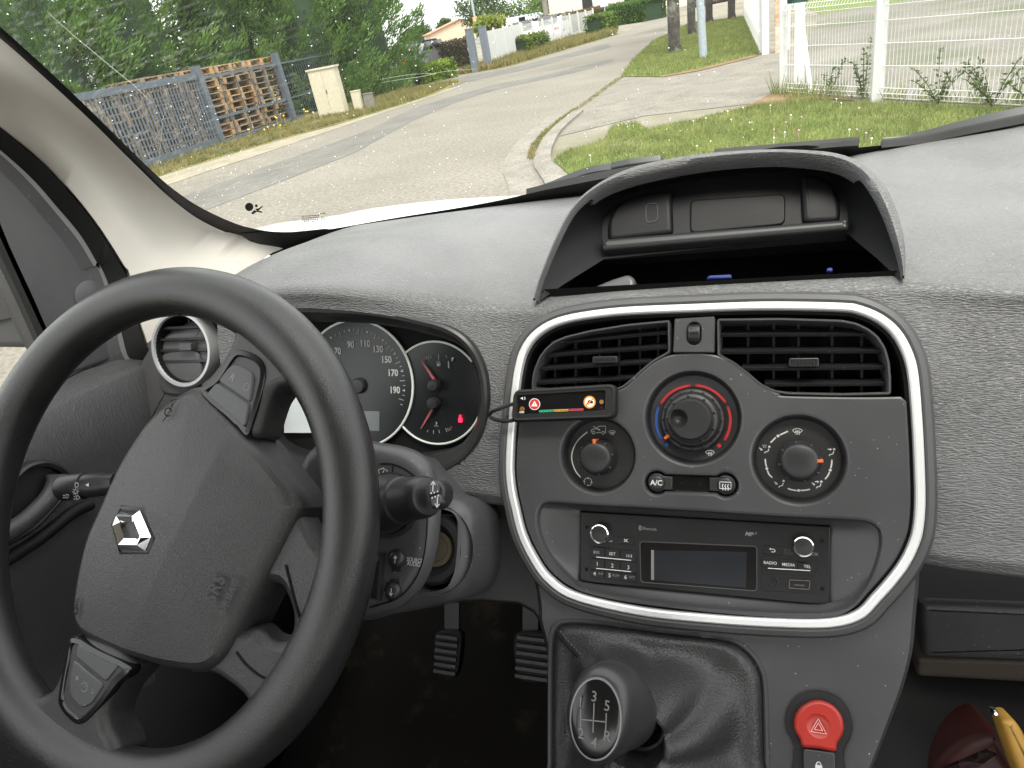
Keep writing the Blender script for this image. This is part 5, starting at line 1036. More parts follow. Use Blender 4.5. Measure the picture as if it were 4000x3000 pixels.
for i in range(0, 23, 2): m.tube([st2[i], st2[i+1]], .0005, 5)
m.obj('stitching', stc, gl_)
# knob: stacked ellipses from the plate back to the neck
def ell(c, ax, ay, d, n=40): return [KP.at(c[0]+ax*math.cos(2*math.pi*i/n), c[1]+ay*math.sin(2*math.pi*i/n), d) for i in range(n)]
ks = [((c_[0]*.55, c_[1]*.6), ax_*(.97 if d_ < -.01 else 1), ay_*(.95 if d_ < -.01 else 1), d_) for c_, ax_, ay_, d_ in [((0, 0), .0165, .0245, .0000), ((.0004, .0005), .0180, .0262, -.0006), ((.0015, .0018), .0208, .0290, -.0050), ((.0035, .0035), .0232, .0310, -.0120), ((.0065, .0035), .0246, .0312, -.0210), ((.0105, .001), .0244, .0300, -.0310), ((.0150, -.005), .0228, .0275, -.0410), ((.020, -.012), .0195, .0235, -.0520), ((.025, -.019), .0150, .0185, -.0630), ((.030, -.026), .0120, .0140, -.0760), ((.035, -.032), .0115, .0125, -.0900)]]
m = M(); m.rings([ell(*k) for k in ks], True, False, False); m.obj('knob', plastic('knob_skin', (.034, .034, .035), .36, 'fine', 1600., .1, .5, .3), gl_, sm=80)
m = M(); m.rings([ell((0, 0), .0168, .0248, .0002), ell((0, 0), .0164, .0244, .0012), ell((0, 0), .0155, .0234, .0010)], True); m.obj('plate_ring', plastic('dull_ring', (.22, .22, .22), .35, None, metal=.5), gl_)
m = M(); m.rings([ell((0, 0), .0157, .0236, .0008), ell((0, 0), .0140, .021, .0016), ell((0, 0), .008, .012, .0022)], True, False, True); m.obj('shift_plate', MT['gloss'], gl_, 'glossy oval plate with the shift pattern', sm=80)
g2 = flat('plate_print', (.16, .16, .155), .3); kq_ = lambda x, y: KP.ab(*zI((x, y))[0], .0026)
m = M(); hh = .0026
for a, b in (((1612, 1310), (1612, 1420)), ((1690, 1275), (1683, 1450)), ((1762, 1335), (1758, 1440)), ((1614, 1372), (1762, 1388))): m.stroke(KP, [kq_(*a), kq_(*b)], .0008, hh)
m.obj('shift_pattern', g2, gl_, sm=0)
for t, x, y in (('1', 1610, 1272), ('3', 1690, 1240), ('5', 1766, 1295), ('2', 1614, 1458), ('4', 1690, 1512), ('R', 1766, 1474)):
    m = M(); put_text(m, KP, t, *kq_(x, y), hh, .0088, 0, .01, .9); m.obj('lettering', g2, gl_, sm=0)

# ------------------------------------------------------------------ passenger side shelf and footwell
GP = tilt_plane((.15, .47, -.42), 12)
gb_ = thing('glove_shelf', GP.hit(*zQ((800, 900))[0])+O3, 'dark grained glove shelf below the passenger side of the dashboard', 'glove shelf')
def gpoly(pts, h=0.0): return [GP.ab(u, v, h) for u, v in zQ(*pts)]
m = M(); m.prism(GP, rpoly(gpoly([(486, 590), (4300, 748), (4300, 1100), (505, 952)]), .006, 4), -.14, 0.0, .006, 4); m.obj('shelf_front', MT['shroud'], gb_)
m = M(); tl_ = [GP.hit(u, v, -.14) for u, v in zQ((480, 560), (1900, 600))]; tk = [GP.hit(u, v, -.002) for u, v in zQ((486, 590), (4300, 748))]; m.grid([[p+np.array((0, .09, .0)) for p in tk], tk]); m.obj('shelf_top', MT['black'], gb_)
m = M(); m.prism(GP.off(-.02), rpoly([GP.off(-.02).ab(u, v) for u, v in zQ((470, 950), (4300, 1060), (4300, 1290), (460, 1068))], .004, 3), -.1, 0.0, .003); m.obj('under_strip', plastic('brown_grey', (.075, .062, .048), .6, 'fine', 900., .2, .4, .2), gb_)
m = M(); q = GP.off(-.06); m.prism(q, [q.ab(u, v) for u, v in zQ((300, 1040), (4300, 1180), (4300, 2600), (200, 2600))], -.05, 0.0); m.obj('lower_wall', MT['black'], gb_)
m = M(); q = GP.off(-.13); m.prism(q, [q.ab(u, v) for u, v in zQ((300, -120), (4300, -20), (4300, 900), (300, 800))], -.03, 0.0); m.obj('niche_back', MT['cavity'], gb_)
YP = tilt_plane((.13, .36, -.52), 35)
pk_ = thing('package', YP.hit(*zQ((1080, 1500))[0])+O3, 'red packet with a worn yellow edge standing in the passenger footwell', 'package')
yel = plastic('worn_yellow', (.50, .28, .05), .5, None, var=.25)
m = M(); m.prism(YP, rpoly([YP.ab(u, v) for u, v in zQ((980, 1320), (1062, 1305), (1120, 1385), (1300, 1800), (1150, 1800), (1060, 1560))], .003, 3), -.015, .012, .004); m.obj('yellow_edge', yel, pk_)
m = M(); m.prism(YP, rpoly([YP.ab(u, v, -.02) for u, v in zQ((585, 1680), (650, 1600), (760, 1510), (900, 1455), (1000, 1440), (1090, 1560), (1250, 1800), (560, 1800))], .01, 4), -.10, -.022, .012, 4); m.obj('red_packet', plastic('dull_red', (.06, .014, .012), .5, None, var=.2), pk_)
m = M(); m.lathe(YP, YP.ab(*zQ((968, 1296))[0], .006), [(.0022, 0), (.0022, .008), (.001, .010)], 10); m.obj('clip', MT['chrome'], pk_)

lb_ = YP.hit(*zQ((1000, 1800))[0], -.03); m = M(); m.box(lb_+np.array((.10, .06, -.012)), ((1, 0, 0), (0, 1, 0), (0, 0, 1)), (.20, .16, .010)); m.obj('lower_ledge', MT['black'], gb_)
# ------------------------------------------------------------------ pedals and floor
FZ = -.99
def pedal(name, pts, arm, lab, y0, tilt):
    pp = tilt_plane((-.3, y0, -.72), tilt); t = thing(name, pp.hit(*zI(pts[0])[0])+O3, lab, 'pedal'); out = rpoly([pp.ab(u, v) for u, v in zI(*pts)], .012, 4)
    m = M(); m.prism(pp, out, -.012, 0.0, .003, bottom=True); m.obj('pad', MT['rubber'], t)
    P = np.array(out); lo, hi = P.min(0), P.max(0)
    for k in range(6):
        b = lo[1]+(hi[1]-lo[1])*(k+.9)/7; xs_ = [p for p in out if abs(p[1]-b) < (hi[1]-lo[1])*.25]; w0 = lo[0]+(hi[0]-lo[0])*.12; w1 = hi[0]-(hi[0]-lo[0])*.12
        m = M(); m.box(pp.at((w0+w1)/2, b, .0016), (pp.e1, pp.e2, pp.n), ((w1-w0)/2, .0022, .0022)); m.obj('rib', MT['shroud'], t)
    a = [pp.hit(u, v, -.012) for u, v in zI(*arm)]; m = M(); m.sweep([a[0], a[1], a[1]+np.array((0, .10, .16))], [(-.011, -.004), (.011, -.004), (.011, .004), (-.011, .004)], False, (0, -1, .3)); m.obj('arm', MT['grey'], t)
pedal('brake_pedal', [(735, 1000), (748, 880), (775, 850), (905, 850), (912, 905), (892, 1080), (862, 1142), (765, 1112)], [(860, 880), (857, 770)], 'ribbed black brake pedal, the left one beside the column', .60, 40)
pedal('accelerator_pedal', [(1205, 980), (1215, 860), (1380, 850), (1450, 900), (1450, 1160), (1250, 1165)], [(1320, 880), (1320, 760)], 'ribbed black accelerator pedal next to the console', .60, 40)
cl = thing('clutch_pedal', ony(*zH((1020, 1560))[0], .58)+O3, 'flat grey arm of the clutch pedal seen through the steering wheel', 'pedal')
m = M(); a, b = ony(*zH((975, 1640))[0], .56), ony(*zH((1115, 1080))[0], .62); m.bar(a, b, .010, .004, (0, -1, .2)); m.obj('arm', plastic('pedal_steel', (.26, .25, .26), .5, None), cl)
m = M(); m.box(a+np.array((-.01, -.01, -.02)), ((1, 0, 0), (0, .6, .8), (0, -.8, .6)), (.03, .035, .008)); m.obj('pad', MT['rubber'], cl)

# ------------------------------------------------------------------ van body around the cabin
van = thing('van_body', np.array((XC, .0, -1.3))+O3, 'white van body around the cabin: bonnet, roof, floor and side panels', 'van')
vwhite = plastic('van_white', (.72, .73, .72), .25, None, coat=.6, var=.01); liner = plastic('headliner', (.55, .53, .50), .85, 'fine', 600., .2, .2, 0); carpet = plastic('carpet', (.016, .015, .015), .95, 'fine', 700., .9, .05, 0)
def slab(nm, mat, G, thick=.02, lab=None): m = M(); m.grid(G); return m.obj(nm, mat, van, lab, thick=thick, sm=60)
V3 = lambda x, y, z: np.array((x, y, z))
crest = [ony(*q, 1.20) for q in zT([(470, 512), (600, 496), (700, 477), (850, 460), (1000, 451), (1200, 441), (1500, 420), (2000, 390)])]
crest = resample(cr(crest, 4), 30)
slab('bonnet', vwhite, [[V3(p[0], p[1]+dy, p[2]+dz) for p in crest] for dy, dz in ((-.26, -.012), (-.15, -.006), (0, 0), (.2, -.03), (.4, -.11), (.5, -.30), (.52, -.6))], .02, 'white bonnet')
cowl = slab('scuttle', MT['rubber'], [[V3(x, base_y(x)+dy, -.275-dz) for x in np.linspace(-.66, .6, 20)] for dy, dz in ((0.012, .0), (.05, .02), (.14, .05))], .01, 'black plastic scuttle below the windscreen')
slab('roof', liner, [[V3(x, y, .43-.10*((x+.05)/.7)**4) for x in np.linspace(-.70, .60, 12)] for y in (.20, 0, -.3, -.8, -1.6, -2.4)], .03, 'light roof lining')
slab('tailgate', MT['shroud'], [[V3(x, -2.4, z) for x in (-.74, .64)] for z in (-1.0, -.25)], .02)
for s, x in ((1, .635),):
    slab('side_panel', MT['shroud'], [[V3(x, y, z) for y in (-2.4, -.3, .3, .75)] for z in (-1.0, -.6, -.23)], .03); slab('pillar', liner, [[V3(x-.01, -.66, z), V3(x-.02, -.56, z)] for z in (-.23, .43)], .03)
slab('left_sill', MT['shroud'], [[V3(-.735, y, z) for y in (-2.4, -.3, .3, .75)] for z in (-1.0, -.6, -.25)], .02); slab('pillar', liner, [[V3(-.74, -.66, z), V3(-.72, -.56, z)] for z in (-.23, .43)], .03)
slab('cantrail', liner, [[V3(-.735, y, .30), V3(-.70, y, .43)] for y in (-2.4, -.3, .35)], .02); slab('cantrail', liner, [[V3(.635, y, .30), V3(.60, y, .43)] for y in (-2.4, -.3, .35)], .02)
slab('floor_pan', carpet, [[V3(x, y, z) for x in (-.74, -.4, 0, .3, .64)] for y, z in ((-2.4, FZ), (.0, FZ), (.45, FZ), (.62, FZ+.04), (.80, FZ+.22), (.92, FZ+.50), (.94, -.40), (.95, -.31))], .02, 'dark carpeted footwell')
slab('tunnel', carpet, [[V3(x, y, z) for y in (-.6, .2, .45, .8)] for x, z in ((-.18, FZ), (-.165, -.62), (-.13, -.56), (.06, -.56), (.09, -.62), (.11, FZ))], .01)
# rubber mat with dried mud
mm, n, p = newmat('mat_rubber'); L = n.links.new; tc = N(n, "TexCoord"); nz = N(n, "TexNoise", Scale=9., Detail=8., Roughness=.65); L(tc.outputs['Object'], nz.inputs['Vector'])
r = ramp(n, .56, (.014, .013, .012), .76, (.085, .065, .035), nz.outputs['Fac']); L(r.outputs[0], p.inputs['Base Color']); p.inputs['Roughness'].default_value = .9; p.inputs['Specular IOR Level'].default_value = .15
mat_ = thing('floor_mat', V3(-.42, .4, FZ+.01)+O3, 'muddy black rubber floor mat in the driver footwell', 'floor mat')
m = M(); m.grid([[V3(x, y, z+.012) for x in np.linspace(-.66, -.19, 6)] for y, z in ((.02, FZ), (.45, FZ), (.60, FZ+.045), (.74, FZ+.19))]); m.obj('mat_sheet', mm, mat_, thick=.008)
for i in range(15):
    x = -.63+i*.03; m = M(); m.box(V3(x, .24, FZ+.016), ((1, 0, 0), (0, 1, 0), (0, 0, 1)), (.006, .17, .004)); m.obj('rib', mm, mat_)

# wipers parked at the foot of the glass
WP = Pl((XC, .843, -.2), (1, 0, 0), (0, -WK, 1)); WO = WP.off(-.018)
wmat = plastic('wiper_black', (.020, .022, .024), .42, None)
def wiper(label, arm, head, blade, group='windscreen wipers'):
    t = thing('windscreen_wiper', WO.hit(*arm[0])+O3, label, 'wiper', group)
    m = M(); m.sweep(cr([WO.hit(*q) for q in arm], 5), [(-.0035, -.004), (.0035, -.004), (.0035, .004), (-.0035, .004)], False, tuple(WP.n)); m.obj('wiper_arm', wmat, t)
    if head: m = M(); m.prism(WO, rpoly([WO.ab(*q) for q in head], .003, 3), -.004, .004, .002); m.obj('arm_head', wmat, t)
    for bl_, wd in blade: m = M(); m.sweep(cr([WP.off(-.009).hit(*q) for q in bl_], 4), [(-wd, -.004), (wd, -.004), (wd*.6, .005), (-wd*.6, .005)], False, tuple(WP.n)); m.obj('wiper_blade', MT['rubber'], t)
wiper('black windscreen wiper with a broad arm head, left of the storage hood', zB((1240, 1185), (1370, 1140), (1500, 1085), (1610, 1052), (1740, 1034)), zB((1712, 1022), (1830, 998), (2030, 975), (2042, 1008), (1900, 1040), (1745, 1072)), [(zB((1200, 1190), (1500, 1118), (1800, 1060), (2100, 1010), (2500, 960)), .003)])
wiper('long black windscreen wiper rising towards the right edge of the windscreen', zC((1340, 882), (1500, 862), (1800, 785), (2050, 725), (2300, 675)), None, [(zC((1330, 892), (1600, 862), (1900, 800), (2300, 722)), .0035), (zC((300, 950), (700, 918), (1080, 885), (1190, 880)), .0035)])

# ------------------------------------------------------------------ street outside (world coordinates, ground at z = 0)
rng = np.random.default_rng(11)
def gp(pts): 
    out = []
    for u, v in pts:
        d = ray(u, v); t = -CAMH/d[2]; out.append((d[0]*t, d[1]*t))
    return out
def ground_mat(name, c0, c1, sc1, fine, c2=None, bump=.3, rough=.92, patch=None):
    m, n, p = newmat(name); L = n.links.new; tc = N(n, "TexCoord"); a = N(n, "TexNoise", Scale=sc1, Detail=6., Roughness=.6); L(tc.outputs['Object'], a.inputs['Vector'])
    r = ramp(n, .35, c0, .68, c1, a.outputs['Fac']); src = r.outputs[0]
    f = N(n, "TexNoise", Scale=fine, Detail=3.); L(tc.outputs['Object'], f.inputs['Vector']); rf = ramp(n, .3, (.72,)*3, .7, (1.24,)*3, f.outputs['Fac'])
    mu = N(n, "MixRGB", blend_type='MULTIPLY'); mu.inputs[0].default_value = 1; L(src, mu.inputs[1]); L(rf.outputs[0], mu.inputs[2]); src = mu.outputs[0]
    if c2:
        b = N(n, "TexNoise", Scale=sc1*.35, Detail=4., Roughness=.7); L(tc.outputs['Object'], b.inputs['Vector']); rb2 = ramp(n, .50, (0, 0, 0), .62, (1, 1, 1), b.outputs['Fac'])
        mx = N(n, "MixRGB"); L(rb2.outputs[0], mx.inputs[0]); L(src, mx.inputs[1]); mx.inputs[2].default_value = (*c2, 1); src = mx.outputs[0]
    L(src, p.inputs['Base Color']); p.inputs['Roughness'].default_value = rough; p.inputs['Specular IOR Level'].default_value = .2
    bp = N(n, "Bump", Strength=bump, Distance=.02); L(f.outputs['Fac'], bp.inputs['Height']); L(bp.outputs[0], p.inputs['Normal']); return m
OM = {}
OM['ground'] = ground_mat('dry_ground', (.16, .145, .115), (.24, .22, .18), .8, 30., (.135, .13, .085))
OM['road'] = ground_mat('worn_asphalt', (.150, .138, .116), (.185, .171, .146), .55, 22., None, .35)
OM['patch'] = ground_mat('dark_asphalt', (.108, .104, .095), (.145, .139, .126), 1.2, 40.)
OM['drive'] = ground_mat('drive_concrete', (.135, .125, .108), (.20, .185, .158), 2.2, 24., (.16, .15, .13), .5)
OM['lot'] = ground_mat('gravel_lot', (.125, .116, .10), (.175, .163, .143), .7, 18., (.095, .10, .065), .6)
OM['verge'] = ground_mat('turf', (.075, .115, .025), (.14, .19, .045), 2.5, 60., (.15, .15, .06))
OM['straw'] = ground_mat('dry_verge', (.11, .115, .035), (.21, .18, .075), 2.0, 45., (.09, .13, .03))
OM['sand'] = ground_mat('sandy_edge', (.21, .185, .14), (.28, .25, .19), 1.5, 40.)
OM['kerb'] = ground_mat('kerb_concrete', (.155, .145, .125), (.22, .205, .18), 3., 40.)
OM['soil'] = ground_mat('brown_soil', (.13, .085, .045), (.21, .14, .075), 3., 40.)
def sheet(name, pts, z, mat, kind='structure', label=None, cat=None):
    m = M(); p = ccw(pts); m.add([(x, y, z) for x, y in p], [tuple(range(len(p)))]); return m.obj(name, mat, None, label, cat, None, kind, sm=0, rel=False)
def strip(name, left, right, z, mat, kind='structure', n=60):
    a, b = resample(cr(left, 6), n), resample(cr(right, 6), n); m = M(); m.grid([[(p[0], p[1], z) for p in a], [(p[0], p[1], z) for p in b]]); return m.obj(name, mat, None, None, None, None, kind, sm=0, rel=False)
m = M(); m.add([(-700, -300, 0), (700, -300, 0), (700, 900, 0), (-700, 900, 0)], [(0, 1, 2, 3)]); m.obj('ground', OM['ground'], None, kind='structure', sm=0, rel=False)
road_r = [(-1.2, -20), (-1.2, 0), (-1.5, 4.5), (-1.95, 6.4), (-2.45, 7.7), (-2.72, 8.9), (-2.88, 10.0), (-2.93, 12.5), (-2.92, 16.0), (-3.2, 20), (-3.5, 27), (-4.6, 39), (-5.6, 50), (-5.0, 62), (4, 78), (40, 95)]
road_l = [(-10.2, -20), (-10.3, 0), (-10.0, 8), (-9.6, 13), (-9.1, 16), (-8.8, 20), (-8.7, 24), (-8.6, 28), (-7.8, 33), (-6.9, 38), (-7.0, 45), (-7.4, 55), (-7, 66), (2, 84), (40, 102)]
strip('road', road_l, road_r, .004, OM['road'], n=90)
pz = gp(zB((0, 885), (250, 790), (500, 672), (850, 565), (1050, 515), (1300, 468), (1550, 405), (1720, 365))); pz2 = gp(zB((0, 1000), (250, 880), (500, 745), (800, 620), (1050, 545), (1300, 492), (1560, 432), (1730, 382)))
strip('road_patch', [(-8.7, 4)]+pz, [(-7.2, 4)]+pz2, .008, OM['patch'], n=40)
strip('road_patch', gp(zB((640, 525), (800, 478), (1000, 440), (1250, 385), (1500, 318), (1700, 268))), gp(zB((700, 550), (850, 502), (1050, 462), (1280, 408), (1520, 342), (1720, 292))), .0085, OM['patch'], n=24)
strip('sandy_edge', [(-11.2, 4), (-11.0, 9.5), (-10.8, 12), (-10.2, 14), (-9.5, 15.6), (-9.25, 18), (-9.0, 21)], [(-9.7, 4), (-9.6, 9.5), (-9.3, 12), (-9.15, 14), (-8.95, 16), (-8.75, 18), (-8.55, 21)], .010, OM['sand'], n=40)
strip('verge', [(-13.5, 3), (-13.2, 9), (-12.9, 14), (-12.6, 19), (-12.4, 24)], [(-11.1, 3), (-10.9, 9.5), (-10.6, 12.2), (-10.0, 14.4), (-9.3, 16.5), (-8.9, 20), (-9.6, 24)], .014, OM['straw'], n=40)
strip('verge', [(-11.5, 26.8), (-11.4, 33), (-10.8, 40), (-9.2, 48)], [(-9.3, 26.6), (-8.6, 28.4), (-7.75, 33), (-6.75, 38)], .012, OM['straw'], n=30)
# side entrance between the conifers and the white fence
sheet('side_entrance', [(-20, 24.4), (-8.6, 23.2), (-8.7, 26.6), (-20, 28)], .006, OM['drive'])
# right side: drive, lot, lawns
sheet('driveway', [(-2.9, 9.2), (-1.6, 10.2), (-.1, 10.0), (.35, 11.3), (.9, 15.6), (-.1, 16.3), (-1.3, 15.2), (-2.1, 14.9), (-2.9, 16.2)], .006, OM['drive'])
sheet('lot', [(.35, 11.0), (.8, 9.6), (2.3, 7.5), (4, 5), (60, 5), (60, 26), (1.6, 26), (.6, 16)], .008, OM['lot'])
sheet('lawn', [(1.6, 26), (60, 26), (60, 60), (.5, 60)], .010, OM['verge'])
near_lawn = [(-1.0, 4.2), (-1.45, 5.6), (-1.75, 6.7), (-2.25, 7.8), (-2.15, 8.3), (-1.85, 8.7), (-1.9, 9.6), (-1.6, 9.6), (-1.35, 9.0), (-.9, 9.3), (-.1, 9.85), (.4, 9.75), (1.05, 8.85), (2.2, 7.55), (4.2, 5.0), (4.2, 2.8), (-.8, 2.8)]
sheet('lawn', near_lawn, .012, OM['verge'])
far_lawn = [(-2.95, 16.3), (-2.0, 15.05), (-1.2, 15.3), (-.15, 16.4), (-.15, 22), (-.6, 33), (-3.2, 36), (-3.7, 27), (-3.3, 20)]
sheet('lawn', far_lawn, .012, OM['verge'])
sheet('bare_soil', [(-1.9, 14.85), (-1.2, 14.95), (-.2, 16.0), (-.15, 16.45), (-.8, 15.95), (-1.3, 15.35), (-2.0, 15.1)], .016, OM['soil']); sheet('bare_soil', [(-.25, 9.75), (.15, 9.65), (.6, 9.6), (.95, 9.15), (.8, 9.75), (.35, 10.7), (.05, 10.6)], .016, OM['soil'])
ki = [(-1.5, 4.5), (-1.95, 6.4), (-2.45, 7.7), (-2.72, 8.9), (-2.86, 10.0), (-2.92, 11.5)]
m = M(); m.sweep([(x+.10, y, .03) for x, y in resample(cr(ki, 6), 40)], [(-.10, -.03), (.10, -.03), (.10, .012), (-.07, .012), (-.10, -.005)], False, (0, 0, 1)); m.obj('kerb', OM['kerb'], None, 'curved worn concrete kerb along the lawn', 'kerb', sm=30, rel=False)
m = M(); m.sweep([(x-.22, y, .006) for x, y in resample(cr(ki, 6), 40)], [(-.15, 0), (.15, 0), (.15, .006), (-.15, .006)], False, (0, 0, 1)); m.obj('gutter', OM['kerb'], None, kind='structure', sm=30, rel=False)

def leafmat(name, dark, light, scale=1.2, tr=.35):
    m = bpy.data.materials.new(name); m.use_nodes = True; n = m.node_tree; n.nodes.clear(); L = n.links.new; out = N(n, "OutputMaterial"); tc = N(n, "TexCoord")
    a = N(n, "TexNoise", Scale=scale, Detail=5., Roughness=.7); L(tc.outputs['Object'], a.inputs['Vector']); r = ramp(n, .33, dark, .68, light, a.outputs['Fac'])
    d = N(n, "BsdfPrincipled", Roughness=.6); d.inputs['Specular IOR Level'].default_value = .25; L(r.outputs[0], d.inputs['Base Color']); t = N(n, "BsdfTranslucent"); L(r.outputs[0], t.inputs[0])
    mx = N(n, "MixShader"); mx.inputs[0].default_value = tr; L(d.outputs[0], mx.inputs[1]); L(t.outputs[0], mx.inputs[2]); L(mx.outputs[0], out.inputs[0]); return m
def unit(v): return v/(np.linalg.norm(v, axis=-1, keepdims=True)+1e-9)
def cards(m, P, D, ln, wd, jit=.5):          # narrow leaf blades: base points P, directions D
    n = len(P); D = unit(D+rng.normal(0, jit, (n, 3))); sdv = unit(np.cross(D, rng.normal(0, 1, (n, 3)))); L_ = ln*rng.uniform(.6, 1.3, (n, 1)); W2 = wd*rng.uniform(.6, 1.3, (n, 1))
    V = np.stack([P, P+D*L_*.5+sdv*W2, P+D*L_, P+D*L_*.5-sdv*W2], 1).reshape(-1, 3); k = len(m.v); m.v += [tuple(v) for v in V.tolist()]; m.f += [(k+4*i, k+4*i+1, k+4*i+2, k+4*i+3) for i in range(n)]; m.mi += [0]*n
bark = ground_mat('bark', (.040, .034, .029), (.095, .085, .075), 6., 40., (.20, .20, .17), .8)
OMc = leafmat('conifer_green', (.034, .086, .020), (.18, .295, .07), .9)
def conifer(x, y, h, r, label, n=6500, group='conifers behind the left fence'):
    t = thing('conifer', (x, y, 0), label, 'tree', group)
    m = M(); m.tube([(x, y, 0), (x, y, h*.5), (x+.05, y, h*.92)], .16, 8, scale=[1, .6, .15]); 
    for k in range(14): a = k*2.4; z = h*(.1+.055*k); rr = r*.7*(1-z/h); m.tube([(x, y, z), (x+rr*math.cos(a), y+rr*math.sin(a), z+.25*rr)], .035, 5, scale=[1, .3])
    m.obj('trunk', bark, t, sm=60, rel=False)
    # branch tips first, then sprays around each tip so that the crown breaks into clumps
    nt = 240; zt = rng.uniform(.03, .97, nt)**.85; at = rng.uniform(0, 2*math.pi, nt); prof = np.minimum(1, (1-zt)*1.55)**.75*np.minimum(1, .82+zt*1.2); rt = r*prof*rng.uniform(.72, 1.10, nt)
    T = np.stack([x+rt*np.cos(at), y+rt*np.sin(at), zt*h], 1); per = n//nt; m = M(); P = np.repeat(T, per, 0); A = np.repeat(at, per); k_ = rng.uniform(0, 1, (len(P), 1)); ax = np.stack([np.cos(A), np.sin(A), np.full_like(A, .55)], 1)
    P = P-ax*k_*r*.45+rng.normal(0, .13, P.shape)*(.35+k_); P[:, 2] = np.maximum(P[:, 2], .05); cards(m, P, ax+np.array((0, 0, .30)), .21, .021, .30); m.obj('crown', OMc, t, sm=0, rel=False)
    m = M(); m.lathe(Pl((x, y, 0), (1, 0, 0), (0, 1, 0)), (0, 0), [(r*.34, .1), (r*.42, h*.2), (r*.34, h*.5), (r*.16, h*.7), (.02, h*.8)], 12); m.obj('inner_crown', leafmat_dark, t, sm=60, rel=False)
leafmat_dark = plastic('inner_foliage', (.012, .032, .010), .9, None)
con_pos = [(-17.5, 7.5, 3.3, 1.9, 'tall conifer at the far left, behind the left end of the gate'), (-16.6, 10.8, 4.6, 2.55, 'tall conifer behind the slatted gate, beside the pillar trim'), (-16.2, 13.8, 6.8, 2.55, 'tall conifer above the left gate post'), (-15.9, 16.6, 7.0, 2.55, 'tall conifer above the pallet stacks'), (-15.3, 19.4, 7.0, 2.55, 'tall conifer between the pallet stacks and the utility cabinet'), (-13.9, 21.4, 6.8, 2.6, 'broad conifer right behind the pale utility cabinet'), (-13.0, 23.6, 6.2, 2.25, 'rightmost conifer, spreading over the side entrance')]
for c in con_pos: conifer(*c, n=30000)

# slatted gate with posts, pallets stacked behind
gy = plastic('gate_grey', (.085, .102, .122), .45, 'fine', 300., .1, .4, .2)
def post(m, x, y, h, w_, d_=None): m.box((x, y, h/2), ((1, 0, 0), (0, 1, 0), (0, 0, 1)), (w_/2, (d_ or w_)/2, h/2))
gt_ = thing('slatted_gate', (-12.1, 11.6, 0), 'grey metal gate of upright slats with broad posts, left of the road', 'gate')
A0, A1 = np.array((-11.7, 8.2)), np.array((-12.2, 14.3))
for z in (.16, 1.58): m = M(); m.bar((*A0, z), (*A1, z), .035, .07); m.obj('rail', gy, gt_, rel=False)
for i in range(58):
    p = A0+(A1-A0)*(i+.5)/58; m = M(); m.box((p[0], p[1], .87), ((1, 0, 0), (0, 1, 0), (0, 0, 1)), (.010, .021, .68)); m.obj('slat', gy, gt_, rel=False)
for (x, y, h) in ((-12.25, 14.45, 1.78),): m = M(); post(m, x, y, h, .17); m.obj('gate_post', gy, gt_, rel=False)
gf = thing('mesh_gate', (-12.45, 16.3, 0), 'grey open-framed gate leaf in front of the stacked pallets', 'gate')
B0, B1 = np.array((-12.30, 14.6)), np.array((-12.60, 18.0))
for z in (.10, .62, 1.52): m = M(); m.bar((*B0, z), (*B1, z), .025, .032); m.obj('rail', gy, gf, rel=False)
for i in range(1, 5): p = B0+(B1-B0)*i/5; m = M(); m.bar((*p, .1), (*p, 1.52), .012, .012, (0, 1, 0)); m.obj('upright', gy, gf, rel=False)
m = M(); post(m, -12.62, 18.1, 1.80, .16); m.obj('gate_post', gy, gf, rel=False)
# wire mesh fence right of the gate
wf = thing('wire_fence', (-12.6, 19.6, 0), 'low grey wire fence between the gate and the conifers', 'fence'); m = M()
for i in range(26): x, y = -12.62-.2*i/25, 18.3+3.2*i/25; m.bar((x, y, .05), (x, y, 1.55), .004, .004, (0, 1, 0))
for z in (.5, 1.0): m.bar((-12.62, 18.3, z), (-12.82, 21.5, z), .004, .004)
m.obj('wire_mesh', gy, wf, kind='stuff', rel=False)
for z in (.62, 1.52): m = M(); m.bar((-12.62, 18.3, z), (-12.82, 21.5, z), .02, .02); m.obj('rail', gy, wf, rel=False)
wd0 = [ground_mat('pallet_wood_%d' % i, a, b, 2., 30.) for i, (a, b) in enumerate((((.24, .165, .095), (.40, .29, .175)), ((.17, .13, .09), (.30, .235, .165)), ((.30, .185, .085), (.44, .28, .13))))]
def pallet_mesh(i):
    me = M()
    for k in range(7): me.box((-.42+.14*k, 0, .133), ((1, 0, 0), (0, 1, 0), (0, 0, 1)), (.05, .6, .011))
    for yy in (-.52, 0, .52):
        me.box((0, yy, .111), ((1, 0, 0), (0, 1, 0), (0, 0, 1)), (.48, .055, .011)); me.box((0, yy, .011), ((1, 0, 0), (0, 1, 0), (0, 0, 1)), (.48, .055, .011))
        for xx in (-.42, 0, .42): me.box((xx, yy, .061), ((1, 0, 0), (0, 1, 0), (0, 0, 1)), (.06, .055, .039))
    d = bpy.data.meshes.new('pallet'); d.from_pydata(me.v, [], me.f); d.materials.append(wd0[i]); return d
pm = [pallet_mesh(i) for i in range(3)]
stacks = [(-12.95, 9.6, 11, 'leftmost stack behind the slatted gate'), (-13.0, 10.95, 11, 'second stack behind the slatted gate'), (-13.05, 12.3, 11, 'third stack behind the slatted gate'), (-13.1, 13.65, 12, 'stack just left of the gate post'), (-13.15, 15.0, 12, 'stack just right of the gate post'), (-13.2, 16.35, 12, 'middle stack behind the open-framed gate'), (-13.25, 17.7, 12, 'rightmost stack behind the open-framed gate')]
ORD = ('lowest', 'second', 'third', 'fourth', 'fifth', 'sixth', 'seventh', 'eighth', 'ninth', 'tenth', 'eleventh', 'twelfth')
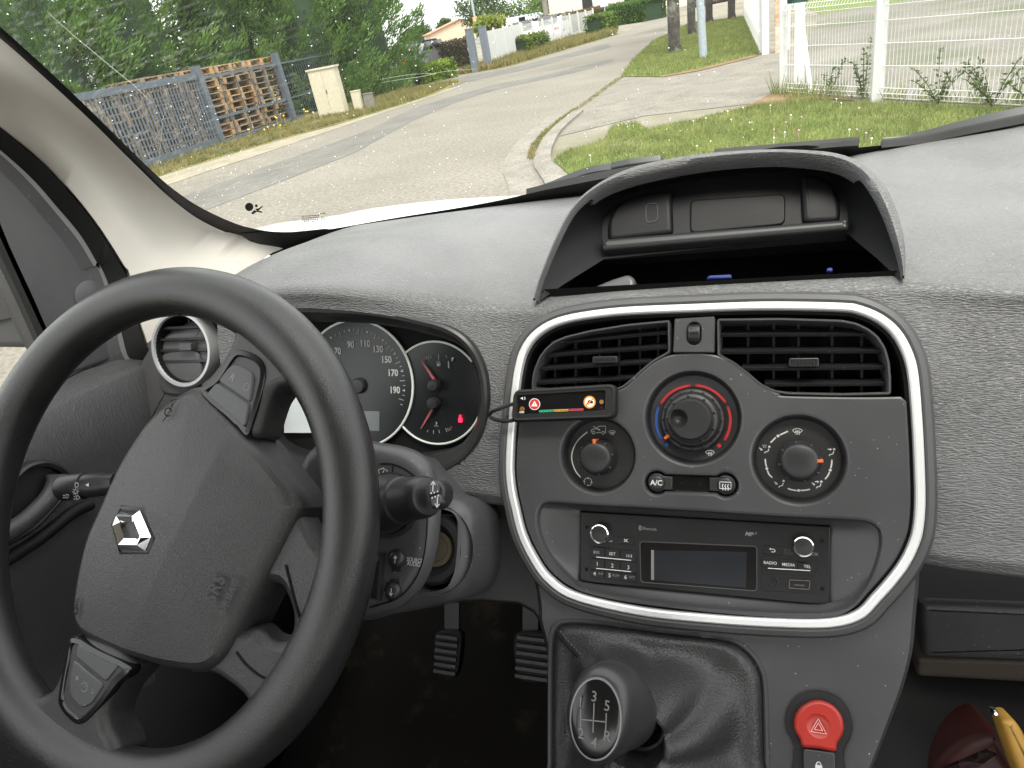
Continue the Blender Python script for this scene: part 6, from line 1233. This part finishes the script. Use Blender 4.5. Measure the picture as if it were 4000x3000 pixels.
for x, y, n_, lb in stacks:
    for k in range(n_):
        o = bpy.data.objects.new('pallet', pm[int(rng.choice([0, 0, 1, 1, 2]))]); sc.collection.objects.link(o); o.location = (x+rng.uniform(-.05, .05), y+rng.uniform(-.04, .04), .002+.1445*k); o.rotation_euler[2] = rng.normal(0, .02)
        setp(o, ('%s pallet from the ground in the %s' if k else '%s pallet, resting on the ground, in the %s') % (ORD[k], lb), 'pallet', 'wooden pallets in the '+lb)
# utility cabinet
cbm = plastic('cabinet_cream', (.46, .42, .32), .55, 'fine', 60., .1, .4, 0, var=.04)
cb0 = thing('utility_cabinet', (-10.95, 17.6, 0), 'cream utility cabinet standing in the verge before the conifers', 'utility cabinet')
ux = np.array((.985, .17, 0)); uy = np.array((-.17, .985, 0)); uz = np.array((0, 0, 1)); cc0 = np.array((-10.95, 17.6, 0))
m = M(); m.box(cc0+uz*.60, (ux, uy, uz), (.37, .16, .60)); m.obj('box', cbm, cb0, rel=False); m = M(); m.box(cc0+uz*1.22, (ux, uy, uz), (.40, .19, .022)); m.obj('lid', cbm, cb0, rel=False)
for s in (-1, 1): m = M(); m.box(cc0+uz*.62-uy*.165+ux*.175*s, (ux, uy, uz), (.165, .008, .52)); m.obj('cabinet_door', cbm, cb0, rel=False)
m = M(); m.box(cc0+uz*.65-uy*.176+ux*.02, (ux, uy, uz), (.012, .006, .05)); m.obj('latch', MT['grey'], cb0, rel=False)
for dx, hh_, lb in ((.62, .52, 'short cream marker post beside the utility cabinet'), (.95, .40, 'lower grey marker post right of the cream one')): 
    m = M(); c = cc0+ux*dx+uy*.3; m.box(c+uz*hh_/2, (ux, uy, uz), (.12, .07, hh_/2)); m.box(c+uz*(hh_+.01), (ux, uy, uz), (.13, .08, .012)); m.obj('marker_post', cbm if dx < .8 else OM['kerb'], None, lb, 'marker post', rel=False)

# ---------------- grass blades, weeds and flowers
bl_m = leafmat('blade_green', (.10, .13, .033), (.28, .305, .095), 3., .4); st_m = leafmat('blade_straw', (.10, .12, .03), (.30, .24, .10), 2.2, .3)
def blades(name, poly, n, h, wd, mat, label, cat='grass', lean=.35):
    P = np.array(poly); lo, hi = P.min(0), P.max(0); pts = []
    while len(pts) < n:
        q = rng.uniform(lo, hi, (n, 2)); pts += [p for p in q if inpoly(p[0], p[1], poly)]
    q = np.array(pts[:n]); cl = .55+.45*np.sin(q[:, 0]*3.1+np.sin(q[:, 1]*2.3)*2)*np.sin(q[:, 1]*2.7+1.3); m = M(); B3 = np.column_stack([q, np.full(n, .01)])
    a = rng.uniform(0, 2*math.pi, n); hh = h*rng.uniform(.45, 1.15, n)*(.55+.6*cl); dv = np.column_stack([np.cos(a), np.sin(a)])*wd; ln_ = rng.normal(0, lean, (n, 2))*hh[:, None]
    V = np.empty((n, 3, 3)); V[:, 0] = B3; V[:, 1] = B3; V[:, 0, :2] += dv; V[:, 1, :2] -= dv; V[:, 2] = B3; V[:, 2, :2] += ln_; V[:, 2, 2] += hh
    m.v = [tuple(v) for v in V.reshape(-1, 3).tolist()]; m.f = [(3*i, 3*i+1, 3*i+2) for i in range(n)]; m.mi = [0]*n; return m.obj(name, mat, None, label, cat, None, 'stuff', sm=0, rel=False)
blades('grass', near_lawn, 60000, .075, .0045, bl_m, 'lush clover lawn between the kerb and the mesh fence')
blades('grass', far_lawn, 30000, .09, .008, bl_m, 'mown lawn under the verge trees')
blades('grass', [(-12.4, 9), (-12.1, 14), (-12.0, 19), (-11.3, 23.5), (-9.4, 23), (-9.0, 19), (-9.5, 16.2), (-10.2, 14.2), (-10.8, 12.1), (-11.0, 9)], 26000, .16, .009, st_m, 'dry grass verge below the gate and cabinet')
blades('grass', [(-11.2, 26.9), (-10.8, 33), (-10.2, 40), (-9.0, 46), (-6.9, 38), (-7.9, 33), (-8.8, 28.4), (-9.4, 26.7)], 22000, .32, .02, st_m, 'tall dry weeds along the white fence')
wp_ = [(-2.62, 8.0), (-2.86, 9.0), (-2.98, 10.2), (-3.0, 12), (-2.92, 12), (-2.88, 10.2), (-2.74, 9.0), (-2.5, 8.0)]
blades('weeds', wp_, 1500, .05, .006, st_m, 'weeds growing in the gutter along the kerb', 'weeds')
blades('weeds', [(-2.98, 12), (-2.98, 16), (-2.84, 16), (-2.86, 12)], 700, .04, .006, st_m, 'sparse weeds along the edge of the driveway', 'weeds')
blades('weeds', [(.0, 10.6), (.3, 9.8), (.9, 9.2), (2.2, 7.7), (2.35, 7.8), (1.1, 9.3), (.5, 10.2), (.2, 10.9)], 420, .26, .008, bl_m, 'taller weeds along the foot of the mesh fence', 'weeds', .3)
def flowers(name, poly, n, r, z, mat, label):
    P = np.array(poly); lo, hi = P.min(0), P.max(0); m = M(); k = 0
    while k < n:
        x, y = rng.uniform(lo, hi)
        if not inpoly(x, y, poly): continue
        k += 1; h = z*rng.uniform(.5, 1.2); q = Pl((x, y, h), (1, 0, 0), (0, 1, 0)); m.lathe(q, (0, 0), [(r*.3, -r), (r, -r*.2), (r*.8, r*.5), (r*.1, r*.9)], 6); m.bar((x, y, .01), (x, y, h-r*.6), .0016, .0016, (0, 1, 0))
    m.obj(name, mat, None, label, 'flowers', None, 'stuff', sm=60, rel=False)
flowers('clover_flowers', near_lawn, 90, .010, .085, plastic('clover_white', (.62, .62, .50), .7, None), 'small white clover heads scattered over the near lawn')
flowers('clover_flowers', [(-.2, 8.8), (1.0, 8.7), (2.4, 7.0), (3.4, 5.2), (1.0, 5.5), (.0, 7.5)], 14, .010, .09, plastic('clover_pink', (.55, .25, .36), .7, None), 'pink clover heads in the near lawn')
flowers('yellow_flowers', [(-12.0, 14.5), (-11.6, 18), (-10.6, 17), (-10.9, 14.5)], 12, .026, .32, plastic('ragwort', (.65, .50, .03), .7, None), 'yellow wild flowers in the verge below the gate')

# ---------------- right-hand mesh fence
wm = plastic('fence_white', (.55, .555, .54), .4, None, var=.03); wire = plastic('wire_white', (.60, .605, .59), .4, None, var=.02)
def panel_fence(p0, p1, h, label):
    t = thing('mesh_fence', (*((np.array(p0)+np.array(p1))/2), 0), label, 'fence', 'white mesh fence panels'); m = M(); p0, p1 = np.array(p0), np.array(p1); L = np.linalg.norm(p1-p0); d = (p1-p0)/L; nn = np.array((d[1], -d[0])); n = int(L/.05)
    def prof(z):      # folds at the top and at the foot
        for zc in (.09, h-.07):
            if abs(z-zc) < .05: return .028*(1-abs(z-zc)/.05)
        return 0
    zs = sorted([.03, .04, .09, .14, h-.12, h-.07, h-.02, h])
    for i in range(n+1):
        b = p0+d*(i/n)*L; m.tube([(*(b+nn*prof(z)), z) for z in zs], .0028, 4, up=(*nn, 0))
    m.obj('upright_wires', wire, t, kind='stuff', rel=False); m = M()
    for z in (.04, .09, .14, .36, .58, .80, h-.12, h-.07, h-.02):
        for o in (-.004, .004): m.tube([(*(p0+nn*(prof(z)+o)), z), (*(p1+nn*(prof(z)+o)), z)], .0030, 4)
    m.obj('cross_wires', wire, t, kind='stuff', rel=False)
F = [(.22, 10.45), (1.13, 9.02), (2.45, 7.10), (3.8, 5.15)]
panel_fence(F[0], F[1], 1.06, 'white wire mesh fence panel left of the thick white post'); panel_fence(F[1], F[2], 1.06, 'white wire mesh fence panel right of the thick white post'); panel_fence(F[2], F[3], 1.06, 'white wire mesh fence panel beyond the right edge of the windscreen')
def rpost(x, y, h, w_, label, mat=None, lean=(0, 0), cat='post', cap=True, d_=None):
    t = thing('fence_post', (x, y, 0), label, cat); m = M(); q = w_/2; e = (d_ or w_)/2
    m.sweep([(x, y, 0), (x+lean[0], y+lean[1], h)], rrect(-q, -e, q, e, min(q, e)*.3, 2), False, (0, 1, 0)); m.obj('shaft', mat or wm, t, rel=False, sm=30)
    m = M(); m.box((x+lean[0], y+lean[1], h+.01), ((1, 0, 0), (0, 1, 0), (0, 0, 1)), (q*1.1, e*1.1, .012)); m.obj('cap', mat or wm, t, rel=False)
rpost(1.13, 9.02, 1.75, .115, 'thick white fence post standing in the lawn'); rpost(.20, 10.50, 1.75, .09, 'white gate post under the green sign')
rpost(.52, 10.02, .86, .05, 'leaning white post propped against the mesh fence', lean=(-.10, .55)); rpost(2.45, 7.10, 1.75, .10, 'white fence post near the right edge of the windscreen'); rpost(.42, 11.3, 1.7, .13, 'wide white post just behind the gate post', d_=.05)
rust = ground_mat('rusty_paint', (.55, .50, .44), (.40, .16, .05), 3.5, 30., (.60, .55, .48))
rpost(-.02, 16.25, 2.2, .14, 'white gate post with a bent foot at the back of the drive'); rpost(.22, 16.3, 2.2, .13, 'rust-stained gate post at the back of the drive', rust); rpost(.42, 16.6, 2.2, .06, 'slim white post right of the rusty one')
sg = thing('sign_board', (.33, 10.5, 0), 'dark green sign board at the top of the white gate post', 'sign'); m = M(); m.box((.36, 10.42, 1.25), ((.55, -.83, 0), (.83, .55, 0), (0, 0, 1)), (.20, .015, .20)); m.obj('board', plastic('sign_green', (.012, .07, .05), .4, None), sg, rel=False)
m = M(); m.bar((.25, 10.47, 1.2), (.25, 10.47, 1.45), .03, .02, (0, 1, 0)); m.obj('bracket', wm, sg, rel=False)
wfz = thing('picket_fence', (-.4, 24, 0), 'white upright picket fence receding behind the verge lawn', 'fence'); pick = None
for i in range(34):
    t = i/33; x, y = -.10-.75*t, 16.6+17*t
    if pick is None: m = M(); m.box((x, y, 1.0), ((1, 0, 0), (0, 1, 0), (0, 0, 1)), (.03, .075, .98)); pick = m.obj('picket', wm, wfz, rel=False)
    else: o = pick.copy(); sc.collection.objects.link(o); o.parent = wfz; o.location = np.array((x, y, .02))-ROOT[wfz.name]
for z in (.35, 1.7): m = M(); m.bar((-.06, 16.6, z), (-.81, 33.6, z), .02, .03); m.obj('rail', wm, wfz, rel=False)
# weeds climbing the mesh fence
def shrub(x, y, h, n, label, spread=.25):
    t = thing('weed_plant', (x, y, 0), label, 'plant', 'weeds along the mesh fence'); ms, ml = M(), M(); P, D = [], []
    for k in range(n):
        a = rng.uniform(0, 6.28); hh = h*rng.uniform(.5, 1); q = cr([(x, y, 0), (x+spread*.4*math.cos(a), y+spread*.4*math.sin(a), hh*.5), (x+spread*math.cos(a), y+spread*math.sin(a), hh)], 5); ms.tube(q, .004, 5)
        for p in q[2:]:
            for _ in range(3): P.append(p); D.append((rng.normal(), rng.normal(), .4))
    ms.obj('stem', leafmat('stem_%s' % t.name, (.06, .06, .02), (.10, .10, .04)), t, rel=False); cards(ml, np.array(P), np.array(D), .05, .012, .3); ml.obj('foliage', bl2, t, sm=0, rel=False)
bl2 = leafmat('weed_leaf', (.05, .09, .025), (.12, .17, .05), 4.)
for i, (x, y, h, n_) in enumerate(((1.02, 9.22, .62, 5), (.72, 9.75, .45, 4), (1.6, 8.35, .5, 7), (1.95, 7.85, .45, 8), (2.2, 7.5, .40, 8))): shrub(x, y, h, n_, ['tall sparse weed just left of the thick white post', 'thin weed between the leaning post and the thick post', 'bushy weed right of the thick white post', 'bushy weed at the foot of the right mesh panel', 'rightmost low weed at the foot of the mesh panel'][i])
# verge trees and lamp post
lf = leafmat('tree_leaf', (.025, .06, .012), (.10, .17, .04), .9)
def tree(x, y, r, h, label, crown=True, n=3200, cr_=2.4, ch=None, mat=None, group=None, lz=.16):
    t = thing('tree', (x, y, 0), label, 'tree', group); m = M(); ch = ch or h*.5
    m.tube([(x, y, -.05), (x-.02, y, .25), (x+.03, y+.02, h*.3), (x-.03, y, h*.62)], r, 12, scale=[1.25, 1.05, .92, .6])
    for k in range(6): a = k*1.05+.4; zz = h*(.38+.04*k); m.tube([(x, y, zz), (x+cr_*.35*math.cos(a), y+cr_*.35*math.sin(a), zz+h*.14), (x+cr_*.7*math.cos(a), y+cr_*.7*math.sin(a), zz+h*.26)], r*.38, 6, scale=[1, .6, .2])
    m.obj('trunk', bark, t, rel=False, sm=60)
    if crown:
        nb_ = 42; C = rng.normal(0, 1, (nb_, 3)); C = unit(C)*rng.uniform(.45, 1.0, (nb_, 1))**.6*np.array((cr_, cr_, h*.30)); C += np.array((x, y, h*.70)); P = np.repeat(C, n//nb_, 0); P = P+rng.normal(0, 1, P.shape)*cr_*.16
        m = M(); cards(m, P, rng.normal(0, 1, P.shape), lz, lz*.32, .3); m.obj('crown', mat or lf, t, sm=0, rel=False)
tree(-2.25, 20.7, .155, 7.5, 'mottled tree trunk nearest the road on the verge lawn'); tree(-2.35, 27.0, .13, 7.0, 'second tree trunk behind the nearest one on the verge lawn'); tree(-2.2, 33.5, .14, 7.0, 'third thinner tree trunk farther along the verge lawn'); tree(-1.3, 33.0, .14, 6.0, 'ivy-covered trunk beside the picket fence')
gpole = plastic('galvanised_pole', (.30, .34, .38), .45, None, var=.06)
lp_ = thing('lamp_post', (-1.32, 17.6, 0), 'smooth grey lamp post standing in the verge lawn', 'lamp post'); m = M(); m.tube([(-1.32, 17.6, 0), (-1.34, 17.6, 1.2), (-1.36, 17.6, 6.5)], .088, 16, scale=[1, .95, .6]); m.obj('shaft', gpole, lp_, rel=False); m = M(); m.box((-1.36, 17.6, 6.55), ((1, 0, 0), (0, 1, 0), (0, 0, 1)), (.35, .12, .06)); m.obj('lamp_head', gpole, lp_, rel=False)

# ---------------- left far side: white fence, pillars, cars, hedge, houses
pg = plastic('pillar_grey', (.14, .16, .19), .5, None, var=.05); slatw = plastic('fence_slat_white', (.50, .51, .50), .5, None, var=.03)
for dx, dy, lb in ((0, 0, 'tall blue-grey gate pillar at the near end of the white fence'), (.32, .55, 'second blue-grey gate pillar against the white fence')):
    x, y = -10.25+dx, 26.9+dy; t = thing('gate_pillar', (x, y, 0), lb, 'pillar', 'pillars of the side entrance'); m = M(); post(m, x, y, 1.46, .24); m.obj('shaft', pg, t, rel=False); m = M(); m.box((x, y, 1.47), ((1, 0, 0), (0, 1, 0), (0, 0, 1)), (.13, .13, .015)); m.obj('cap', pg, t, rel=False)
def slat_fence(p0, p1, h, nb_, label):
    p0, p1 = np.array(p0), np.array(p1); t = thing('slat_fence', (*((p0+p1)/2), 0), label, 'fence', 'white fences beyond the side entrance'); d = (p1-p0)/np.linalg.norm(p1-p0)
    for i in range(nb_+1): p = p0+(p1-p0)*i/nb_; m = M(); m.box((*p, h/2+.03), ((*d, 0), (-d[1], d[0], 0), (0, 0, 1)), (.035, .035, h/2+.03)); m.obj('post', wm, t, rel=False)
    for i in range(nb_):
        a, b = p0+(p1-p0)*i/nb_, p0+(p1-p0)*(i+1)/nb_; L = np.linalg.norm(b-a); m = M(); n = max(8, int(L/.085))
        for k in range(n): q = a+(b-a)*(k+.5)/n; m.box((*q, h/2), ((*d, 0), (-d[1], d[0], 0), (0, 0, 1)), (.026 if h > 1.28 else .013, .006, h/2-.02))
        m.obj('slat_infill', slatw, t, kind='stuff', rel=False)
slat_fence((-10.05, 27.8), (-10.45, 33.9), 1.30, 4, 'tall white slatted fence next to the blue-grey pillars'); slat_fence((-10.5, 34.3), (-9.2, 44.0), 1.25, 8, 'lower white fence in front of the parked white car')
def car(x, y, rot, col, label, L=4.3, Wd=1.75, H=1.24):
    c, s_ = math.cos(rot), math.sin(rot); t = thing('parked_car', (x, y, 0), label, 'car'); T = lambda p: (x+p[0]*c-p[1]*s_, y+p[0]*s_+p[1]*c, p[2])
    prof = [(-2.15, .35), (-2.18, .62), (-2.05, .88), (-1.75, .95), (-1.25, 1.0), (-.55, 1.38), (.1, 1.45), (.75, 1.40), (1.35, 1.02), (1.75, .93), (2.08, .84), (2.16, .62), (2.12, .35)]
    prof = [(a*L/4.34, b*H/1.45) for a, b in prof]; pp = cr(prof, 4); m = M(); R = []
    for yy, k in ((-1, .90), (-.98, .97), (-.86, 1.0), (0, 1.015), (.86, 1.0), (.98, .97), (1, .90)):
        R.append([T((a, yy*Wd/2*(1 if b < .95 else 1-.22*(b-.95)/.5), .30+(b-.30)*(k if b > .6 else 1))) for a, b in pp])
    m.rings(R, False); m.add([p for p in R[0]], [tuple(range(len(pp)))]); m.add([p for p in R[-1]], [tuple(range(len(pp)))[::-1]])
    m.obj('body', plastic('paint_'+t.name, col, .22, None, coat=.3, var=.01), t, rel=False, sm=50)
    gls = MT['gloss']
    for sd_ in (-1, 1):
        for xa, xb in ((-.95, -.05), (.02, .95)):
            yy = sd_*(Wd/2*.885); m = M(); m.add([T(p) for p in ((xa+.1, yy*1.1, 1.0), (xb, yy*1.1, 1.0), (xb-.12 if xb > .5 else xb, yy*.985, 1.31), (xa+.42 if xa < -.5 else xa, yy*.985, 1.31))], [(0, 1, 2, 3)]); m.obj('side_window', gls, t, rel=False, thick=.01)
        for xx in (-1.35, 1.32):
            q = Pl(T((xx, sd_*(Wd/2-.02), .31)), (c, s_, 0), (0, 0, 1)); m = M(); k = sd_*-1; m.lathe(q, (0, 0), [(.31, .10*1), (.31, -.09), (.26, -.11 if sd_ > 0 else -.11), (.01, -.10)], 24); w_o = m.obj('wheel', MT['rubber'], t, rel=False)
            m = M(); m.lathe(q, (0, 0), [(.20, .105), (.18, .115), (.02, .11)], 20); m.lathe(q, (0, 0), [(.20, -.115), (.02, -.12)], 20); m.obj('rim', MT['silver'], w_o, rel=False)
    for xx, nm in ((-1, 'rear'), (1, 'front')):
        m = M(); zz = [(1.30, 1.04), (.80, 1.37)] if xx > 0 else [(-1.22, 1.03), (-.62, 1.36)]
        m.add([T((zz[0][0]*L/4.34+.02*xx, -.62, zz[0][1])), T((zz[0][0]*L/4.34+.02*xx, .62, zz[0][1])), T((zz[1][0]*L/4.34+.02*xx, .52, zz[1][1])), T((zz[1][0]*L/4.34+.02*xx, -.52, zz[1][1]))], [(0, 1, 2, 3)]); m.obj(nm+'_window', gls, t, rel=False, thick=.01)
        for sd_ in (-1, 1): m = M(); m.box(T((xx*2.10*L/4.34, sd_*.62, .70)), ((c, s_, 0), (-s_, c, 0), (0, 0, 1)), (.05, .17, .07)); m.obj('headlight' if xx > 0 else 'tail_light', MT['chrome'] if xx > 0 else MT['warnred'], t, rel=False)
    return t
car(-11.5, 38.2, rad(97), (.75, .76, .76), 'white saloon car parked behind the lower white fence'); car(-11.6, 43.6, rad(95), (.72, .74, .75), 'second pale car parked farther along behind the white fence'); car(-14.6, 31.6, rad(80), (.09, .09, .10), 'dark grey car nose visible between conifers and pillars'); car(-3.2, 70, rad(20), (.70, .72, .75), 'distant white car near the end of the road')
def pd(u, v, dist):          # the point at a given ground distance along the view through a spot of the photograph
    d = ray(u*1.80832, v*1.80832); t = dist/math.hypot(d[0], d[1]); return (d[0]*t, d[1]*t, CAMH+d[2]*t)
def hedge(p0, p1, wd_, h, n, mat, label, core, sz=.09):
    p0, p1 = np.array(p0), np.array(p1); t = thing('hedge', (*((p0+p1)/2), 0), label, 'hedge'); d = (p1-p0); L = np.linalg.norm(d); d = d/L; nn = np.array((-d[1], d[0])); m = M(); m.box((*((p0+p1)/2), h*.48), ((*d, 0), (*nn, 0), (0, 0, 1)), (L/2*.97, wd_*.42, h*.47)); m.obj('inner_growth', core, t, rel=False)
    u = rng.uniform(-.5, .5, n)*L; f = rng.integers(0, 3, n); a = rng.uniform(-.5, .5, n)*wd_; z = rng.uniform(0, 1, n)*h; a = np.where(f == 0, -wd_/2, np.where(f == 1, wd_/2, a)); z = np.where(f == 2, h, z); a = a+rng.normal(0, .05, n); z = np.maximum(.03, z+rng.normal(0, .05, n))
    e = rng.uniform(0, 1, n) < .12; u = np.where(e, np.sign(u)*L/2, u); ctr = (p0+p1)/2; P = np.column_stack([ctr[0]+d[0]*u+nn[0]*a, ctr[1]+d[1]*u+nn[1]*a, z]); m = M(); cards(m, P, rng.normal(0, 1, P.shape)+np.array((0, 0, .3)), sz, sz*.4, .3); m.obj('foliage', mat, t, sm=0, rel=False)
hg = leafmat('hedge_green', (.030, .075, .012), (.10, .19, .035), 2.); hb = leafmat('hedge_brown', (.085, .060, .030), (.19, .14, .065), 1.2); ly = leafmat('bright_shrub', (.09, .16, .015), (.26, .36, .05), 1.5); dk = leafmat('dark_hedge', (.03, .028, .016), (.085, .075, .04), 1.5)
hedge((-9.7, 53.5), (-6.6, 50.2), 1.6, 1.15, 9000, hg, 'clipped green box hedge at the bend of the road', leafmat_dark, .12)
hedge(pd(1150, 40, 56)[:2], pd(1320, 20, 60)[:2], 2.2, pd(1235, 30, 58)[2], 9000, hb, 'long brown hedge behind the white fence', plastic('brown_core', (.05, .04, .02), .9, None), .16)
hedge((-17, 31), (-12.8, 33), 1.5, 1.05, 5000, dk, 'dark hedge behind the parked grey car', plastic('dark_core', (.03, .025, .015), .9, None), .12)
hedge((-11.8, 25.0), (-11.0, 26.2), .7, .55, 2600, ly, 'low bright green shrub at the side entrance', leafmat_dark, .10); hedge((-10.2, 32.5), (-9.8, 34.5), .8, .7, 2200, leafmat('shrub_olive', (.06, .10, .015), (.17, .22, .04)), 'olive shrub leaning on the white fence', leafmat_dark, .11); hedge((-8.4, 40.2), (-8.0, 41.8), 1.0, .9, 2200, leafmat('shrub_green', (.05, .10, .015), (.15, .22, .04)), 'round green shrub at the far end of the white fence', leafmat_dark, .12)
stucco = plastic('stucco', (.52, .42, .31), .85, 'fine', 20., .2, .2, 0, var=.04); stucco2 = plastic('pale_stucco', (.62, .58, .50), .85, 'fine', 20., .2, .2, 0, var=.03); tile = ground_mat('roof_tiles', (.36, .17, .095), (.46, .25, .15), .6, 4.)
def house(cx, cy, rot, L, D, he, hr, label, mat, wins, base=0.0, roofm=None):
    c, s_ = math.cos(rot), math.sin(rot); T = lambda p: (cx+p[0]*c-p[1]*s_, cy+p[0]*s_+p[1]*c, p[2]+base); t = thing('house', (cx, cy, base), label, 'house'); m = M()
    l, d = L/2, D/2; vs = [(-l, -d, 0), (l, -d, 0), (l, d, 0), (-l, d, 0), (-l, -d, he), (l, -d, he), (l, d, he), (-l, d, he), (-l, 0, hr), (l, 0, hr)]
    m.add([T(v) for v in vs], [(0, 1, 5, 4), (2, 3, 7, 6), (1, 2, 6, 9, 5), (3, 0, 4, 8, 7)]); m.obj('wall', mat, t, rel=False, sm=0)
    m = M(); o = .35
    for sgn in (-1, 1): m.add([T(v) for v in ((-l-o, sgn*(d+o), he-.15), (l+o, sgn*(d+o), he-.15), (l+o, 0, hr+.06), (-l-o, 0, hr+.06))], [(0, 1, 2, 3)])
    m.obj('roof', roofm or tile, t, rel=False, sm=0, thick=.12)
    for (xx, sd_, zz, ww, hh) in wins:
        m = M(); yy = sd_*(d+.03); m.add([T(v) for v in ((xx-ww/2, yy, zz), (xx+ww/2, yy, zz), (xx+ww/2, yy, zz+hh), (xx-ww/2, yy, zz+hh))], [(0, 1, 2, 3)]); wo_ = m.obj('window', wm, t, rel=False, thick=.08)
        m = M(); yy = sd_*(d+.06); k = .07; m.add([T(v) for v in ((xx-ww/2+k, yy, zz+k), (xx+ww/2-k, yy, zz+k), (xx+ww/2-k, yy, zz+hh-k), (xx-ww/2+k, yy, zz+hh-k))], [(0, 1, 2, 3)]); m.obj('pane', MT['gloss'], wo_, rel=False)
hp_ = pd(985, 45, 143); house(hp_[0], hp_[1], math.atan2(hp_[1], hp_[0])+.12, 14, 11.5, hp_[2]-1.3, hp_[2], 'peach rendered house with a low red tiled roof behind the conifers', stucco, [(-3.5, -1, .7, 1.0, 1.2), (2.0, 1, .7, 1.4, 1.2)])
house(-10, 80, rad(-25), 20, 10, 5.6, 7.6, 'pale rendered house beyond the clipped box hedge', stucco2, [(-5, -1, .9, 1.4, 1.3), (0, -1, .9, 1.4, 1.3), (5, -1, .9, 1.4, 1.3)])
house(-34, 20, rad(80), 14, 10, 3.6, 5.5, 'house with a pinkish tiled roof glimpsed over the conifers at the far left', stucco2, [(-3, -1, .9, 1.2, 1.3), (3, -1, .9, 1.2, 1.3)])
ob = pd(1124, 37, 105); house(ob[0], ob[1], rad(20), 4.2, 6, ob[2]-.7, ob[2], 'small pale blue-grey outbuilding among the distant trees', plastic('blue_grey_wall', (.38, .44, .50), .7, None), [(0, -1, .8, 1, 1)], roofm=plastic('metal_roof', (.42, .47, .52), .5, None))
lg1 = leafmat('far_leaf_green', (.04, .085, .02), (.14, .21, .05), .35); lg2 = leafmat('far_leaf_dark', (.03, .06, .02), (.10, .15, .05), .35); lg3 = leafmat('far_leaf_yellow', (.10, .14, .02), (.26, .30, .05), .5)
far = []
for u, v, ds, rp, mt, lb in ((1030, -12, 112, 46, lg2, 'large round tree left of the street light, beyond the peach house'), (1135, 2, 118, 58, lg1, 'broad green tree between the street light and the concrete pole'), (1210, -22, 100, 60, lg1, 'broad green tree behind the concrete pole'), (1285, -40, 92, 58, lg2, 'dark tree right of the concrete pole'), (1350, -30, 84, 44, lg2, 'dark drooping tree above the box hedge'), (958, 40, 150, 16, lg2, 'small distant tree over the roof of the peach house'), (1054, 40, 80, 27, lg3, 'yellow-green bush above the white fence'), (905, 60, 160, 26, lg2, 'distant tree left of the peach house')):
    q = pd(u, v, ds); far.append((q[0], q[1], q[2], rp*ds/1510, mt, lb))
far += [(3, 74, 6, 3.4, lg1, 'tree at the far bend of the road'), (8, 46, 5.5, 3.0, lg1, 'tree beyond the lot, right of the picket fence'), (16, 52, 6.5, 3.6, lg2, 'dark tree beyond the lot at the right')]
for x, y, h, r, mt, lb in far: tree(x, y, .2, h, lb, True, 3600, r, None, mt, 'trees in the distance', .34)
def pole(name, x, y, h, r, mat, label, cat, extra=None):
    t = thing(name, (x, y, 0), label, cat); m = M(); m.tube([(x, y, 0), (x, y, h*.5), (x, y, h)], r, 10, scale=[1, .85, .65]); m.obj('shaft', mat, t, rel=False)
    if extra: m = M(); m.box((x+extra[0], y, extra[1]), ((1, 0, 0), (0, 1, 0), (0, 0, 1)), extra[2]); m.obj(extra[3], extra[4], t, rel=False)
sl_ = pd(1026, 41, 84); pole('street_light', sl_[0], sl_[1], 8, .13, gpole, 'slim street light with an orange marker behind the white fence', 'street light', (0, sl_[2], (.22, .1, .2), 'orange_marker', flat('marker_orange', (.8, .35, .03))))
up_ = pd(1181, 40, 66); pole('utility_pole', up_[0], up_[1], 9, .24, OM['kerb'], 'thick concrete utility pole above the brown hedge', 'utility pole', (0, 8.6, (.9, .06, .06), 'crossarm', OM['kerb'])); u2_ = pd(1088, 20, 120); pole('utility_pole', u2_[0], u2_[1], 9, .12, gpole, 'thin distant pole between the far trees', 'utility pole', (0, 8.7, (.6, .05, .05), 'crossarm', gpole))
pole('road_sign', -9.2, 47.5, 2.0, .04, gpole, 'small pale road sign in front of the box hedge', 'road sign', (0, 1.55, (.24, .02, .28), 'sign_plate', plastic('sign_pale', (.5, .53, .55), .5, None)))
lw = thing('log_pile', (-2, 62, 0), 'dark stack of logs beyond the verge trees', 'log pile')
for i in range(4):
    for k in range(5-i): m = M(); m.tube([(-5+.0, 61+.42*k+.2*i, .2+.36*i), (0, 63+.42*k+.2*i, .2+.36*i)], .19, 8); m.obj('log', bark, lw, rel=False)

# long wiper scratches on the glass in the unswept corner
scr = bpy.data.materials.new('glass_scratch'); scr.use_nodes = True; _n = scr.node_tree; _n.nodes.clear(); _o = N(_n, "OutputMaterial"); _t = N(_n, "BsdfTransparent"); _d = N(_n, "BsdfTranslucent"); _d.inputs[0].default_value = (.9, .9, .8, 1); _m = N(_n, "MixShader"); _m.inputs[0].default_value = .18
_n.links.new(_t.outputs[0], _m.inputs[1]); _n.links.new(_d.outputs[0], _m.inputs[2]); _n.links.new(_m.outputs[0], _o.inputs[0])
def scratch(pts, wd):
    P = [ws_hit(u, v, .0012) for u, v in cr(pts, 5)]; m = M(); L_, R_ = [], []
    for i, q in enumerate(P):
        t = P[min(i+1, len(P)-1)]-P[max(i-1, 0)]; t /= np.linalg.norm(t); s_ = np.cross(t, (0, -.683, -.73)); k = wd*(.4+.6*math.sin(math.pi*(i+.3)/len(P))); L_.append(q+s_*k); R_.append(q-s_*k)
    m.grid([L_, R_]); m.obj('scratch', scr, wsc, sm=0)
scratch(zA((290, 72), (450, 215), (600, 340), (720, 440), (830, 530), (930, 630)), .0007)
scratch(zA((980, 1000), (1010, 720), (1040, 700)), .0002); scratch(zB((300, 510), (420, 490), (560, 470), (700, 440), (890, 425)), .0005); scratch(zB((290, 490), (480, 460), (640, 452)), .0004)
